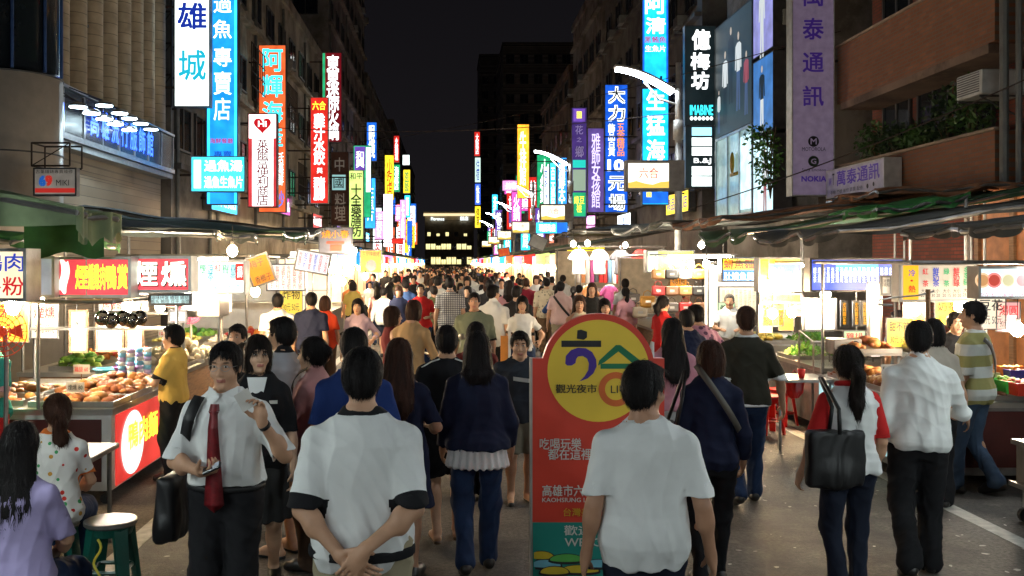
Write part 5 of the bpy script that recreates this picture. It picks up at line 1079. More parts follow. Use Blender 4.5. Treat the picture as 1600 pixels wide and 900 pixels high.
# pink round fan and coral fan
def fan(label, x, y, z, c, r=.2):
    t = thing('electric_fan', label, 'fan', (x, y, z)); b = MB()
    for k in range(5): rr = r * (1 - k * .2); b.tube([(rr * math.cos(a), -.05 * (1 - (k / 5)) * -1 - .05, rr * math.sin(a)) for a in np.linspace(0, 2 * math.pi, 24)], .004, 4)
    for k in range(18): a = k * math.pi / 9; b.tube([(0, -.06, 0), (r * math.cos(a), 0, r * math.sin(a))], .003, 4)
    b.build('guard', c, t); b = MB(); b.ball((0, 0, 0), (.04, .05, .04), 10); [b.add([(.03 * math.cos(a), 0, .03 * math.sin(a)), (r * .85 * math.cos(a - .35), .02, r * .85 * math.sin(a - .35)), (r * .85 * math.cos(a + .35), -.02, r * .85 * math.sin(a + .35))], [(0, 1, 2)]) for a in (0, 2.09, 4.19)]; b.build('blade', c, t)
    b = MB(); b.tube([(0, .05, 0), (0, .08, -.25), (0, .05, -z + .05)], .018, 6); b.lathe((0, .05, -z), [(.16, 0), (.16, .03), (.03, .06)], 14); b.build('stand', steeld, t)
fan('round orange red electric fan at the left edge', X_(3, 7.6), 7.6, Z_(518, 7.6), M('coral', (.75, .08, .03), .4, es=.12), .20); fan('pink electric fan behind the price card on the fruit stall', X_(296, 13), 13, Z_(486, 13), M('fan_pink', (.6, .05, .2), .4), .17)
# other left stalls
for i, (y0, fr, lb) in enumerate([(14.2, steel, 'third left stall with fruit trays by the white tee shirt man'), (17.6, whitep, 'fourth left stall with glowing white back panels'), (21.2, wood, 'fifth left stall under a cluster of bright bulbs')]):
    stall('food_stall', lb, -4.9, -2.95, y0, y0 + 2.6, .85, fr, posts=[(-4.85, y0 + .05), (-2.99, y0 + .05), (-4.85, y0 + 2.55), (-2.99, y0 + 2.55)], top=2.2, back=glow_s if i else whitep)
    for k in range(4): pile('%s food tray on the %s left stall' % (['near street side', 'far street side', 'near inner', 'far inner'][k], ['third', 'fourth', 'fifth'][i]), -3.35 - (k // 2) * .85, y0 + .7 + (k % 2) * 1.1, .852, .7, .8, .12, 26, .06, [bun, redf, yelf, greenf, fried][(i + k) % 5], 'round' if k % 2 else 'lump', seed=k + i * 5)
t = stall('food_stall', 'goose noodle stall at the far left edge beside the lit white sign', -6.6, -4.75, 7.0, 8.6, .85, steel, posts=[(-4.8, 7.05), (-4.8, 8.55)], top=2.05, back=None)
# ======================= RIGHT STALLS
t = sign('yellow and pale green stall sign over the handbags', 1010, 391, 1085, 426, 19, G('lime_yel', (.85, .92, .08), 1.3, True), [('●韓流包包館', 1036, 396, 1068, 406, T_o, .0), ('流行飾品', 1036, 410, 1062, 421, T_k, 0)], rects=[(1011, 392, 1028, 425, G('pale_lime2', (.75, .95, .6), 1.2), 'end_panel')], depth=.3)
sign('yellow over blue stall sign for squid soup', 1127, 402, 1181, 441, 15.5, MATS['sign_yellow'], [('蟳魚麵', 1131, 405, 1178, 420, T_r, .01), ('肚燒魚羹', 1131, 425, 1178, 438, T_w, .01)], rects=[(1128, 422, 1180, 440, G('cob2', (.03, .25, .8), 1.1))], depth=.2)
sign('blue and yellow lightbox with white characters right of the squid sign', 1185, 402, 1252, 456, 13.2, G('dusk_blue', (.05, .12, .45), .9, True), [('花枝', 1202, 418, 1226, 436, T_w, .01), ('魷魚', 1228, 424, 1247, 446, T_w, .01), (col('阿娥'), 1188, 406, 1199, 430, T_o, .01)], rects=[(1186, 403, 1201, 455, yel_e, 'end_panel'), (1202, 403, 1251, 412, yel_e)], depth=.2)
sign('orange stall skirt banner below the blue and yellow lightbox', 1187, 458, 1253, 474, 13.2, G('orange_band', (.95, .38, .04), .8), [('香甜花生麻糬', 1190, 461, 1250, 471, T_k, .0)], depth=.02)
t = sign('wide blue menu lightbox with rows of tiny white characters', 1265, 403, 1413, 456, 11.8, G('menu_blue', (.10, .16, .80), 1.2, True), rects=[(1306, 410, 1372, 424, G('cy_b', (.1, .5, .95), 1.3))], depth=.2)
board_glyphs(t, 1.165, .2, 3, 20, [T_w], m=.03); letters(t, '冷熱飲料專賣', -.2, .25, -.02, .05, -.009, T_w, .01)
sign('cream drinks menu board with an orange left column and coloured tea names', 1404, 411, 1525, 472, 10, M('cream_board', (.30, .25, .19), .6, es=.5, em=(.95, .80, .62)), [('冷', 1419, 421, 1430, 432, T_b, .01), ('●', 1422, 437, 1426, 440, T_r, 0), ('熱', 1419, 446, 1430, 457, T_r, .01), (col('紅'), 1441, 419, 1450, 429, T_r, .01), ('茶', 1441, 438, 1450, 448, T_r, .01), ('鮮\n奶\n茶', 1457, 418, 1467, 448, T_b, .01), ('綠', 1474, 419, 1483, 429, T_g, .01), ('茶', 1474, 438, 1483, 448, T_g, .01), ('鮮\n奶\n綠', 1489, 418, 1499, 448, T_r, .01), ('多\n多\n綠', 1505, 417, 1515, 447, T_g, .01),
      ('大小\n20 10', 1438, 451, 1451, 464, T_k, 0), ('大小\n30 20', 1455, 451, 1468, 464, T_k, 0), ('大小\n20 15', 1472, 451, 1485, 464, T_k, 0), ('大小\n30 20', 1488, 451, 1501, 464, T_k, 0), ('大小\n25 20', 1504, 450, 1517, 463, T_k, 0)], rects=[(1411, 413, 1435, 469, G('tea_orange', (1., .5, .02), .9))], depth=.16, cs=M('alu_frame', (.35, .33, .3), .5))
t = sign('pale blue lightbox with pictures of filled bowls at the right edge', 1528, 416, 1660, 467, 9.4, G('ice_blue', (.75, .92, 1.), 1.15, True), depth=.2, cs=M('alu_frame'))
bowl_c = [(.6, .3, .12), (.5, .06, .04), (.65, .6, .35), (.7, .35, .35), (.5, .3, .1)]
for i, px in enumerate((1535, 1553, 1575, 1597, 1620)):
    c = at(px, 438, 9.4) - t.location; 
    for k, (r, m_) in enumerate(((.075, G('rim_%d' % i, tuple(min(1, v * 1.6 + .2) for v in bowl_c[i]), .8)), (.055, G('dish_%d' % i, bowl_c[i], .9)))): b = MB(); b.add([(c.x + r * math.cos(a), -.004 - k * .002, c.z + r * math.sin(a)) for a in np.linspace(0, 2 * math.pi, 24, endpoint=False)], [tuple(range(24))]); b.build('bowl_picture', m_, t)
letters(t, '豆花 紅豆湯 綠豆冰 花生湯', -.40, .2, -.14, -.10, -.0075, T_r, 0)
# handbag stall
stall('bag_stall', 'handbag and clothes stall packed with hanging bags under the yellow sign', 4.0, 5.6, 18.6, 22.6, .8, wood, posts=[(4.05, 18.65), (4.05, 22.55), (5.55, 18.65), (5.0, 18.65)], top=2.25, cat='market stall', back=M('back_cream', (.55, .45, .32), .7))
bagc = [(.45, .22, .08), (.6, .28, .03), (.5, .03, .03), (.03, .03, .03), (.5, .4, .28), (.25, .12, .06), (.55, .5, .45), (.12, .1, .09)]; names = ['tan', 'orange', 'red', 'black', 'beige', 'brown', 'cream', 'dark grey']
BG = {}
def handbag(label, x, y, z, k, s_=1.):
    if k not in BG:
        t = thing('handbag', label, 'handbag', (x, y, z), 0, 'handbags on the bag stall'); P_, Q_ = shape([('b', (0, 0, -.12), (.15, .055, .105), None, .02), ('e', (0, 0, -.2), (.13, .06, .05), None, .04)], .014); link('bag', np_mesh('bag', P_, Q_, [M('bag_%d' % k, bagc[k], .45, var=.2)]), t)
        b = MB(); b.tube([(-.09, 0, -.03), (-.07, 0, .06), (0, 0, .10), (.07, 0, .06), (.09, 0, -.03)], .009, 6); b.build('handle', MATS['bag_%d' % k], t, True); b = MB(); b.box(-.05, .05, -.062, -.054, -.15, -.10); b.build('buckle', steel, t); BG[k] = t
    else: t = copy_tree(BG[k]); t.location = (x, y, z); t['label'] = label
    t.scale = (s_,) * 3; return t
i = 0
for row, z in enumerate((1.98, 1.66, 1.34)):
    for c_ in range(7):
        k = (c_ * 3 + row * 2) % 8; handbag('%s handbag, number %s from the street in the %s row on the bag stall' % (names[k], ['one', 'two', 'three', 'four', 'five', 'six', 'seven'][c_], ['top', 'middle', 'bottom'][row]), 4.05 + c_ * .26, 18.5, z, k, .85)
for c_ in range(5):
    k = (c_ * 3 + 1) % 8; handbag('%s handbag hanging on the street side of the bag stall, %s' % (names[k], ['nearest', 'second', 'third', 'fourth', 'farthest'][c_]), 3.95, 19 + c_ * .75, 1.45 - .25 * (c_ % 2), k)
# hanging clothes on a line in front of the clothes stalls
stall('clothes_stall', 'glaring clothes stall hung with shirts behind the round festival sign', 3.3, 5.5, 24.2, 29.5, .8, whitep, posts=[(3.35, 24.25), (5.45, 24.25), (3.35, 29.4)], top=2.5, cat='market stall', back=M('back_cream', (.55, .45, .32), .7))
hc_ = [(.75, .72, .68), (.7, .3, .12), (.75, .75, .75), (.5, .1, .3), (.1, .1, .12), (.7, .65, .55), (.55, .04, .04), (.15, .3, .5)]
for c_ in range(9):
    k = c_ % 8; t = thing('hanging_shirt', '%s shirt hanging from the line over the clothes stall, %s' % (['white', 'orange', 'bright white', 'magenta', 'black', 'cream', 'red', 'blue'][k], ['leftmost', 'second', 'third', 'fourth', 'fifth', 'sixth', 'seventh', 'eighth', 'rightmost'][c_]), 'shirt', (3.25 + c_ * .26, 23.9, 2.42 - .9 * (c_ % 2)), .2 * (c_ % 3 - 1), 'shirts on the clothes stall')
    P_, Q_ = shape([('l', np.array([-.62, -.4, -.1, 0.]), np.array([.17, .15, .16, .06]), np.array([.05, .05, .045, .03]), 0., 0., .03), ('c', (.1, 0, -.06), (.22, 0, -.22), .05, .055, .03), ('c', (-.1, 0, -.06), (-.22, 0, -.22), .05, .055, .03)], .02); P_ = folds(P_, Q_, .01, c_); link('cloth', np_mesh('cloth', P_, Q_, [cloth('hang_%d' % k, hc_[k])]), t); b = MB(); b.tube([(-.15, 0, -.03), (0, 0, .03), (.15, 0, -.03)], .006, 5); b.tube([(0, 0, .03), (0, 0, .10)], .005, 5); b.build('hanger', steel, t)
# squid soup stall, mochi stall
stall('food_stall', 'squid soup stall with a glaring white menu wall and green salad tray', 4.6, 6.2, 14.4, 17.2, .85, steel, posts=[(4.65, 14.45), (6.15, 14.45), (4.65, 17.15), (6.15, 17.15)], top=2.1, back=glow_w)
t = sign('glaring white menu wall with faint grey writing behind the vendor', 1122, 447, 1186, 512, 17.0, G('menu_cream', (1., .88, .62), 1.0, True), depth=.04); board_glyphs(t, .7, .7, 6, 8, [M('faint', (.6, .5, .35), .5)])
stall('food_stall', 'counter under the blue and yellow lightbox with salad and red bucket', 4.5, 6.4, 11.6, 13.6, .82, steeld, posts=[(4.55, 11.65), (6.35, 11.65), (6.35, 13.5)], top=2.1)
pile('tray of green salad leaves on the counter behind the black tee man', 4.85, 12.9, .822, .65, .6, .12, 60, .05, greenf, 'leaf', seed=3); pile('tray of sliced squid and bread right of the salad', 5.6, 12.8, .822, .6, .6, .06, 30, .05, bun, 'lump', seed=4); pile('tray of pale dumplings at the far side of the salad', 5.2, 13.2, .822, .5, .35, .06, 24, .04, whitef, 'round', seed=5)
t = thing('red_bucket', 'red plastic bag hanging from the side table beside the stools', 'bucket', (X_(1241, 11.3), 11.3, Z_(622, 11.3))); P_, Q_ = shape([('l', np.array([0, .08, .2, .27]), np.array([.06, .11, .12, .10]), np.array([.05, .09, .10, .08]), 0., 0., .02)], .012); P_ = folds(P_, Q_, .012, 3); link('bag', np_mesh('bag', P_, Q_, [redp]), t); t.name = 'plastic_bag'; t['category'] = 'plastic bag'; b = MB(); b.tube([(-.06, 0, .25), (0, 0, .33), (.06, 0, .25)], .006, 5); b.build('handle', redp, t)
t = thing('table', 'small steel side table between the salad counter and the fried snack stall', 'table', (X_(1231, 11), 11, 0)); b = MB(); b.box(-.22, .42, -.3, .3, .76, .79); b.build('table_top', steeld, t)
for x in (-.18, .38):
    for y in (-.26, .26): b = MB(); b.tube([(x, y, 0), (x, y, .76)], .015, 6); b.build('leg', steeld, t)
t = thing('cup', 'small red cup on the steel side table', 'cup', (X_(1252, 10.9), 10.9, .79)); b = MB(); b.lathe((0, 0, 0), [(.032, 0), (.045, .1), (.04, .1), (.03, .01)], 16); b.build('cup', redp, t, True)
stool('bright red plastic stool left of the steel side table', X_(1201, 11.8), 11.8, redp, .47, group='red stools', rz=.2); stool('bright red plastic stool touching the side table leg', X_(1222, 12.4), 12.4, redp, .47, group='red stools', rz=.6)
# fried snack stall with lit case
st = stall('food_stall', 'fried snack stall with a lit poster front and trays of fried pieces', 4.3, 6.3, 8.9, 11.2, .80, steeld, posts=[(4.35, 11.15), (6.25, 11.15), (6.25, 8.95)], top=2.1)
b = MB(); b.box(4.29, 4.305, 8.95, 11.1, .2, .72); b.build('poster_panel', G('poster_mix', (.45, .75, .8), .9, True), st, world=True); b = MB(); b.box(4.32, 6.2, 8.885, 8.9, .2, .72); b.build('poster_panel', M('maroon_panel'), st, world=True)
p = holder('side_print', st, (4.284, 11.0, .2), math.radians(-90)); letters(p, '鹽酥雞', .2, .9, .25, .48, -.003, T_b, .01); letters(p, '炸物 30', 1.1, 1.8, .05, .25, -.003, T_y, .01)
for i, (x, y, w, d, n, c_, kd) in enumerate([(4.62, 9.25, .55, .55, 46, fried, 'lump'), (4.62, 9.95, .55, .6, 46, fried, 'lump'), (4.62, 10.7, .55, .6, 40, fried, 'lump'), (5.3, 9.3, .6, .6, 34, darkf, 'stick'), (5.3, 10.05, .6, .6, 44, yelf, 'stick'), (5.95, 9.6, .5, .9, 30, bun, 'stick')]):
    pile('%s on the fried snack stall' % ['nearest street side tray of fried chicken', 'middle street side tray of fried chicken', 'far street side tray of fried chicken', 'tray of dark grilled sausages', 'tray of golden fried sticks', 'tray of pale bread sticks'][i], x, y, .80, w, d, .13, n, .06, c_, kd, seed=i + 20)
t = thing('glass_case', 'slanted glass food case glowing inside at the end of the snack stall', 'glass case', (4.72, 11.35, .80)); gl = M('clear_glass', (.9, .95, .95), .05, var=0, bump=0, alpha=.95); b = MB(); b.box(-.4, .4, -.0, .01, .0, .35); b.build('pane', gl, t); b = MB(); b.box(-.4, .4, .45, .46, .0, .45); b.build('pane', gl, t); b = MB()
for x in (-.4, .4): b.tube([(x, 0, 0), (x, 0, .36), (x, .46, .46), (x, .46, 0)], .01, 6)
b.tube([(-.4, 0, .36), (.4, 0, .36)], .01, 6); b.tube([(-.4, .46, .46), (.4, .46, .46)], .01, 6); b.build('frame', steel, t)
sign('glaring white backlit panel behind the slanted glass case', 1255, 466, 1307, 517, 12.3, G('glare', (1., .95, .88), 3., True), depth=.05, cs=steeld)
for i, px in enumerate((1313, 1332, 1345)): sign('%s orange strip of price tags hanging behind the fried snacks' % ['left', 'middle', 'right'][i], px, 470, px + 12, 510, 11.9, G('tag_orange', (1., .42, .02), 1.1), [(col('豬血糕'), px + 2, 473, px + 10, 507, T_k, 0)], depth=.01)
t = sign('very bright white column panel beside the tea menu', 1357, 440, 1378, 560, 11.2, G('glare', (1., .95, .88), 3.), depth=.05, cs=steeld)
t = sign('small white framed notice left of the tea menu', 1375, 430, 1394, 462, 10.8, whitep, [('消費\n須知', 1379, 436, 1390, 448, T_k, 0)], depth=.02)
t = thing('steel_box', 'steel box with a dark round gauge on the fried snack stall', 'steel box', (X_(1325, 10.9), 10.9, Z_(545, 10.9) - .06)); b = MB(); b.box(-.16, .16, 0, .25, 0, .17, bev=.01); b.build('body', steeld, t); b = MB(); b.lathe((0, 0, 0), [(.05, 0), (.05, .01)], 16); o = b.build('gauge', blk, t); o.rotation_euler = (math.radians(90), 0, 0); o.location = (.08, 0, .1)
t = thing('pole', 'brown wooden pole with a jointed cable arm in front of the tea menu', 'pole', (X_(1450, 9.6), 9.6, 0)); b = MB(); b.tube([(0, 0, 0), (0, 0, Z_(452, 9.6))], .024, 8); b.build('shaft', wood, t); b = MB(); z = Z_(460, 9.6); b.tube([(.06, 0, z + .03), (-.1, 0, z - .01), (-.35, 0, z - .03), (-.5, 0, z - .06)], .010, 6); b.tube([(-.5, 0, z - .1), (-.36, 0, z - .11)], .016, 6); b.build('arm', steeld, t)
# drinks stall behind the striped shirt man
st = stall('food_stall', 'white skirted drinks stall under the cream tea menu', 5.15, 6.9, 9.6, 11.2, .85, whitep, posts=[(5.2, 11.15), (6.85, 11.15), (6.85, 9.65)], top=2.1)
st = stall('food_stall', 'dessert stall with plastic bins under the pale blue bowl pictures', 5.6, 7.6, 8.9, 9.5, .86, whitep, posts=[(7.5, 8.95), (7.5, 9.45)], top=2.1, rail=False)
for i, (px, py, Y, w, d, h_, c_, lb) in enumerate([(1576, 612, 9.15, .22, .3, .12, (.05, .5, .08), 'bright green plastic bin on the dessert stall'), (1600, 612, 9.0, .3, .3, .12, (.6, .04, .02), 'red tray at the right edge of the dessert stall'), (1592, 600, 9.35, .3, .22, .2, (.02, .04, .3), 'dark blue plastic tray behind the red tray'), (1580, 590, 9.42, .26, .12, .22, (.75, .2, .02), 'orange basin at the back of the dessert stall')]):
    t = thing('plastic_bin', lb, 'bin', (X_(px, Y), Y, .862)); b = MB(); b.add([(-w / 2 * .85, -d / 2 * .85, 0), (w / 2 * .85, -d / 2 * .85, 0), (w / 2 * .85, d / 2 * .85, 0), (-w / 2 * .85, d / 2 * .85, 0), (-w / 2, -d / 2, h_), (w / 2, -d / 2, h_), (w / 2, d / 2, h_), (-w / 2, d / 2, h_), (-w / 2 * .9, -d / 2 * .9, h_), (w / 2 * .9, -d / 2 * .9, h_), (w / 2 * .9, d / 2 * .9, h_), (-w / 2 * .9, d / 2 * .9, h_), (-w / 2 * .8, -d / 2 * .8, .01), (w / 2 * .8, -d / 2 * .8, .01), (w / 2 * .8, d / 2 * .8, .01), (-w / 2 * .8, d / 2 * .8, .01)],
        [(3, 2, 1, 0), (12, 13, 14, 15)] + [(a, (a + 1) % 4, 4 + (a + 1) % 4, 4 + a) for a in range(4)] + [(4 + a, 4 + (a + 1) % 4, 8 + (a + 1) % 4, 8 + a) for a in range(4)] + [(8 + a, 8 + (a + 1) % 4, 12 + (a + 1) % 4, 12 + a) for a in range(4)]); b.build('bin', M('bin_%d' % i, c_, .35), t)
    b = MB(); r_ = random.Random(i)
    for k in range(16): b.ball((r_.uniform(-w * .33, w * .33), r_.uniform(-d * .33, d * .33), h_ * .8 + r_.uniform(0, .03)), .03, 7, k % 2)
    b.build('goods', [greenf, redf, darkf, yelf][i][:2], t, True, kind='stuff')
# wheeled steel cart at the right edge
t = thing('steel_cart', 'dark wheeled steel cart cut by the right edge of frame', 'cart', (4.95, 7.4, 0)); b = MB(); b.box(-.35, .9, -.45, .45, .62, .66); b.build('top', steeld, t); b = MB(); b.box(-.32, .88, -.42, .42, .32, .618); b.build('body', steeld, t)
b = MB(); b.box(-.36, .9, -.46, .46, .28, .316); b.build('tray', steel, t)
for x in (-.28, .8):
    for y in (-.36, .36):
        b = MB(); b.tube([(x, y, .279), (x, y, .12)], .022, 8); b.build('leg', steeld, t); b = MB(); b.tube([(x, y - .02, .06), (x, y + .02, .06)], .06, 14); b.build('wheel', cord, t)
t = thing('pan', 'steel pan lying on the cart at the right edge', 'pan', (4.95, 7.35, .662)); b = MB(); b.lathe((0, 0, 0), [(.14, 0), (.2, .05), (.19, .05), (.13, .01)], 20); b.build('pan', steel, t, True)
# small board at far right stalls
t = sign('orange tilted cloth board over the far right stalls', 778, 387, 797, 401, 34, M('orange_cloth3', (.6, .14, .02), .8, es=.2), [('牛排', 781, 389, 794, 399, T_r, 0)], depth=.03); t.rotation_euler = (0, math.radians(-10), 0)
t = sign('tilted dark framed rack panel above the right clothes stalls', 828, 368, 854, 389, 33, M('rack_grey', (.25, .25, .24), .5), depth=.3); t.rotation_euler = (0, math.radians(24), 0)
# ======================= rows of farther stalls, both sides
goods_cols = [bun[0], redf[0], yelf[0], greenf[0], fried[1], whitef[0]]
signm = [white_e, yel_e, red_e, cyan_e, MATS['sky_blue'], yg_e, orange_e, glow_w, glow_s, pink_e]
def far_stall(side, y, k):
    x0, x1 = (-4.9, -3.0) if side < 0 else (4.1 - min(1.2, (y - 28) * .05), 5.6)
    t = stall('food_stall', '%s stall with a %s sign in the row on the %s, %s metres down' % (['steel', 'white', 'wooden'][k % 3], ['white', 'yellow', 'red', 'cyan', 'blue', 'lime', 'orange', 'glaring', 'cream', 'pink'][k % 10], 'left' if side < 0 else 'right', ['about %d' % int(y)][0]), x0, x1, y, y + 2.7, .85, [steel, whitep, wood][k % 3], posts=[(x0 + .05, y + .05), (x1 - .05, y + .05), (x0 + .05, y + 2.6), (x1 - .05, y + 2.6)], top=2.3, back=[glow_s, M('back_tan', (.45, .30, .16), .7), G('glow_amber', (1., .66, .30), 1.0, True), M('back_red', (.40, .10, .05), .7), whitep][k % 5], shelf=False)  # some back boards glow in place of the stall light on them
    xa, xb = (x1 - 1.1, x1 + .1) if side < 0 else (x0 - .1, x0 + 1.1)
    b = MB(); b.box(xa, xb, y - .05, y + .02, 2.0, 2.38 + .1 * (k % 3)); b.build('sign_box', signm[(k * 7) % 10], t, world=True)
    b = MB(); xx = x1 if side < 0 else x0 - .02; b.box(xx, xx + .02, y + .1, y + 2.5, 2.0, 2.35); b.build('sign_box', signm[(k * 3 + 4) % 10], t, world=True)
    r_ = random.Random(k); b = MB()
    for _ in range(36): b.ball((r_.uniform(x0 + .15, x1 - .15), y + r_.uniform(.2, 2.4), .9 + r_.uniform(0, .12)), .07, 6, r_.randrange(6))
    b.build('goods', goods_cols, t, True, kind='stuff')
    b = MB()
    for _ in range(26): xx_ = r_.uniform(x0 + .1, x1 - .1); b.box(xx_ - .07, xx_ + .07, y + 2.45, y + 2.5, 1.15 + r_.random() * .8, 1.3 + r_.random() * .8, r_.randrange(6))
    for _ in range(14): yy_ = y + r_.uniform(.1, 2.4); z_ = r_.uniform(1.5, 2.0); xw = x1 if side < 0 else x0; b.box(xw - .03, xw + .03, yy_ - .08, yy_ + .08, z_ - .25 * r_.random() - .08, z_, r_.randrange(6))
    b.build('hanging_goods', goods_cols, t, kind='stuff')
    b = MB(); z = 2.75; xi = x0 - 1.2 if side < 0 else x1 + 1.6; xo = x1 + .4 if side < 0 else x0 - .4
    b.grid(lambda u, v: (xo + (xi - xo) * u, y - .2 + v * 3.2, 2.5 + .7 * u - .12 * math.sin(v * math.pi * 2) ** 2), 6, 6, th=.01); b.build('awning', [MATS['tarp_grey'], MATS['tarp_green'], MATS['tarp_dark']][k % 3], t, True, world=True)
    for j in range(3): bulb('bare bulb glowing in the distant stall row on the %s' % ('left' if side < 0 else 'right'), (x1 - .1 if side < 0 else x0 + .1) , y + .3 + j * 1.0, 1.9 + .08 * ((k + j) % 3), m=[M('bulb_far', (1., .72, .42), .4, es=430, var=0, bump=0), bulbm, M('bulb_far_white', (1., .88, .70), .4, es=430, var=0, bump=0)][(k + j) % 3], r=.07)
M('tarp_grey', (.085, .095, .08), .85, var=.4, scale=1.5, bump=.4, bscale=10); M('tarp_green', (.035, .085, .04), .85, var=.4, scale=1.5, bump=.4, bscale=10); M('tarp_dark', (.045, .045, .04), .85, var=.4, scale=1.5, bump=.4, bscale=10); M('tarp_orange', (.22, .10, .05), .85, var=.3, scale=1.5); M('tarp_bright', (.03, .17, .035), .8, var=.2)
k = 0
for y in list(np.arange(25, 70, 3.6)) + list(np.arange(70, 120, 5.5)): far_stall(-1, float(y), k); k += 1
for y in list(np.arange(31, 70, 3.6)) + list(np.arange(70, 120, 5.5)): far_stall(1, float(y), k); k += 1
# ======================= bulbs of the near stalls
for i, (px, py, Y, m_) in enumerate([(363, 392, 11.5, bulbm), (399, 456, 13, bulbm), (553, 392, 19, bulbw), (571, 432, 20, bulbw), (541, 425, 18.5, bulbw), (535, 440, 18, bulbw), (120, 520, 10.2, bulbw), (555, 470, 24, bulbm), (522, 437, 20, bulbm),
      (896, 381, 23.5, bulbw), (918, 380, 23.5, bulbw), (977, 383, 23.5, bulbw), (1096, 383, 19, bulbw), (1080, 413, 18.3, bulbw), (1104, 413, 16, bulbw), (1207, 490, 12.9, bulbm), (1237, 488, 12.9, bulbm), (1345, 438, 12.1, bulbw), (1200, 447, 13, bulbm), (930, 395, 26, bulbw), (985, 410, 25, bulbw), (1590, 515, 9.5, bulbw), (1290, 460, 12, bulbw), (60, 470, 9.9, bulbw), (250, 480, 12.4, bulbm), (200, 478, 10.2, bulbw), (330, 480, 12.6, bulbm), (20, 480, 8.3, bulbm), (1430, 484, 10.9, bulbm), (1500, 478, 10.6, bulbm)]):
    p = at(px, py, Y); bulb('bare glowing bulb %s' % ['over the menu with the red disc', 'under the orange cloth board', 'beside the lobster banner', 'low under the orange picture board', 'left of the pair by the lobster banner', 'lowest near the tilted price board', 'glaring behind the smoked meat', 'behind the purple pink woman', 'over the third left stall', 'leftmost on the clothes stall line', 'second on the clothes stall line', 'third on the clothes stall line', 'right of the yellow handbag sign', 'at the lower corner of the handbag sign', 'left of the squid soup sign', 'left one of the pair under the orange banner', 'right one of the pair under the orange banner', 'glaring above the white column panel', 'behind the orange skirt banner', 'inside the clothes stall', 'deep in the clothes stall', 'over the dessert stall', 'above the glass case panel', 'over the vendor at far left', 'over the fruit heap', 'behind the steel domes', 'behind the menu with the red disc', 'behind the goose noodle sign', 'behind the tea menu', 'under the tea menu right end'][i], p.x, p.y, p.z, m=m_, r=.062)
tube_light('fluorescent tube along the squid soup stall', (5.0, 14.6, 2.05), (6.1, 14.6, 2.05)); tube_light('fluorescent tube over the handbags', (4.2, 18.35, 2.2), (5.4, 18.35, 2.2)); tube_light('fluorescent tube over the third left stall', (-4.6, 14.4, 2.15), (-3.3, 14.4, 2.15)); tube_light('fluorescent tube over the dessert stall', (5.7, 9.3, 2.02), (7.2, 9.3, 2.02))
# fill bulbs added out of view on wires both sides, to light foreground backs
for i, (x, y) in enumerate([(-3.3, 4.2), (-3.3, 2.2), (-3.3, .2), (-3.3, -2), (4.6, 5.0), (4.6, 3.0), (4.6, .8), (4.6, -1.4)]):
    bulb('bare bulb on the wire beside the road, near the viewpoint', x, y, 2.3, m=M('bulb_cool', (.88, 1., .98), .4, es=560, var=0, bump=0), r=.05, group='bare bulbs strung beside the viewpoint')
for x in (-3.3, 4.6):  # added wire lines, out of view, only to carry those fill bulbs
    t = thing('cable_line', 'wire with posts carrying bulbs beside the %s edge of the road' % ('left' if x < 0 else 'right'), 'wire', (x, 0, 0)); b = MB(); b.tube([(0, 5.5, 2.6), (0, -3.5, 2.6)], .01, 5); b.build('wire', cord, t)
    for y in (5.5, -3.5): b = MB(); b.tube([(0, y, 0), (0, y, 2.6)], .025, 8); b.build('post', steeld, t)
# ======================= tarps
def tarp(label, xo, xi, y0, y1, zo, zi, m, sag=.12, scallop=0., seed=0, group=None, orr=0.):
    t = thing('awning', label, 'awning', ((xo + xi) / 2, (y0 + y1) / 2, 0), 0, group); r_ = random.Random(seed); ph = r_.uniform(0, 6)
    def f(u, v): return (xo + (xi - xo) * u + .08 * math.sin(v * 9 + ph), y0 + (y1 - y0) * v + .05 * math.sin(u * 7), zo + (zi - zo) * u - sag * math.sin(v * math.pi * 2 + ph) ** 2 - sag * .5 * math.sin(u * math.pi) + .03 * math.sin(u * 13 + v * 11 + ph) + orr * v)
    b = MB(); b.grid(f, 14, 14, th=.012); b.build('canvas', m, t, True, world=True)
    scallop = scallop or .10
    if scallop:
        b = MB(); b.grid(lambda u, v: (Vector(f(0, u)) + Vector((-.0 + .02 * math.sin(u * 40), 0, -v * (scallop * (.75 + .35 * abs(math.sin(u * 20))) + .03 * math.sin(u * 13))))), 60, 3, th=.0); b.grid(lambda u, v: (Vector(f(u, 0)) + Vector((0, -.0 + .02 * math.sin(u * 30), -v * (scallop * (.6 + .5 * abs(math.sin(u * 10))))))), 40, 3); b.build('valance', m, t, True, world=True)
    b = MB(); 
    for v in (0., 1.): b.tube([Vector(f(u / 8, v)) - Vector((0, 0, .045)) for u in range(9)], .022, 6)
    b.tube([Vector(f(0, v / 8)) - Vector((0, 0, .045)) for v in range(9)], .022, 6); b.build('frame', steeld, t, world=True)
    for v in (.02, .98): q = f(.96, v); b = MB(); b.tube([(q[0], q[1], 0), (q[0], q[1], q[2] - .05)], .022, 6); b.build('pole', steeld, t, world=True)
    return t
tg, tgr, td, to, tb = (MATS[k_] for k_ in ('tarp_grey', 'tarp_green', 'tarp_dark', 'tarp_orange', 'tarp_bright'))
tarp('faded green scalloped awning at the far left edge', -2.75, -6.9, 6.95, 8.0, 2.50, 3.3, M('tarp_olive', (.15, .20, .10), .7, var=.4, scale=3), .03, .22, 1)
tarp('bright green tarp over the smoked meat stall', -3.7, -7.0, 8.2, 10.6, 2.34, 2.62, M('tarp_leafgreen', (.03, .11, .025), .85, var=.25), .04, .0, 2)
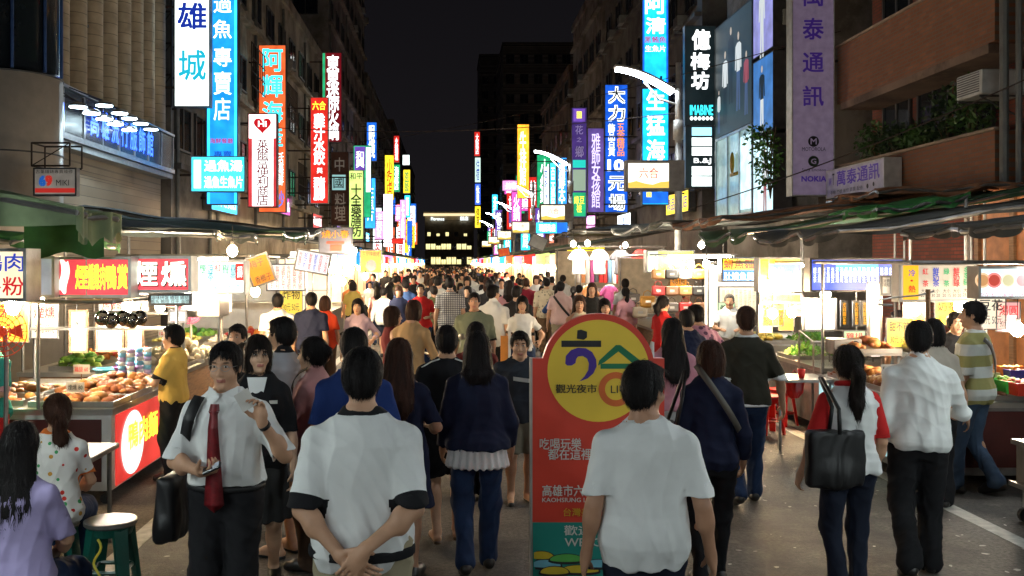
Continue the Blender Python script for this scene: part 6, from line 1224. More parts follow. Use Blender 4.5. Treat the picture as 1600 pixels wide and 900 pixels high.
b = MB(); b.grid(lambda u, v: (-3.6 + u * .68 , 8.15, 2.42 - v * (.26 + .03 * math.sin(u * 9))), 10, 3, th=.0); tag(b.build('green_cloth', MATS['tarp_leafgreen'], None, True), 'hanging bright green cloth behind the scalloped awning', 'cloth')
tarp('grey green canvas over the fruit stall', -2.7, -7.1, 10.7, 13.9, 2.50, 2.95, tg, .06, 0, 3); tarp('grey canvas over the third left stall', -2.5, -7.1, 14.0, 17.2, 2.62, 3.1, tgr, .1, 0, 4); tarp('dark canvas over the fourth left stall', -2.5, -7.1, 17.4, 20.8, 2.75, 3.2, td, .1, 0, 5); tarp('brown dark canvas over the fifth left stall', -2.7, -7.1, 21, 24.6, 2.7, 3.2, td, .1, 0, 6)
tarp('dark tarp over the dessert stall at the right edge', 4.9, 8.7, 8.3, 10.2, 2.46, 2.95, td, .03, 0, 7); tarp('dark green tarp edge above the bowl pictures', 5.3, 8.8, 7.7, 8.7, 2.66, 3.0, tgr, .03, 0, 8); tarp('long dark tarp over the tea and snack stalls', 4.2, 8.7, 10.4, 13.0, 2.48, 3.15, td, .07, 0, 9)
tarp('dark green tarp over the blue and yellow lightbox', 4.1, 8.7, 13.1, 15.6, 2.56, 3.25, tgr, .08, 0, 10); tarp('dark orange lined canvas over the squid soup stall', 4.3, 8.7, 15.2, 18.2, 2.85, 3.35, to, .06, 0, 11); tarp('pale grey canvas roof over the handbag stall', 4.0, 8.8, 18.0, 23.2, 2.9, 3.3, tg, .1, 0, 12); tarp('dark canvas over the clothes stall', 3.3, 8.8, 23.4, 29.8, 3.0, 3.4, td, .12, 0, 13)
tarp('small bright green tarp piece lying on the dark tarps', 5.4, 6.6, 12.2, 13.6, 2.82, 3.0, tb, .05, 0, 14); tarp('dusty orange canvas strip under the brick building', 6.4, 8.9, 14.2, 16.4, 3.2, 3.35, to, .05, 0, 15)
t = thing('shutter_wall', 'orange lit wooden shopfront under the brick building at right', 'shopfront', (8.9, 13, 0)); b = MB(); b.box(8.85, 8.95, 9, 16, .12, 3.3); b.build('wall', M('orange_wood', (.35, .13, .04), .6, var=.3), t, world=True)
for y in range(9, 17): b = MB(); b.box(8.80, 8.848, y - .06, y + .06, .12, 3.3); b.build('post', wood, t, world=True)
# ======================= round topped festival sign
Yp = 5.4; t = thing('festival_sign', 'round topped red and teal night market sign with a yellow disc and logo', 'sign', (X_(935, Yp), Yp, 0)); px2 = lambda x, y: (X_(x, Yp) - t.location.x, Z_(y, Yp))
xa, zt = px2(832, 560); xb, _ = px2(1038, 560); cx, cz = px2(935, 578); R_ = 88 * Yp / F
a0 = math.asin((zt - cz) / R_)
arc = [(cx + R_ * math.cos(a), cz + R_ * math.sin(a)) for a in np.linspace(a0, math.pi - a0, 40)]
out = [(xa, .02), (xb, .02), (xb, zt)] + arc + [(xa, zt)]
pr_m = M('panel_red', (.60, .05, .028), .42, var=.12, scale=2, bump=.05); pt_m = M('panel_teal', (.015, .22, .18), .42, var=.12, scale=2, bump=.05); py_m = M('panel_yellow', (.78, .53, .05), .42, var=.10, scale=2, bump=.05)
def plate(name, pts, y0, y1, m, parent): n = len(pts); b = MB(); b.add([(p[0], y0, p[1]) for p in pts] + [(p[0], y1, p[1]) for p in pts], [tuple(range(n)), tuple(range(2 * n - 1, n - 1, -1))] + [(i, n + i, n + (i + 1) % n, (i + 1) % n) for i in range(n)]); return b.build(name, m, parent)
plate('board', out, 0, .06, pr_m, t); _, zs_ = px2(0, 816)
plate('teal_band', [(xa + .001, .021), (xb - .001, .021), (xb - .001, zs_), (xa + .001, zs_)], -.004, -.0005, pt_m, t)
disc = [(cx + R_ * .905 * math.cos(a), cz - .005 + R_ * .905 * math.sin(a)) for a in np.linspace(0, 2 * math.pi, 56, endpoint=False)]; plate('yellow_disc', disc, -.004, -.0005, py_m, t)
def flat(name, pts, y, m): return plate(name, [px2(*p) for p in pts], y - .002, y, m, t)
kk = M('paint_black', (.02, .02, .022), .4, var=0); vv = M('paint_violet', (.06, .025, .26), .4, var=.1); gg = M('paint_green', (.01, .16, .07), .4, var=.1); oo = M('paint_orange', (.62, .13, .03), .4, var=.1)
flat('logo_stroke', [(877, 532), (939, 532), (939, 542), (877, 542)], -.0045, kk); flat('logo_dot', [(902, 516), (908, 515), (917, 518), (917, 527), (912, 531), (901, 529)], -.0045, kk)
c1 = [(883 - 0, 568), (884, 556), (892, 547), (903, 543), (915, 544), (925, 550), (931, 561), (932, 572), (927, 583), (918, 591), (905, 596), (913, 588), (919, 578), (920, 568), (917, 560), (910, 556), (903, 557), (900, 561), (899, 567), (893, 571), (886, 571)]; flat('logo_swirl', c1, -.0045, vv)
flat('logo_roof', [(962, 539), (969, 539), (1004, 566), (1002, 570), (990, 569), (966, 549), (944, 566), (934, 571), (936, 563)], -.0045, gg); flat('logo_roof', [(938, 568), (990, 568), (990, 576), (938, 576)], -.0065, gg)
nrg = 40; co_, ci_ = px2(962, 608), 1; b = MB(); ro, ri = 27 * Yp / F, 17 * Yp / F
b.add([(co_[0] + r * math.cos(2 * math.pi * i / nrg), -.0065, co_[1] + r * math.sin(2 * math.pi * i / nrg)) for i in range(nrg) for r in (ro, ri)], [(2 * i, 2 * i + 1, (2 * i + 3) % (2 * nrg), (2 * i + 2) % (2 * nrg)) for i in range(nrg)]); b.build('logo_ring', oo, t)
def fl(s_, x0, y0, x1, y1, m, bold=.0, sl=0.): p, q = px2(x0, y1), px2(x1, y0); letters(t, s_, p[0], q[0], p[1], q[1], -.009, m, bold, slant=sl)
pw_ = M('paint_white', (.62, .60, .55), .4, var=0)
fl('觀光夜市', 868, 600, 932, 614, kk, .008); fl('LIUHE', 954, 602, 1002, 614, kk, .0)
fl('吃喝玩樂', 843, 684, 908, 702, pw_, .008, .0); fl('都在這裡', 856, 700, 924, 718, pw_, .008, .0)
fl('高雄市六合', 847, 757, 928, 775, pw_, .012); fl('KAOHSIUNG LIUHE TOURIST', 847, 777, 985, 784, pw_, .008); fl('台灣美味', 880, 793, 936, 806, M('paint_gold', (.6, .35, .03), .4, var=0), .008)
fl('歡迎光臨', 881, 820, 968, 836, pw_, .01); fl('WELCOME', 882, 840, 982, 853, pw_, .008)
fishc = [M('fish_y', (.55, .4, .03), .4), M('fish_c', (.15, .4, .5), .4), M('fish_g', (.1, .4, .08), .4), M('fish_y')]
for i, (x, y, w) in enumerate([(845, 872, 20), (852, 885, 24), (885, 876, 26), (905, 893, 30), (866, 895, 22), (935, 884, 24)]):
    pts = [(x + w * math.cos(a), y - (9 if math.sin(a) > 0 else 3) * math.sin(a) - 2) for a in np.linspace(0, 2 * math.pi, 20, endpoint=False)]; plate('wave_drawing', [px2(px_ * 1.0, py_ + 2) for px_, py_ in [(x + (w + 3) * math.cos(a), y - (12 if math.sin(a) > 0 else 5) * math.sin(a) - 2) for a in np.linspace(0, 2 * math.pi, 20, endpoint=False)] if 0 < 1 and px_ > 833], -.0062 - i * .002, -.0045 - i * .002, kk, t)
    plate('wave_drawing', [px2(max(834, px_), py_) for px_, py_ in pts], -.0075 - i * .002, -.0063 - i * .002, fishc[i % 4], t)
plate('edge', [(xa - .012, .0), (xa - .0005, .0), (xa - .0005, zt), (xa - .012, zt)], -.002, .064, M('alu_frame'), t)
# barrier post and scooter in the middle of the road
t = thing('barrier', 'orange and white barrier post standing in the crowd', 'barrier', (X_(855 - 0, 12.6) * 0 + X_(794, 12.8), 12.8, 0)); b = MB(); b.box(-.1, .0, 0, .04, .05, 1.12); b.build('board', M('bar_orange', (.6, .22, .03), .5), t); b = MB(); b.box(.001, .035, -.01, .05, 0, 1.2); b.build('post', whitep, t); b = MB(); b.box(-.16, .09, -.12, .16, 0, .05); b.build('base', cord, t)
t = thing('scooter', 'dark motor scooter with a chrome mirror under the tan shirt rider', 'scooter', (X_(662, 10.9), 11.1, 0), math.radians(-35))
P_, Q_ = shape([('b', (0, -.15, .42), (.13, .38, .10), None, .05), ('e', (0, -.15, .62), (.14, .36, .10), None, .03), ('b', (0, .48, .55), (.17, .05, .26), rotm(0, 15).T, .04), ('c', (0, .5, .5), (0, .62, .3), .07, .05, .05), ('e', (0, .40, .92), (.13, .12, .10), None, .04), ('b', (0, .2, .25), (.15, .25, .03), None, .03)], .02); link('body', np_mesh('body', P_, Q_, [M('scooter_paint', (.03, .03, .035), .2)]), t)
for y in (-.5, .66): b = MB(); b.tube([(-.045, y, .24), (.045, y, .24)], .24, 22); b.build('wheel', cord, t)
b = MB(); b.tube([(-.32, .36, 1.02), (0, .42, .98), (.32, .36, 1.02)], .014, 6); b.tube([(.22, .38, 1.0), (.27, .36, 1.2)], .007, 5); b.tube([(-.22, .38, 1.0), (-.27, .36, 1.2)], .007, 5); b.ball((.28, .36, 1.23), (.05, .01, .04), 8); b.ball((-.28, .36, 1.23), (.05, .01, .04), 8); b.build('handlebar', steel, t, True); b = MB(); b.box(-.09, .09, -.63, -.60, .42, .54); b.build('number_plate', whitep, t); b = MB(); b.ball((0, -.56, .62), (.08, .04, .04), 8); b.build('tail_light', redp, t, True)

# raised tiers of food, price cards and baskets on the right stalls
for i, (x, y, z, w, d, n_, c_, kd, lb) in enumerate([(4.75, 10.95, 1.08, .7, .35, 34, fried, 'lump', 'raised tray of fried chicken cutlets behind the ponytail woman'), (5.5, 10.9, 1.12, .7, .4, 30, yelf, 'round', 'raised tray of golden fried balls right of the cutlets'), (5.1, 9.5, .98, .5, .4, 30, [yelf[0], fried[1]], 'stick', 'yellow plastic basket of fried strips beside the white column panel'), (5.2, 12.2, 1.0, .7, .45, 30, redf, 'lump', 'raised tray of red sausages under the white panel'), (4.9, 15.0, .852, .8, .6, 40, yelf, 'lump', 'tray of yellow noodles at the squid soup stall'), (5.6, 15.0, .852, .6, .6, 40, greenf, 'leaf', 'tray of greens at the squid soup stall'), (4.55, 19.3, .80, .8, .8, 24, darkf, 'round', 'heap of small dark purses at the handbag stall')]):
    pile(lb, x, y, z, w, d, .12, n_, .06, c_, kd, seed=i + 60)
    if z > .9: t = thing('tray_stand', 'steel stand under the %s' % lb, 'stand', (x, y, z - .2)); b = MB(); b.box(-w / 2, w / 2, -d / 2, d / 2, .17, .198); b.build('plate', steeld, t); b = MB(); [b.tube([(sx_ * w * .4, sy_ * d * .4, -.02), (sx_ * w * .4, sy_ * d * .4, .17)], .012, 6) for sx_ in (-1, 1) for sy_ in (-1, 1)]; b.build('leg', steeld, t, kind='stuff')
for i, (x, y, z, s_, lb) in enumerate([(4.5, 9.0, .97, '30元', 'on the nearest fried chicken tray'), (4.5, 9.8, .97, '50元', 'on the middle fried chicken tray'), (5.0, 12.6, .98, '60元', 'in the salad tray'), (-3.3, 8.5, .95, '煙燻 80', 'in the front tray of smoked chicken'), (-3.55, 9.3, 1.02, '雞腿 60', 'in the middle heap of smoked chicken'), (-3.3, 11.3, 1.08, '5個50', 'in the nearest heap of pale buns'), (-3.6, 12.2, 1.15, '100元', 'in the second heap of buns'), (-4.1, 12.0, 1.2, '特價', 'on the red fruit heap'), (-3.3, 14.9, 1.05, '40元', 'in the first tray of the third left stall'), (4.9, 14.8, 1.05, '魷魚', 'in the yellow noodle tray')]):
    t = thing('price_card', 'small white price card standing %s' % lb, 'price card', (x, y, z)); b = MB(); b.box(-.08, .08, -.002, .002, 0, .09); b.build('card', whitep, t); b = MB(); b.box(-.004, .004, -.003, .003, -.08, -.001); b.build('stick', wood, t); letters(t, s_, -.065, .065, .02, .07, -.004, [T_r, T_k][i % 2], 0)
# dense small signs receding down both sides
r_ = random.Random(5); gloss = ['seafood', 'beef noodles', 'juice', 'tea house', 'karaoke', 'hostel', 'snack bar', 'hotpot', 'clothing', 'boutique', 'jewellery', 'pharmacy', 'glasses', 'phones', 'hair salon', 'guest house', 'ice shop', 'roast duck']; wordsl = ['海鮮', '牛肉麵', '果汁', '茶坊', '卡拉OK', '旅社', '小吃店', '火鍋', '服飾', '精品', '珠寶', '藥局', '眼鏡', '通訊', '美髮', '賓館', '冰店', '烤鴨']
cn = {'sign_white': 'white', 'sign_cyan': 'cyan', 'sign_blue': 'blue', 'sign_red': 'red', 'sign_yellow': 'yellow', 'sign_green': 'green', 'sign_pink': 'pink', 'sign_magenta': 'magenta', 'sign_orange': 'orange', 'sign_purple': 'purple'}
for i in range(5, 38):
    left = i % 2 == 0; Y = 57 + i * 3.1 + r_.uniform(-1, 1); w = r_.uniform(.8, 1.3); h = r_.uniform(1.8, 4.6); z = r_.uniform(4.0, 8.5) if i % 3 else r_.uniform(7, 12); hgt = ['low', 'high', 'middle height'][0 if z < 5.8 else (1 if z > 7.8 else 2)]; k_ = list(cn)[(i * 7) % 10]; wd = wordsl[(i * 5) % 18]
    x = (XL + .5 + w / 2 + r_.uniform(0, .8)) if left else (XR - .5 - w / 2 - r_.uniform(0, .8)); tm = T_w if k_ not in ('sign_white', 'sign_yellow') else T_r
    sign_at('sign', 'distant small %s sign for %s hung %s on the %s, %d metres off' % (cn[k_], gloss[(i * 5) % 18], hgt, 'left' if left else 'right', Y), (x, Y, z), w, h, 0, MATS[k_], [(col(wd), .2, .8, .08, .92, tm, .01)], depth=.3, mount=(-1 if left else 1) * .5)
for i in range(12):        # wall signs lying along the facades above the tarps
    left = i % 2 == 0; Y = 31 + i * 5.5; k_ = list(cn)[(i * 3 + 1) % 10]; wd = wordsl[(i * 7 + 2) % 18] + '專賣店'
    if not left and Y < 36: continue
    sign_at('sign', 'long %s shopfront sign for %s flat on the %s facade' % (cn[k_], gloss[(i * 7 + 2) % 18], 'left' if left else 'right'), ((XL + .3) if left else (XR - .3), Y, 4.1 + .25 * (i % 3)), 3.6, .8, math.radians(90 if left else -90), MATS[k_], [(wd, .06, .94, .2, .8, T_w if k_ not in ('sign_white', 'sign_yellow') else T_b, .01)], depth=.25)
# pipes and small clutter on the left facades
for i, (y, z0_, z1_) in enumerate([(26.3, 0, 15), (29.9, 0, 15), (30.9, 3, 13), (37, 3, 13.5), (43.2, 3, 13.5), (49.8, 3, 13.5), (60.4, 3, 25), (70, 3, 25)]):
    t = thing('drainpipe', 'grey drainpipe on the left facades, %s' % ['nearest', 'second', 'third', 'fourth', 'fifth', 'sixth', 'seventh', 'eighth'][i], 'pipe', (XL + .09, y, z0_)); b = MB(); b.tube([(0, 0, 0), (0, 0, z1_ - z0_)], .06, 8); b.build('pipe', MATS['pipe_grey'], t)

# posters and price sheets pinned inside the right and left stalls
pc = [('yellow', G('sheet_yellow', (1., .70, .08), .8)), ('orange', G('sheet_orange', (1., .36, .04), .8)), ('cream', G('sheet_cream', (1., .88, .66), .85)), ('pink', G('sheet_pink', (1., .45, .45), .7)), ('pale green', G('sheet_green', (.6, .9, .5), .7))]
for i, (px, py, Y, w, h, s_) in enumerate([(1208, 486, 13.45, .3, .42, '麻糬'), (1228, 500, 13.45, .22, .3, '花生'), (1196, 498, 13.45, .2, .4, '芝麻'), (1244, 478, 13.4, .22, .3, '冰品'), (1335, 530, 11.1, .26, .2, '雞排'), (1405, 520, 10.9, .3, .34, '甜不辣'), (1428, 500, 11.0, .25, .4, '紅茶'), (1548, 488, 9.5, .3, .34, '豆花'), (1575, 495, 9.5, .24, .3, '湯圓'), (1135, 430 + 60, 16.9, .3, .4, '羹麵'), (1480, 488, 11.15, .3, .3, '奶茶'), (1060, 445, 22.4, .4, .4, '特價'), (70, 500, 10.4, .3, .4, '煙燻'), (262, 468, 13.1, .3, .22, '水果'), (345, 470, 13.1, .3, .3, '果汁'), (455, 470, 16.7, .4, .5, '炸物'), (20, 500, 8.55, .3, .4, '米粉')]):
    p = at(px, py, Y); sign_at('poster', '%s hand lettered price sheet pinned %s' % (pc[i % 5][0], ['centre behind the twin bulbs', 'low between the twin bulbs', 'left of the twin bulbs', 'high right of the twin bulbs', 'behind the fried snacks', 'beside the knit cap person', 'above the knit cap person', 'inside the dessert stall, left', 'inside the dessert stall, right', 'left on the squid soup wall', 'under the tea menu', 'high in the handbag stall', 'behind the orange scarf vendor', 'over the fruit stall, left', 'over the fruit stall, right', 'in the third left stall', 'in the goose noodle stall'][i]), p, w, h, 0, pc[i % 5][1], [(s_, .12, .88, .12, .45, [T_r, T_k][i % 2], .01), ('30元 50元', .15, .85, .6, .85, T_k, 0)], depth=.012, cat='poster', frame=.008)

# racks of folded and hanging goods deep in the clothes stall
b = MB(); t = thing('clothes_rack', 'rack of many coloured garments deep in the clothes stall', 'clothes rack', (3.4, 25.2, 0)); r_ = random.Random(3)
for row, z in enumerate((2.25, 1.45)):
    for i in range(17): b.box(i * .115, i * .115 + .09, row * .3, row * .3 + .12 + .1 * r_.random(), z - .62 - .1 * r_.random(), z - .04, i % 8 if r_.random() < .7 else r_.randrange(8))
b.build('garments', [cloth('hang_%d' % k_, hc_[k_]) for k_ in range(8)], t, kind='stuff')
b = MB(); b.tube([(-.05, .06, 2.23), (2.0, .06, 2.23)], .014, 6); b.tube([(-.05, .36, 1.43), (2.0, .36, 1.43)], .014, 6); b.tube([(-.05, .06, 0), (-.05, .06, 2.25)], .016, 6); b.tube([(2.0, .06, 0), (2.0, .06, 2.25)], .016, 6); b.build('rail', steel, t)
# ---------------------------------------------------------------- people one can tell apart
c_white = cloth('white', (.70, .71, .70)); c_black = cloth('black', (.012, .012, .014)); c_navy = cloth('navy', (.012, .016, .04)); c_jean = cloth('denim', (.018, .035, .085), var=.25); c_jean2 = cloth('denim_grey', (.05, .08, .13), var=.25); c_khaki = cloth('khaki', (.34, .29, .19)); c_grey = cloth('grey', (.34, .34, .36)); c_pink = cloth('pink', (.55, .28, .27)); c_red = cloth('red', (.50, .02, .02)); c_yel = cloth('yellow', (.62, .42, .10)); c_lav = cloth('lavender', (.38, .33, .56)); c_bktee = cloth('olive_black', (.028, .026, .018)); c_tan = cloth('tan', (.40, .25, .12)); c_maroon = cloth('maroon', (.14, .02, .02)); c_blue = cloth('royal', (.012, .03, .13)); c_brown = cloth('brown', (.08, .05, .035)); c_cream = cloth('cream', (.62, .55, .42)); c_dkjean = cloth('dark_denim', (.012, .016, .03), var=.2)
sh_w = M('shoe_white', (.5, .5, .5), .5); sandal = M('sandal', (.12, .07, .04), .6)
def strap(fg, a, c_, m, r=.012, bulge=.02, n=12, name='bag_strap', side=1):
    """strap over the torso from local point a to c, lying outside the garment on the side given by the sign of y"""
    zz, A, Bd, cy = fg['torso']; a, c_ = np.array(a, float), np.array(c_, float); b = MB(); pts = []
    for i in range(n + 1):
        p = a + (c_ - a) * i / n; q = np.interp(p[2], zz, A) + .055, np.interp(p[2], zz, Bd) + .056; yc = np.interp(p[2], zz, cy); k = min(1., abs(p[0]) / q[0]); p[1] = yc + side * q[1] * (1 - k ** 2.3) ** .45; pts.append(Vector(p))
    w = Vector((0, 0, 1)).cross((pts[-1] - pts[0]).normalized()).normalized()
    vs = []; fs = []
    for i, p in enumerate(pts):
        d = (pts[min(i + 1, n)] - pts[max(i - 1, 0)]).normalized(); nrm = Vector((p.x * .6, side * 1., 0)).normalized(); wd = d.cross(nrm).normalized() * r * 1.6
        vs += [p - wd, p + wd, p + wd + nrm * .006, p - wd + nrm * .006]
    for i in range(n):
        for k in range(4): fs.append((4 * i + k, 4 * i + (k + 1) % 4, 4 * i + 4 + (k + 1) % 4, 4 * i + 4 + k))
    b.add(vs, fs); b.build(name, m, fg['t'], True)
def bagthing(label, fg, c_, half, m, name='shoulder_bag', rot=None, strap_to=None, res=.014):
    """a bag hanging from a person: its own thing"""
    p = fg['t'].matrix_basis @ Vector(c_) if False else (Matrix.Translation(fg['t'].location) @ fg['t'].rotation_euler.to_matrix().to_4x4()) @ Vector(c_)
    t = thing(name, label, 'bag', p, fg['t'].rotation_euler.z)
    P_, Q_ = shape([('b', (0, 0, 0), half, rot, .02), ('e', (0, 0, -half[2] * .5), (half[0] * 1.0, half[1] * 1.15, half[2] * .55), None, .04)], res); P_ = folds(P_, Q_, .010, 7, .5); link('bag', np_mesh('bag', P_, Q_, [m]), t)
    if strap_to is not None:
        b = MB(); q = Vector(strap_to) - Vector(c_)
        for s_ in (-1, 1): b.tube([(0, s_ * half[1] * 1.3, half[2] * .9), (q.x * .6, s_ * half[1] * .8, q.z * .55 + half[2] * .3), (q.x, q.y + s_ * .015, q.z)], .012, 6)
        b.build('strap', m, t, True)
    return t
leather = M('bag_black', (.008, .008, .009), .5, var=.2); leatherg = M('bag_grey', (.10, .09, .075), .6)

# A: ringer tee, hands behind the back
A_ = person('man from behind in a white ringer T-shirt with his hands clasped behind his back', 566, 547, 4.0, 0, tc=c_white, trim=c_black, bc=c_khaki, H=1.735, g=1.03, armL=(.06, -.20, .925, (1, -.15, -.5), ((-.8, -.1, -.5), (0, 1, .1), (0, .2, 1), .35)), armR=(.03, -.235, .965, (1, -.15, -.5), ((-.55, -.05, -.8), (0, 1, .1), (0, .2, 1), .5)), sleeve=.86, hem=.835, top='tee', bottom='shorts', res=.0065, wr=.010, head=(0, -4), curl=.3)
P_, Q_ = shape([('l', np.array([.895, .935]), np.array([.222, .222]), np.array([.170, .170]), 0., -.014, .01)], .008); link('belt', np_mesh('belt', P_, Q_, [c_black]), A_['t'])
# B: white tee walking right
B_ = person('man from behind in a plain white T-shirt walking past the red festival sign', 1008, 568, 4.25, -6, tc=c_white, bc=c_dkjean, g=1.0, armL='down', armR=(.30, .02, .84, (.3, -1, 0)), head=(-38, -4), res=.0065, hairlen=.3, sleeve=.72, hem=.80, face=True, step=.12, skin=1, wr=.010)
# C: tie man
C_ = person('man in a white short sleeved shirt and dark red tie looking at his phone hand', 353, 537, 5.0, 176, tc=c_white, bc=c_black, g=1.03, top='shirt', hem=.985, bottom='trousers', armR=(.035, .30, 1.10, (1, -.5, -.3), ((-.75, .6, .15), (-.2, .0, 1), (0, .5, .8), .9)), armL=(.255, .22, 1.34, (.5, -.5, -1), ((-.12, .15, 1), (-.3, .95, 0), (-1, 0, 0), .75)), sleeve=.88, res=.0065, face=True, head=(0, -3), skin=0, step=.1)
t = C_['t']; s_ = C_['s']; ty = lambda z: float(np.interp(z, C_['torso'][0], C_['torso'][2]) + np.interp(z, C_['torso'][0], C_['torso'][3])) + .055
b = MB(); zz = [1.42, 1.385, 1.37, 1.30, 1.2, 1.1, 1.0, .90, .86]; ww = [.022, .028, .02, .026, .032, .038, .045, .052, .002]
for i in range(len(zz) - 1):
    for k in (0,): b.add([(-ww[i] + .01, ty(zz[i] * s_) + (.012 if i > 1 else .02), zz[i] * s_), (ww[i] + .01, ty(zz[i] * s_) + (.012 if i > 1 else .02), zz[i] * s_), (ww[i + 1] + .01, ty(zz[i + 1] * s_) + .012, zz[i + 1] * s_), (-ww[i + 1] + .01, ty(zz[i + 1] * s_) + .012, zz[i + 1] * s_), (.01, ty(zz[i] * s_) + .026, zz[i] * s_), (.01, ty(zz[i + 1] * s_) + .024, zz[i + 1] * s_)], [(4, 0, 3, 5), (1, 4, 5, 2), (0, 1, 2, 3)])
b.build('tie', M('tie_red', (.17, .008, .012), .45, var=.3, scale=40), t, True)
for q in (1, -1): b = MB(); b.add([(.005 * q, .085, 1.455 * s_), (.075 * q, .045, 1.50 * s_), (.085 * q, .055, 1.44 * s_), (.055 * q, .112, 1.395 * s_), (.005 * q, .095, 1.448 * s_), (.055 * q, .12, 1.39 * s_)], [(0, 1, 2, 3), (4, 5, 2, 1)]); b.build('collar', c_white, t)
P_, Q_ = shape([('l', np.array([.955, .985]) * s_, np.array([.192, .192]) * 1.07, np.array([.142, .142]) * 1.1, 0., -.006, .01)], .008); link('belt', np_mesh('belt', P_, Q_, [leather]), t)
def glasses(fg, m=None):
    b = MB(); b.T = Matrix.Translation(Vector(fg['hc'])) @ Matrix([list(r) for r in fg['R']]).to_4x4(); f_ = .955 if fg['o']['sex'] == 'f' else 1.
    for q in (1, -1): b.tube([(q * .032 * f_ + .022 * math.cos(a), .106 * f_, .008 + .016 * math.sin(a)) for a in np.linspace(0, 2 * math.pi, 14)], .0016, 4, caps=False); b.tube([(q * .054, .104 * f_, .012), (q * .078, .02, .01)], .0015, 4)
    b.tube([(-.010, .108 * f_, .01), (.010, .108 * f_, .01)], .0015, 4); b.build('glasses', m or steeld, fg['t'])
glasses(C_)
T = C_['hand1'][0]; t2 = thing('mobile_phone', 'small dark mobile phone held in the tie man\'s lower hand', 'phone', (Matrix.Translation(t.location) @ t.rotation_euler.to_matrix().to_4x4()) @ Vector(T + C_['hand1'][1] * .10 + V3(0, .02, .02)), t.rotation_euler.z); b = MB(); b.T = Matrix.Rotation(math.radians(25), 4, 'Y') @ Matrix.Rotation(math.radians(-25), 4, 'X'); b.box(-.05, .045, -.022, .022, -.008, .008, bev=.003); b.build('body', blk, t2); b = MB(); b.T = Matrix.Rotation(math.radians(25), 4, 'Y') @ Matrix.Rotation(math.radians(-25), 4, 'X'); b.box(-.045, -.01, -.018, .018, .0082, .0092); b.build('screen', M('phone_screen', (.3, .35, .4), .2, es=.3), t2)
T = C_['hand-1'][0]; t2 = thing('folded_paper', 'folded white paper held up beside the tie man\'s face', 'paper', (Matrix.Translation(t.location) @ t.rotation_euler.to_matrix().to_4x4()) @ Vector(T + C_['hand-1'][1] * .09 + V3(.06, .04, .03)), t.rotation_euler.z + .3); b = MB(); b.T = Matrix.Rotation(.5, 4, 'Y'); b.box(-.038, .038, -.004, .004, -.05, .045, bev=.001); b.build('sheet', whitep, t2)
b = MB(); E_, T_h = C_['arms'][1][2], C_['arms'][1][3]; d = unit(T_h - E_); b.tube([Vector(T_h - d * .035), Vector(T_h - d * .015)], .031, 14); b.build('watch', leather, t, True)
strap(C_, (.12, 0, 1.41), (.205, 0, 1.10), leather, .018, side=1); bagthing('black document bag hanging at the tie man\'s side', C_, (.30, -.05, .82), (.05, .15, .17), leather, name='briefcase')
# D: woman in dark suit
D_ = person('woman in a black suit jacket and skirt walking half behind the tie man', 404, 525, 6.1, 185, sex='f', tc=c_black, bc=cloth('charcoal', (.03, .03, .03)), top='blazer', sleeve=.9, bottom='skirt', hair='bob', hairc='dark', face=True, head=(14, -2), res=.008, armL=(.24, .08, .84, (.3, -1, 0)), shoe='shoe', step=.14, skin=2)
b = MB(); b.T = None; b.add([(-.03, .148, 1.22), (.03, .148, 1.22), (.062, .085, 1.38), (-.062, .085, 1.38)], [(0, 1, 2, 3)]); b.build('blouse', c_white, D_['t']); b = MB(); b.box(-.13, -.08, .125, .135, 1.22, 1.24); b.build('badge', whitep, D_['t'])
# E..K middle crowd
E__ = person('man in a grey polo shirt with glasses facing left behind the suit woman', 441, 497, 6.9, 62, tc=c_grey, trim=c_black, bc=cloth('pale_shorts', (.42, .42, .46)), top='polo', bottom='shorts', shoe='sandal', sc=leather, res=.009, face=True, hair='short', armL='fwd', sleeve=.75); glasses(E__, M('thin_gold', (.5, .4, .2), .3, metal=1.))
F__ = person('woman in a pale pink blouse facing left with folded arms', 490, 528, 6.6, 72, sex='f', tc=c_pink, bc=c_brown, top='shirt', sleeve=1.3, bottom='trousers', hair='bun', res=.009, face=True, armL='hold', armR='hold', skin=2)
strap(F__, (-.10, 0, 1.38), (.14, 0, 1.05), leather, .010, side=1); bagthing('grey shoulder bag in front of the pink blouse woman', F__, (.02, .24, .93), (.13, .05, .10), leatherg)
person('man in a blue shirt mostly hidden behind the ringer T-shirt man', 553, 514, 5.8, 10, tc=c_blue, bc=c_black, res=.011, top='shirt', fine=False)
person('woman with very long hair in a dark navy dress seen from behind', 624, 530, 6.3, -8, sex='f', tc=c_navy, bc=c_navy, top='dress', hem=.55, bottom=None, hair='long', hairlen=.40, hairc='brown', armR='bent', sleeve=.8, res=.009, shoe='shoe', step=.1)
I_ = person('man from behind in a black T-shirt with white piping on the shoulders', 698, 512, 7.2, 4, tc=c_black, bc=c_black, g=1.05, bottom='shorts', shoe='sandal', sc=sandal, res=.009, sleeve=.85, H=1.62, step=.12, armR='bent')
for q in (1, -1): b = MB(); b.tube([I_['B'](q * .06, -.08, 1.47), I_['B'](q * .13, -.07, 1.445), I_['B'](q * .20, -.05, 1.40), I_['B'](q * .225, -.04, 1.33)], .006, 6); b.build('piping', c_white, I_['t'], True)
J_ = person('woman in a navy cardigan over a white ruffled hem and blue jeans, from behind', 746, 519, 6.5, 0, sex='f', tc=c_navy, bc=c_jean, top='cardigan', sleeve=1.8, hem=.90, bottom='jeans', hair='long', hairlen=.22, res=.009, armL='fwd', armR='fwd', g=1.06, step=.14, thigh=.94)
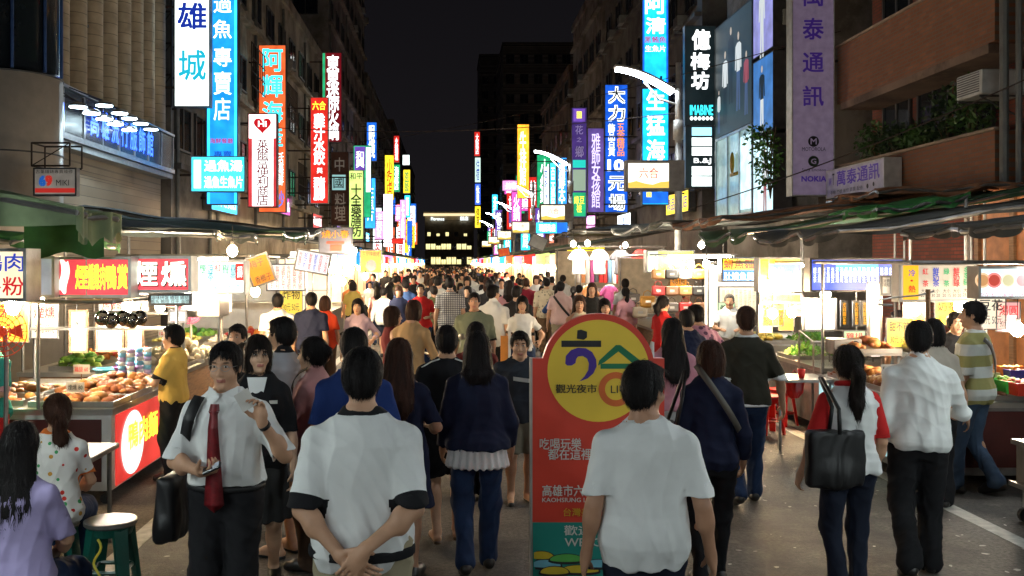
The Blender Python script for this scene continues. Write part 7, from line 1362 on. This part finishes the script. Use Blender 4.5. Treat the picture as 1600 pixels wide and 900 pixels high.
P_, Q_ = shape([('l', np.array([.77, .84, .90, .96]) * J_['s'], np.array([.215, .20, .19, .17]), np.array([.165, .15, .14, .12]), 0., -.015, .01)], .009); ang = np.arctan2(P_[:, 0], P_[:, 1]); P_ = P_ + normals(P_, Q_) * (.008 * np.sin(ang * 22))[:, None]; link('ruffled_hem', np_mesh('ruffled_hem', P_, Q_, [c_white]), J_['t'])
person('person with dark hair just visible past the navy cardigan woman\'s head', 744, 508, 8.6, 180, tc=c_maroon, bc=c_black, res=.012, sex='f', hair='bob', face=True, H=1.56)
K_ = person('boy in a dark T-shirt with a chest stripe and khaki cargo shorts looking aside', 812, 521, 8.4, 188, tc=cloth('dark_slate', (.03, .035, .045)), bc=cloth('cargo', (.20, .18, .13)), bottom='shorts', shoe='sandal', sc=leather, res=.009, g=1.12, face=True, head=(-12, -3), H=1.49, sleeve=.85); b = MB(); b.grid(lambda u, v: (-.13 + .22 * u, .155 + .02 * math.sin(u * 3.1), 1.06 + v * .03 + u * .03), 6, 1, th=.004); b.build('chest_stripe', c_white, K_['t'])
person('man walking forward in a black shirt with a sage green front', 741, 458, 12.9, 176, tc=cloth('sage', (.14, .16, .11)), bc=c_black, g=1.12, sleeve=.95, face=True, res=.012, skin=1, step=.2, trim=c_black)
person('woman in a maroon sleeveless top facing right beside the scooter', 613, 479, 10.9, -70, sex='f', tc=c_maroon, bc=c_brown, top='tank', hair='bob', hairc='brown', res=.012, armL='hold', armR='hold', bottom='longskirt')
person('woman in a tan long sleeved top leaning on the dark scooter', 640, 470, 10.6, -25, sex='f', tc=c_tan, bc=c_black, top='fitted', sleeve=1.8, hair='bob', hairc='brown', res=.012, armL='reach', armR='bent', lean=8, g=1.12)
PL = cloth('plaid', (.58, .58, .56), pat=pat_two(pat_stripes((.05, .05, .07), .035, .35, 'X'), pat_stripes((.05, .05, .07), .035, .35, 'Z')))
person('man in a black and white checked shirt walking away down the middle', 703, 434, 18.2, 0, tc=PL, bc=cloth('stone', (.4, .36, .3)), top='shirt', res=.014, g=1.1, step=.2)
person('man in a white polo walking away right of the checked shirt man', 771, 446, 14.4, -20, tc=c_white, bc=c_black, top='polo', res=.012, head=(-30, 0))
person('woman in a bright red T-shirt walking towards the camera', 657, 444, 18.5, 180, sex='f', tc=c_red, bc=c_jean, g=1.2, hair='short', res=.014, face=True, armL='bent')
person('woman in a brown jacket and white top carrying a white bag', 816, 463, 13.6, 175, sex='f', tc=c_white, bc=c_jean, top='fitted', hair='bob', face=True, res=.012, armL='bag', step=.15, trim=c_brown)
FL = cloth('floral', (.58, .50, .36), pat=pat_spots((.30, .28, .22), 14, .3)); person('man in a cream patterned shirt and brown trousers walking away', 854, 434, 21.5, 0, tc=FL, bc=cloth('brown_tr', (.18, .11, .06)), top='shirt', g=1.12, res=.014, step=.2, sleeve=.9)
person('short haired person in a dark red top left of the cream patterned shirt', 822, 435, 22.5, 0, tc=cloth('wine', (.26, .02, .04)), bc=c_black, g=1.12, res=.016, hairc='brown')
pk_ = person('man in a pale pink shirt with a dark strap across his back', 876, 440, 19.5, -12, tc=cloth('palepink', (.6, .42, .40)), bc=c_khaki, res=.014, top='shirt'); strap(pk_, (-.13, 0, 1.42), (.2, 0, 1.0), leather, .014, side=-1)
person('woman in a cream top with long brown hair facing forward behind the festival sign', 905, 462, 13.8, 178, sex='f', tc=c_cream, bc=c_black, hair='long', hairlen=.3, hairc='brown', face=True, res=.012, top='tank'); person('woman in a royal blue top with her head turned left behind the festival sign', 945, 467, 12.8, 150, sex='f', tc=cloth('ultramarine', (.04, .03, .30)), bc=c_black, hair='bob', face=True, res=.012, head=(35, 0))
bp = cloth('bag_black_cloth', (.02, .02, .02)); person('person in black among the bags left of the red dress woman', 925, 442, 17, 170, sex='f', tc=bp, bc=bp, hair='long', hairlen=.25, hairc='brown', res=.014)
# right side
person('woman in a red dress with a ponytail browsing the handbag stall', 1036, 463, 14.3, -60, sex='f', tc=c_red, bc=c_red, top='dress', bottom='longskirt', hair='ponytail', hairlen=.2, res=.012, armL='bent', armR='reach', head=(0, -8))
Y_ = person('woman with long black hair in a pink top seen from behind', 1050, 498, 8.2, 4, sex='f', tc=cloth('dusty_pink', (.50, .22, .27)), bc=cloth('white_skirt', (.5, .5, .5)), top='tee', hem=.90, hair='long', hairlen=.42, res=.009, bottom='shorts', sleeve=.8); bagthing('white handbag hanging from the pink top woman\'s shoulder', Y_, (-.24, .02, .80), (.10, .16, .12), cloth('white_bag', (.55, .53, .5)), strap_to=(-.17, 0, 1.42))
FP = cloth('floral_purple', (.42, .20, .27), pat=pat_spots((.10, .05, .09), 12, .33)); person('woman in a purple floral blouse leaning with a hand on her hip', 1100, 477, 10.8, 30, sex='f', tc=FP, bc=c_black, hair='short', res=.011, armR='hip', lean=10, g=1.25, sleeve=.9)
person('person in dark blue stooping left of the purple floral blouse woman', 1082, 497, 10.4, 10, sex='f', tc=c_navy, bc=c_black, hair='short', res=.013, lean=12, H=1.58)
AA = person('woman with short brown bobbed hair in a navy top and black trousers', 1110, 533, 6.2, -4, sex='f', tc=c_navy, bc=c_black, top='fitted', hem=.84, sleeve=1.8, hair='bob', hairc='brown', res=.0085, bottom='slim', step=.12, armR='fwd'); strap(AA, (-.10, 0, 1.44), (.19, 0, 1.0), leatherg, .012, side=-1)
bagthing('dark flat bag at the navy top woman\'s left hip', AA, (-.24, .03, .92), (.05, .13, .14), leather, strap_to=(-.16, 0, 1.40))
AB = person('tall man in a black T-shirt with a white hem and jeans walking away', 1166, 480, 8.35, -8, tc=c_bktee, trim=c_white, bc=c_jean, g=1.0, sleeve=.9, res=.0085, bottom='jeans', hairc='brown', step=.15, armR=(.32, .06, .86, (.4, -1, 0)), hem=.88)
P_, Q_ = shape([('l', np.array([.868, .892]) * AB['s'], np.array([.205, .205]), np.array([.155, .155]), 0., -.014, .01)], .008); link('white_hem', np_mesh('white_hem', P_, Q_, [c_white]), AB['t'])
person('vendor in white with a cap at the squid soup stall', 1160, 466, 16.2, 165, tc=c_white, bc=c_black, hair='short', hairc='grey', res=.014, X=4.75, armL='bent', armR='bent', H=1.56)
person('vendor in a pink top among the hanging handbags', 1083, 455, 18.9, 190, sex='f', tc=c_pink, bc=c_black, hair='bun', res=.016, X=4.7, H=1.55, armL='bent')
AD = person('woman with a ponytail in a white top with red sleeves and a black bag', 1325, 546, 5.95, 3, sex='f', tc=c_white, trim=c_red, bc=c_dkjean, top='tee', hem=.88, sleeve=.8, hair='ponytail', hairlen=.38, hairc='dark', res=.0075, bottom='slim', armL=(.30, .05, .86, (.4, -1, 0)), armR='fwd', H=1.58, hemw=.066, step=.05)
for q in (1, -1):       # raglan red sleeves
    s0, e0 = AD['arms'][0 if q > 0 else 1][1], AD['arms'][0 if q > 0 else 1][2]; e1 = s0 + (e0 - s0) * .82; P_, Q_ = shape([('c', s0 + V3(-q * .005, 0, .005), e1, .060, .058, .02), ('cut', e1, unit(e0 - s0), e1 - .09, e1 + .12)], .009); link('red_sleeve', np_mesh('red_sleeve', P_, Q_, [c_red]), AD['t'])
b = MB(); b.tube([(.075 * math.cos(a), -.022 + .075 * math.sin(a), AD['B'](0, 0, 1.475)[2] - .012 * math.sin(a)) for a in np.linspace(0, 2 * math.pi, 20)], .016, 8, caps=False); b.build('red_collar', c_red, AD['t'], True)
bagthing('large black slouchy shoulder bag on the ponytail woman\'s left side', AD, (-.16, -.16, .92), (.17, .055, .17), leather, strap_to=(-.15, .05, 1.38), res=.010)
AE = person('man in a white long sleeved shirt with rolled cuffs and black trousers', 1436, 502, 6.45, -14, tc=c_white, bc=c_black, top='shirt', hem=.86, sleeve=1.35, res=.0075, g=1.0, wr=.009, armR='phone', armL='down', head=(-10, -4), step=.12, H=1.70)
person('dark haired person in a beige top just ahead of the white shirt man', 1459, 499, 8.3, -20, tc=cloth('beige_top', (.45, .40, .33)), bc=c_black, sex='f', hair='bob', res=.012)
ST = cloth('striped', (.60, .62, .58), pat=pat_stripes((.33, .31, .12), .20, .5, 'Z', .15)); AG = person('man in a green and white striped T-shirt with a sling strap and jeans', 1521, 472, 8.7, 42, tc=ST, bc=c_jean2, res=.0085, g=1.02, sleeve=.85, bottom='jeans', head=(20, 0), face=True, step=-.14, armR='fwd', armL='fwd'); strap(AG, (-.13, 0, 1.42), (.2, 0, 1.02), leatherg, .016, side=-1)
person('vendor in a black top and red apron behind the tea stall', 1492, 499, 10.35, 175, sex='f', tc=c_black, bc=c_red, hair='bun', res=.014, X=X_(1493, 10.35) , face=True, H=1.56, top='fitted')
person('person in a dark knit cap in the stall behind the white shirt man', 1404, 486, 11.6, 20, tc=cloth('slate', (.12, .15, .2)), bc=c_black, hair='short', res=.016)
# left side
AJ = person('boy in a yellow T-shirt with dark cuffs at the smoked meat counter', 269, 507, 9.3, 80, tc=c_yel, trim=c_black, bc=c_black, top='polo', res=.009, armL='hold', armR='hold', H=1.49, hem=.86, sleeve=.75, face=True, X=-2.66)
person('vendor in a teal apron over a pink shirt at the far left edge', 8, 508, 8.0, 170, sex='f', tc=cloth('teal_apron', (.03, .28, .22)), trim=c_pink, bc=c_red, res=.012, face=True, armL='hold', armR='bent', sleeve=.9, H=1.60, X=-3.86 + .02)
person('vendor in white with a bright orange scarf reaching over the chicken', 62, 490, 9.15, 200, tc=c_white, bc=c_black, res=.012, top='shirt', sleeve=1.2, armL='reach', armR='bent', X=-4.78, H=1.62, hair='cap', face=True)
AL = person('woman seated in a white tee printed with coloured fish, dark ponytail', 84, 630, 6.1, 12, sex='f', tc=cloth('fish_print', (.68, .66, .62), pat=pat_spots((.5, .03, .02), 17, .24, [(.05, .3, .1), (.5, .25, .04)])), trim=cloth('orange_trim', (.65, .16, .03)), bc=c_jean, seat=.47, H=1.56, hair='ponytail', hairlen=.30, hairc='brown', res=.0075, armL='lap', armR='lap', head=(22, -8), sleeve=.7, lean=6, X=-2.50)
stool('dark green plastic stool under the seated printed tee woman', -2.50, 6.1, greenp, .47, steel, rz=.5)
person('woman with long black hair in a lavender T-shirt at the bottom left corner', 22, 652, 4.7, -4, sex='f', tc=c_lav, bc=c_jean, seat=.50, H=1.62, hair='long', hairlen=.36, res=.0075, armL='lap', armR='lap', head=(8, -6), sleeve=.85, lean=4, g=1.08, X=X_(22, 4.7))
stool('dark green stool hidden under the lavender T-shirt woman', X_(22, 4.7), 4.7, greenp, .47, rz=.2)
person('man from behind in a white T-shirt at the third left stall', 434, 457, 14.0, 10, tc=c_white, bc=c_black, res=.012, g=1.12, H=1.64); person('man from behind in a navy T-shirt beside the white one', 486, 456, 13.9, -12, tc=c_navy, bc=c_black, res=.012, g=1.1, head=(25, -10), H=1.66)
person('person in a bright orange red top right of the navy T-shirt man', 508, 464, 14.8, -5, sex='f', tc=cloth('vermilion', (.6, .06, .02)), bc=c_brown, hair='bob', hairc='brown', res=.014, H=1.58); person('woman in a mauve open shirt and pale top walking forward', 559, 467, 14.2, 175, sex='f', tc=cloth('mauve', (.45, .32, .38)), bc=cloth('mauve2', (.4, .28, .32)), hair='long', hairlen=.25, face=True, top='shirt', res=.012, sleeve=1.6, armL='bag', hem=.7)
person('customer with short black hair looking out between the fruit and the suit woman', 371, 502, 8.9, 172, tc=c_grey, bc=c_black, res=.012, face=True, H=1.52)
person('second dark head low behind the tie man beside the fruit stall', 383, 535, 7.6, 20, tc=c_black, bc=c_black, res=.013, H=1.46)
M('crowd_dummy')
# walkers of the middle distance with parts, then the far crowd
topc = {'white': (.62, .62, .60), 'black': (.02, .02, .022), 'navy': (.02, .025, .06), 'red': (.42, .03, .03), 'grey': (.28, .28, .29), 'beige': (.46, .38, .28), 'pink': (.5, .25, .28), 'blue': (.06, .12, .3), 'orange': (.5, .16, .04), 'olive': (.12, .13, .06), 'yellow': (.5, .38, .1), 'maroon': (.16, .025, .03)}
TM = {k: cloth('crowd_' + k, c_) for k, c_ in topc.items()}; BM = [c_black, c_jean, c_dkjean, c_khaki, c_brown, c_jean2]
mid = [(578, 462, 30, 'white'), (590, 455, 24, 'pink'), (600, 450, 21, 'white'), (623, 447, 20, 'navy'), (633, 437, 21, 'blue'), (611, 441, 26, 'grey'), (646, 432, 30, 'black'), (676, 434, 26, 'navy'), (686, 431, 22, 'white'), (730, 432, 24, 'grey'), (752, 430, 26, 'white'), (762, 433, 22, 'white'), (784, 436, 24, 'white'), (795, 437, 18, 'pink'), (808, 447, 16, 'black'), (838, 430, 26, 'white'), (862, 432, 28, 'beige'), (880, 430, 29, 'white'), (847, 447, 23, 'orange'), (667, 428, 32, 'beige'), (700, 430, 30, 'black'), (722, 427, 34, 'beige'), (740, 428, 34, 'black'), (775, 428, 32, 'grey')]
PROT = []
rv = random.Random(11)
for i in range(12):
    f_ = i % 2; kw = dict(H=1.60 if f_ else 1.70, sex='f' if f_ else 'm', hair=['short', 'long', 'short', 'bob', 'short', 'ponytail'][i % 6], res=.02, step=[.2, .12, -.18, .15][i % 4], bottom=['trousers', 'jeans', 'shorts', 'skirt', 'jeans', 'trousers'][i % 6], armL=['down', 'fwd', 'back', 'bag'][i % 4], armR=['back', 'down', 'fwd', 'hold'][(i // 2) % 4], fine=False, sleeve=[.7, .8, 1.7][i % 3], g=[1., 1.06, 1.1][i % 3], hairlen=.25, head=([0, 15, -20][i % 3], -4)); PROT.append(figure(**kw))
PARTM = {}
def mid_walker(label, x, y, yaw, k, colr, bm, H):
    fg = PROT[k]; t = thing('person', label, 'person', (x, y, 0), math.radians(yaw), 'walkers in the middle distance'); sc_ = H / fg['o']['H']; t.scale = (sc_,) * 3
    for key in ('body', 'hair', 'top', 'bottom', 'shoe0', 'shoe1'):
        if key not in fg: continue
        if (k, key) not in PARTM: P_, Q_, mi = fg[key]; PARTM[(k, key)] = np_mesh(key, P_, Q_, [None] if key != 'body' else [None, LIP()], mi if key == 'body' else None)
        nm = {'top': 'shirt', 'bottom': BOTN[fg['o']['bottom']], 'shoe0': 'shoe', 'shoe1': 'shoe'}.get(key, key); o = link(nm, PARTM[(k, key)], t); o.material_slots[0].link = 'OBJECT'
        o.material_slots[0].material = {'body': skin(k), 'hair': hairm(['black', 'dark', 'black', 'brown'][k % 4]), 'top': colr, 'bottom': bm}.get(key, leather)
WORDS = ['far left of the roadway', 'left of the roadway', 'middle of the roadway', 'right of the roadway', 'far right of the roadway']
for i, (px, py, Y, cl) in enumerate(mid):
    side = WORDS[min(4, max(0, int((X_(px, Y) + 3) / 1.3)))]; mid_walker('%s topped walker %s %s, about %d metres off' % (cl, 'facing us,' if i % 3 == 0 else 'going away,', side, Y), X_(px, Y), Y, [175, 5, -10][i % 3], i % 12, TM[cl], BM[i % 6], max(1.5, min(1.76, Z_(py, Y))))
FARM = []
for fg in PROT:
    Ps, Qs, Ms = [], [], []; n = 0
    for key, mi in (('body', 0), ('hair', 1), ('top', 2), ('bottom', 3), ('shoe0', 3), ('shoe1', 3)):
        if key in fg: P_, Q_, _ = fg[key]; Ps.append(P_); Qs.append(Q_ + n); Ms.append(np.full(len(Q_), mi)); n += len(P_)
    FARM.append(np_mesh('person', np.concatenate(Ps), np.concatenate(Qs), [None] * 4, np.concatenate(Ms)))
cols_ = ['white', 'white', 'black', 'black', 'navy', 'grey', 'beige', 'red', 'pink', 'blue', 'black', 'maroon', 'olive', 'white', 'orange', 'yellow']
taken = [(X_(px, Y), Y) for px, py, Y, _ in mid]; n = 0; tries = 0
while n < 250 and tries < 20000:
    tries += 1; u = rv.random(); y = 20 + 110 * u ** 1.35; x = rv.uniform(-2.9, 4.0 - min(1., (y - 20) * .02)); dmin = .55 if y < 60 else .45
    if y < 27 and abs(x) < 2.3 and rv.random() < .5: continue
    if any((x - a) ** 2 + (y - c_) ** 2 < dmin ** 2 for a, c_ in taken): continue
    taken.append((x, y)); k = rv.randrange(12); cl = rv.choice(cols_); o = bpy.data.objects.new('person', FARM[k]); COL.objects.link(o); face_ = rv.random() < .45
    o.location = (x, y, 0); o.rotation_euler = (0, 0, math.radians((180 if face_ else 0) + rv.uniform(-25, 25))); s_ = rv.uniform(.93, 1.04); o.scale = (s_, s_, s_)
    for i, m_ in enumerate((skin(k), hairm('black' if k % 3 else 'dark'), TM[cl], BM[rv.randrange(6)])): o.material_slots[i].link = 'OBJECT'; o.material_slots[i].material = m_
    band = 'front' if y < 35 else ('middle' if y < 65 else 'farthest'); sd = 'left' if x < -.7 else ('right' if x > 1.6 else 'centre')
    tag(o, '%s topped walker %s, %s part of crowd, %s of road' % (cl, 'coming closer' if face_ else 'walking away', band, sd), 'person', 'packed crowd filling the street'); n += 1
flush_letters()
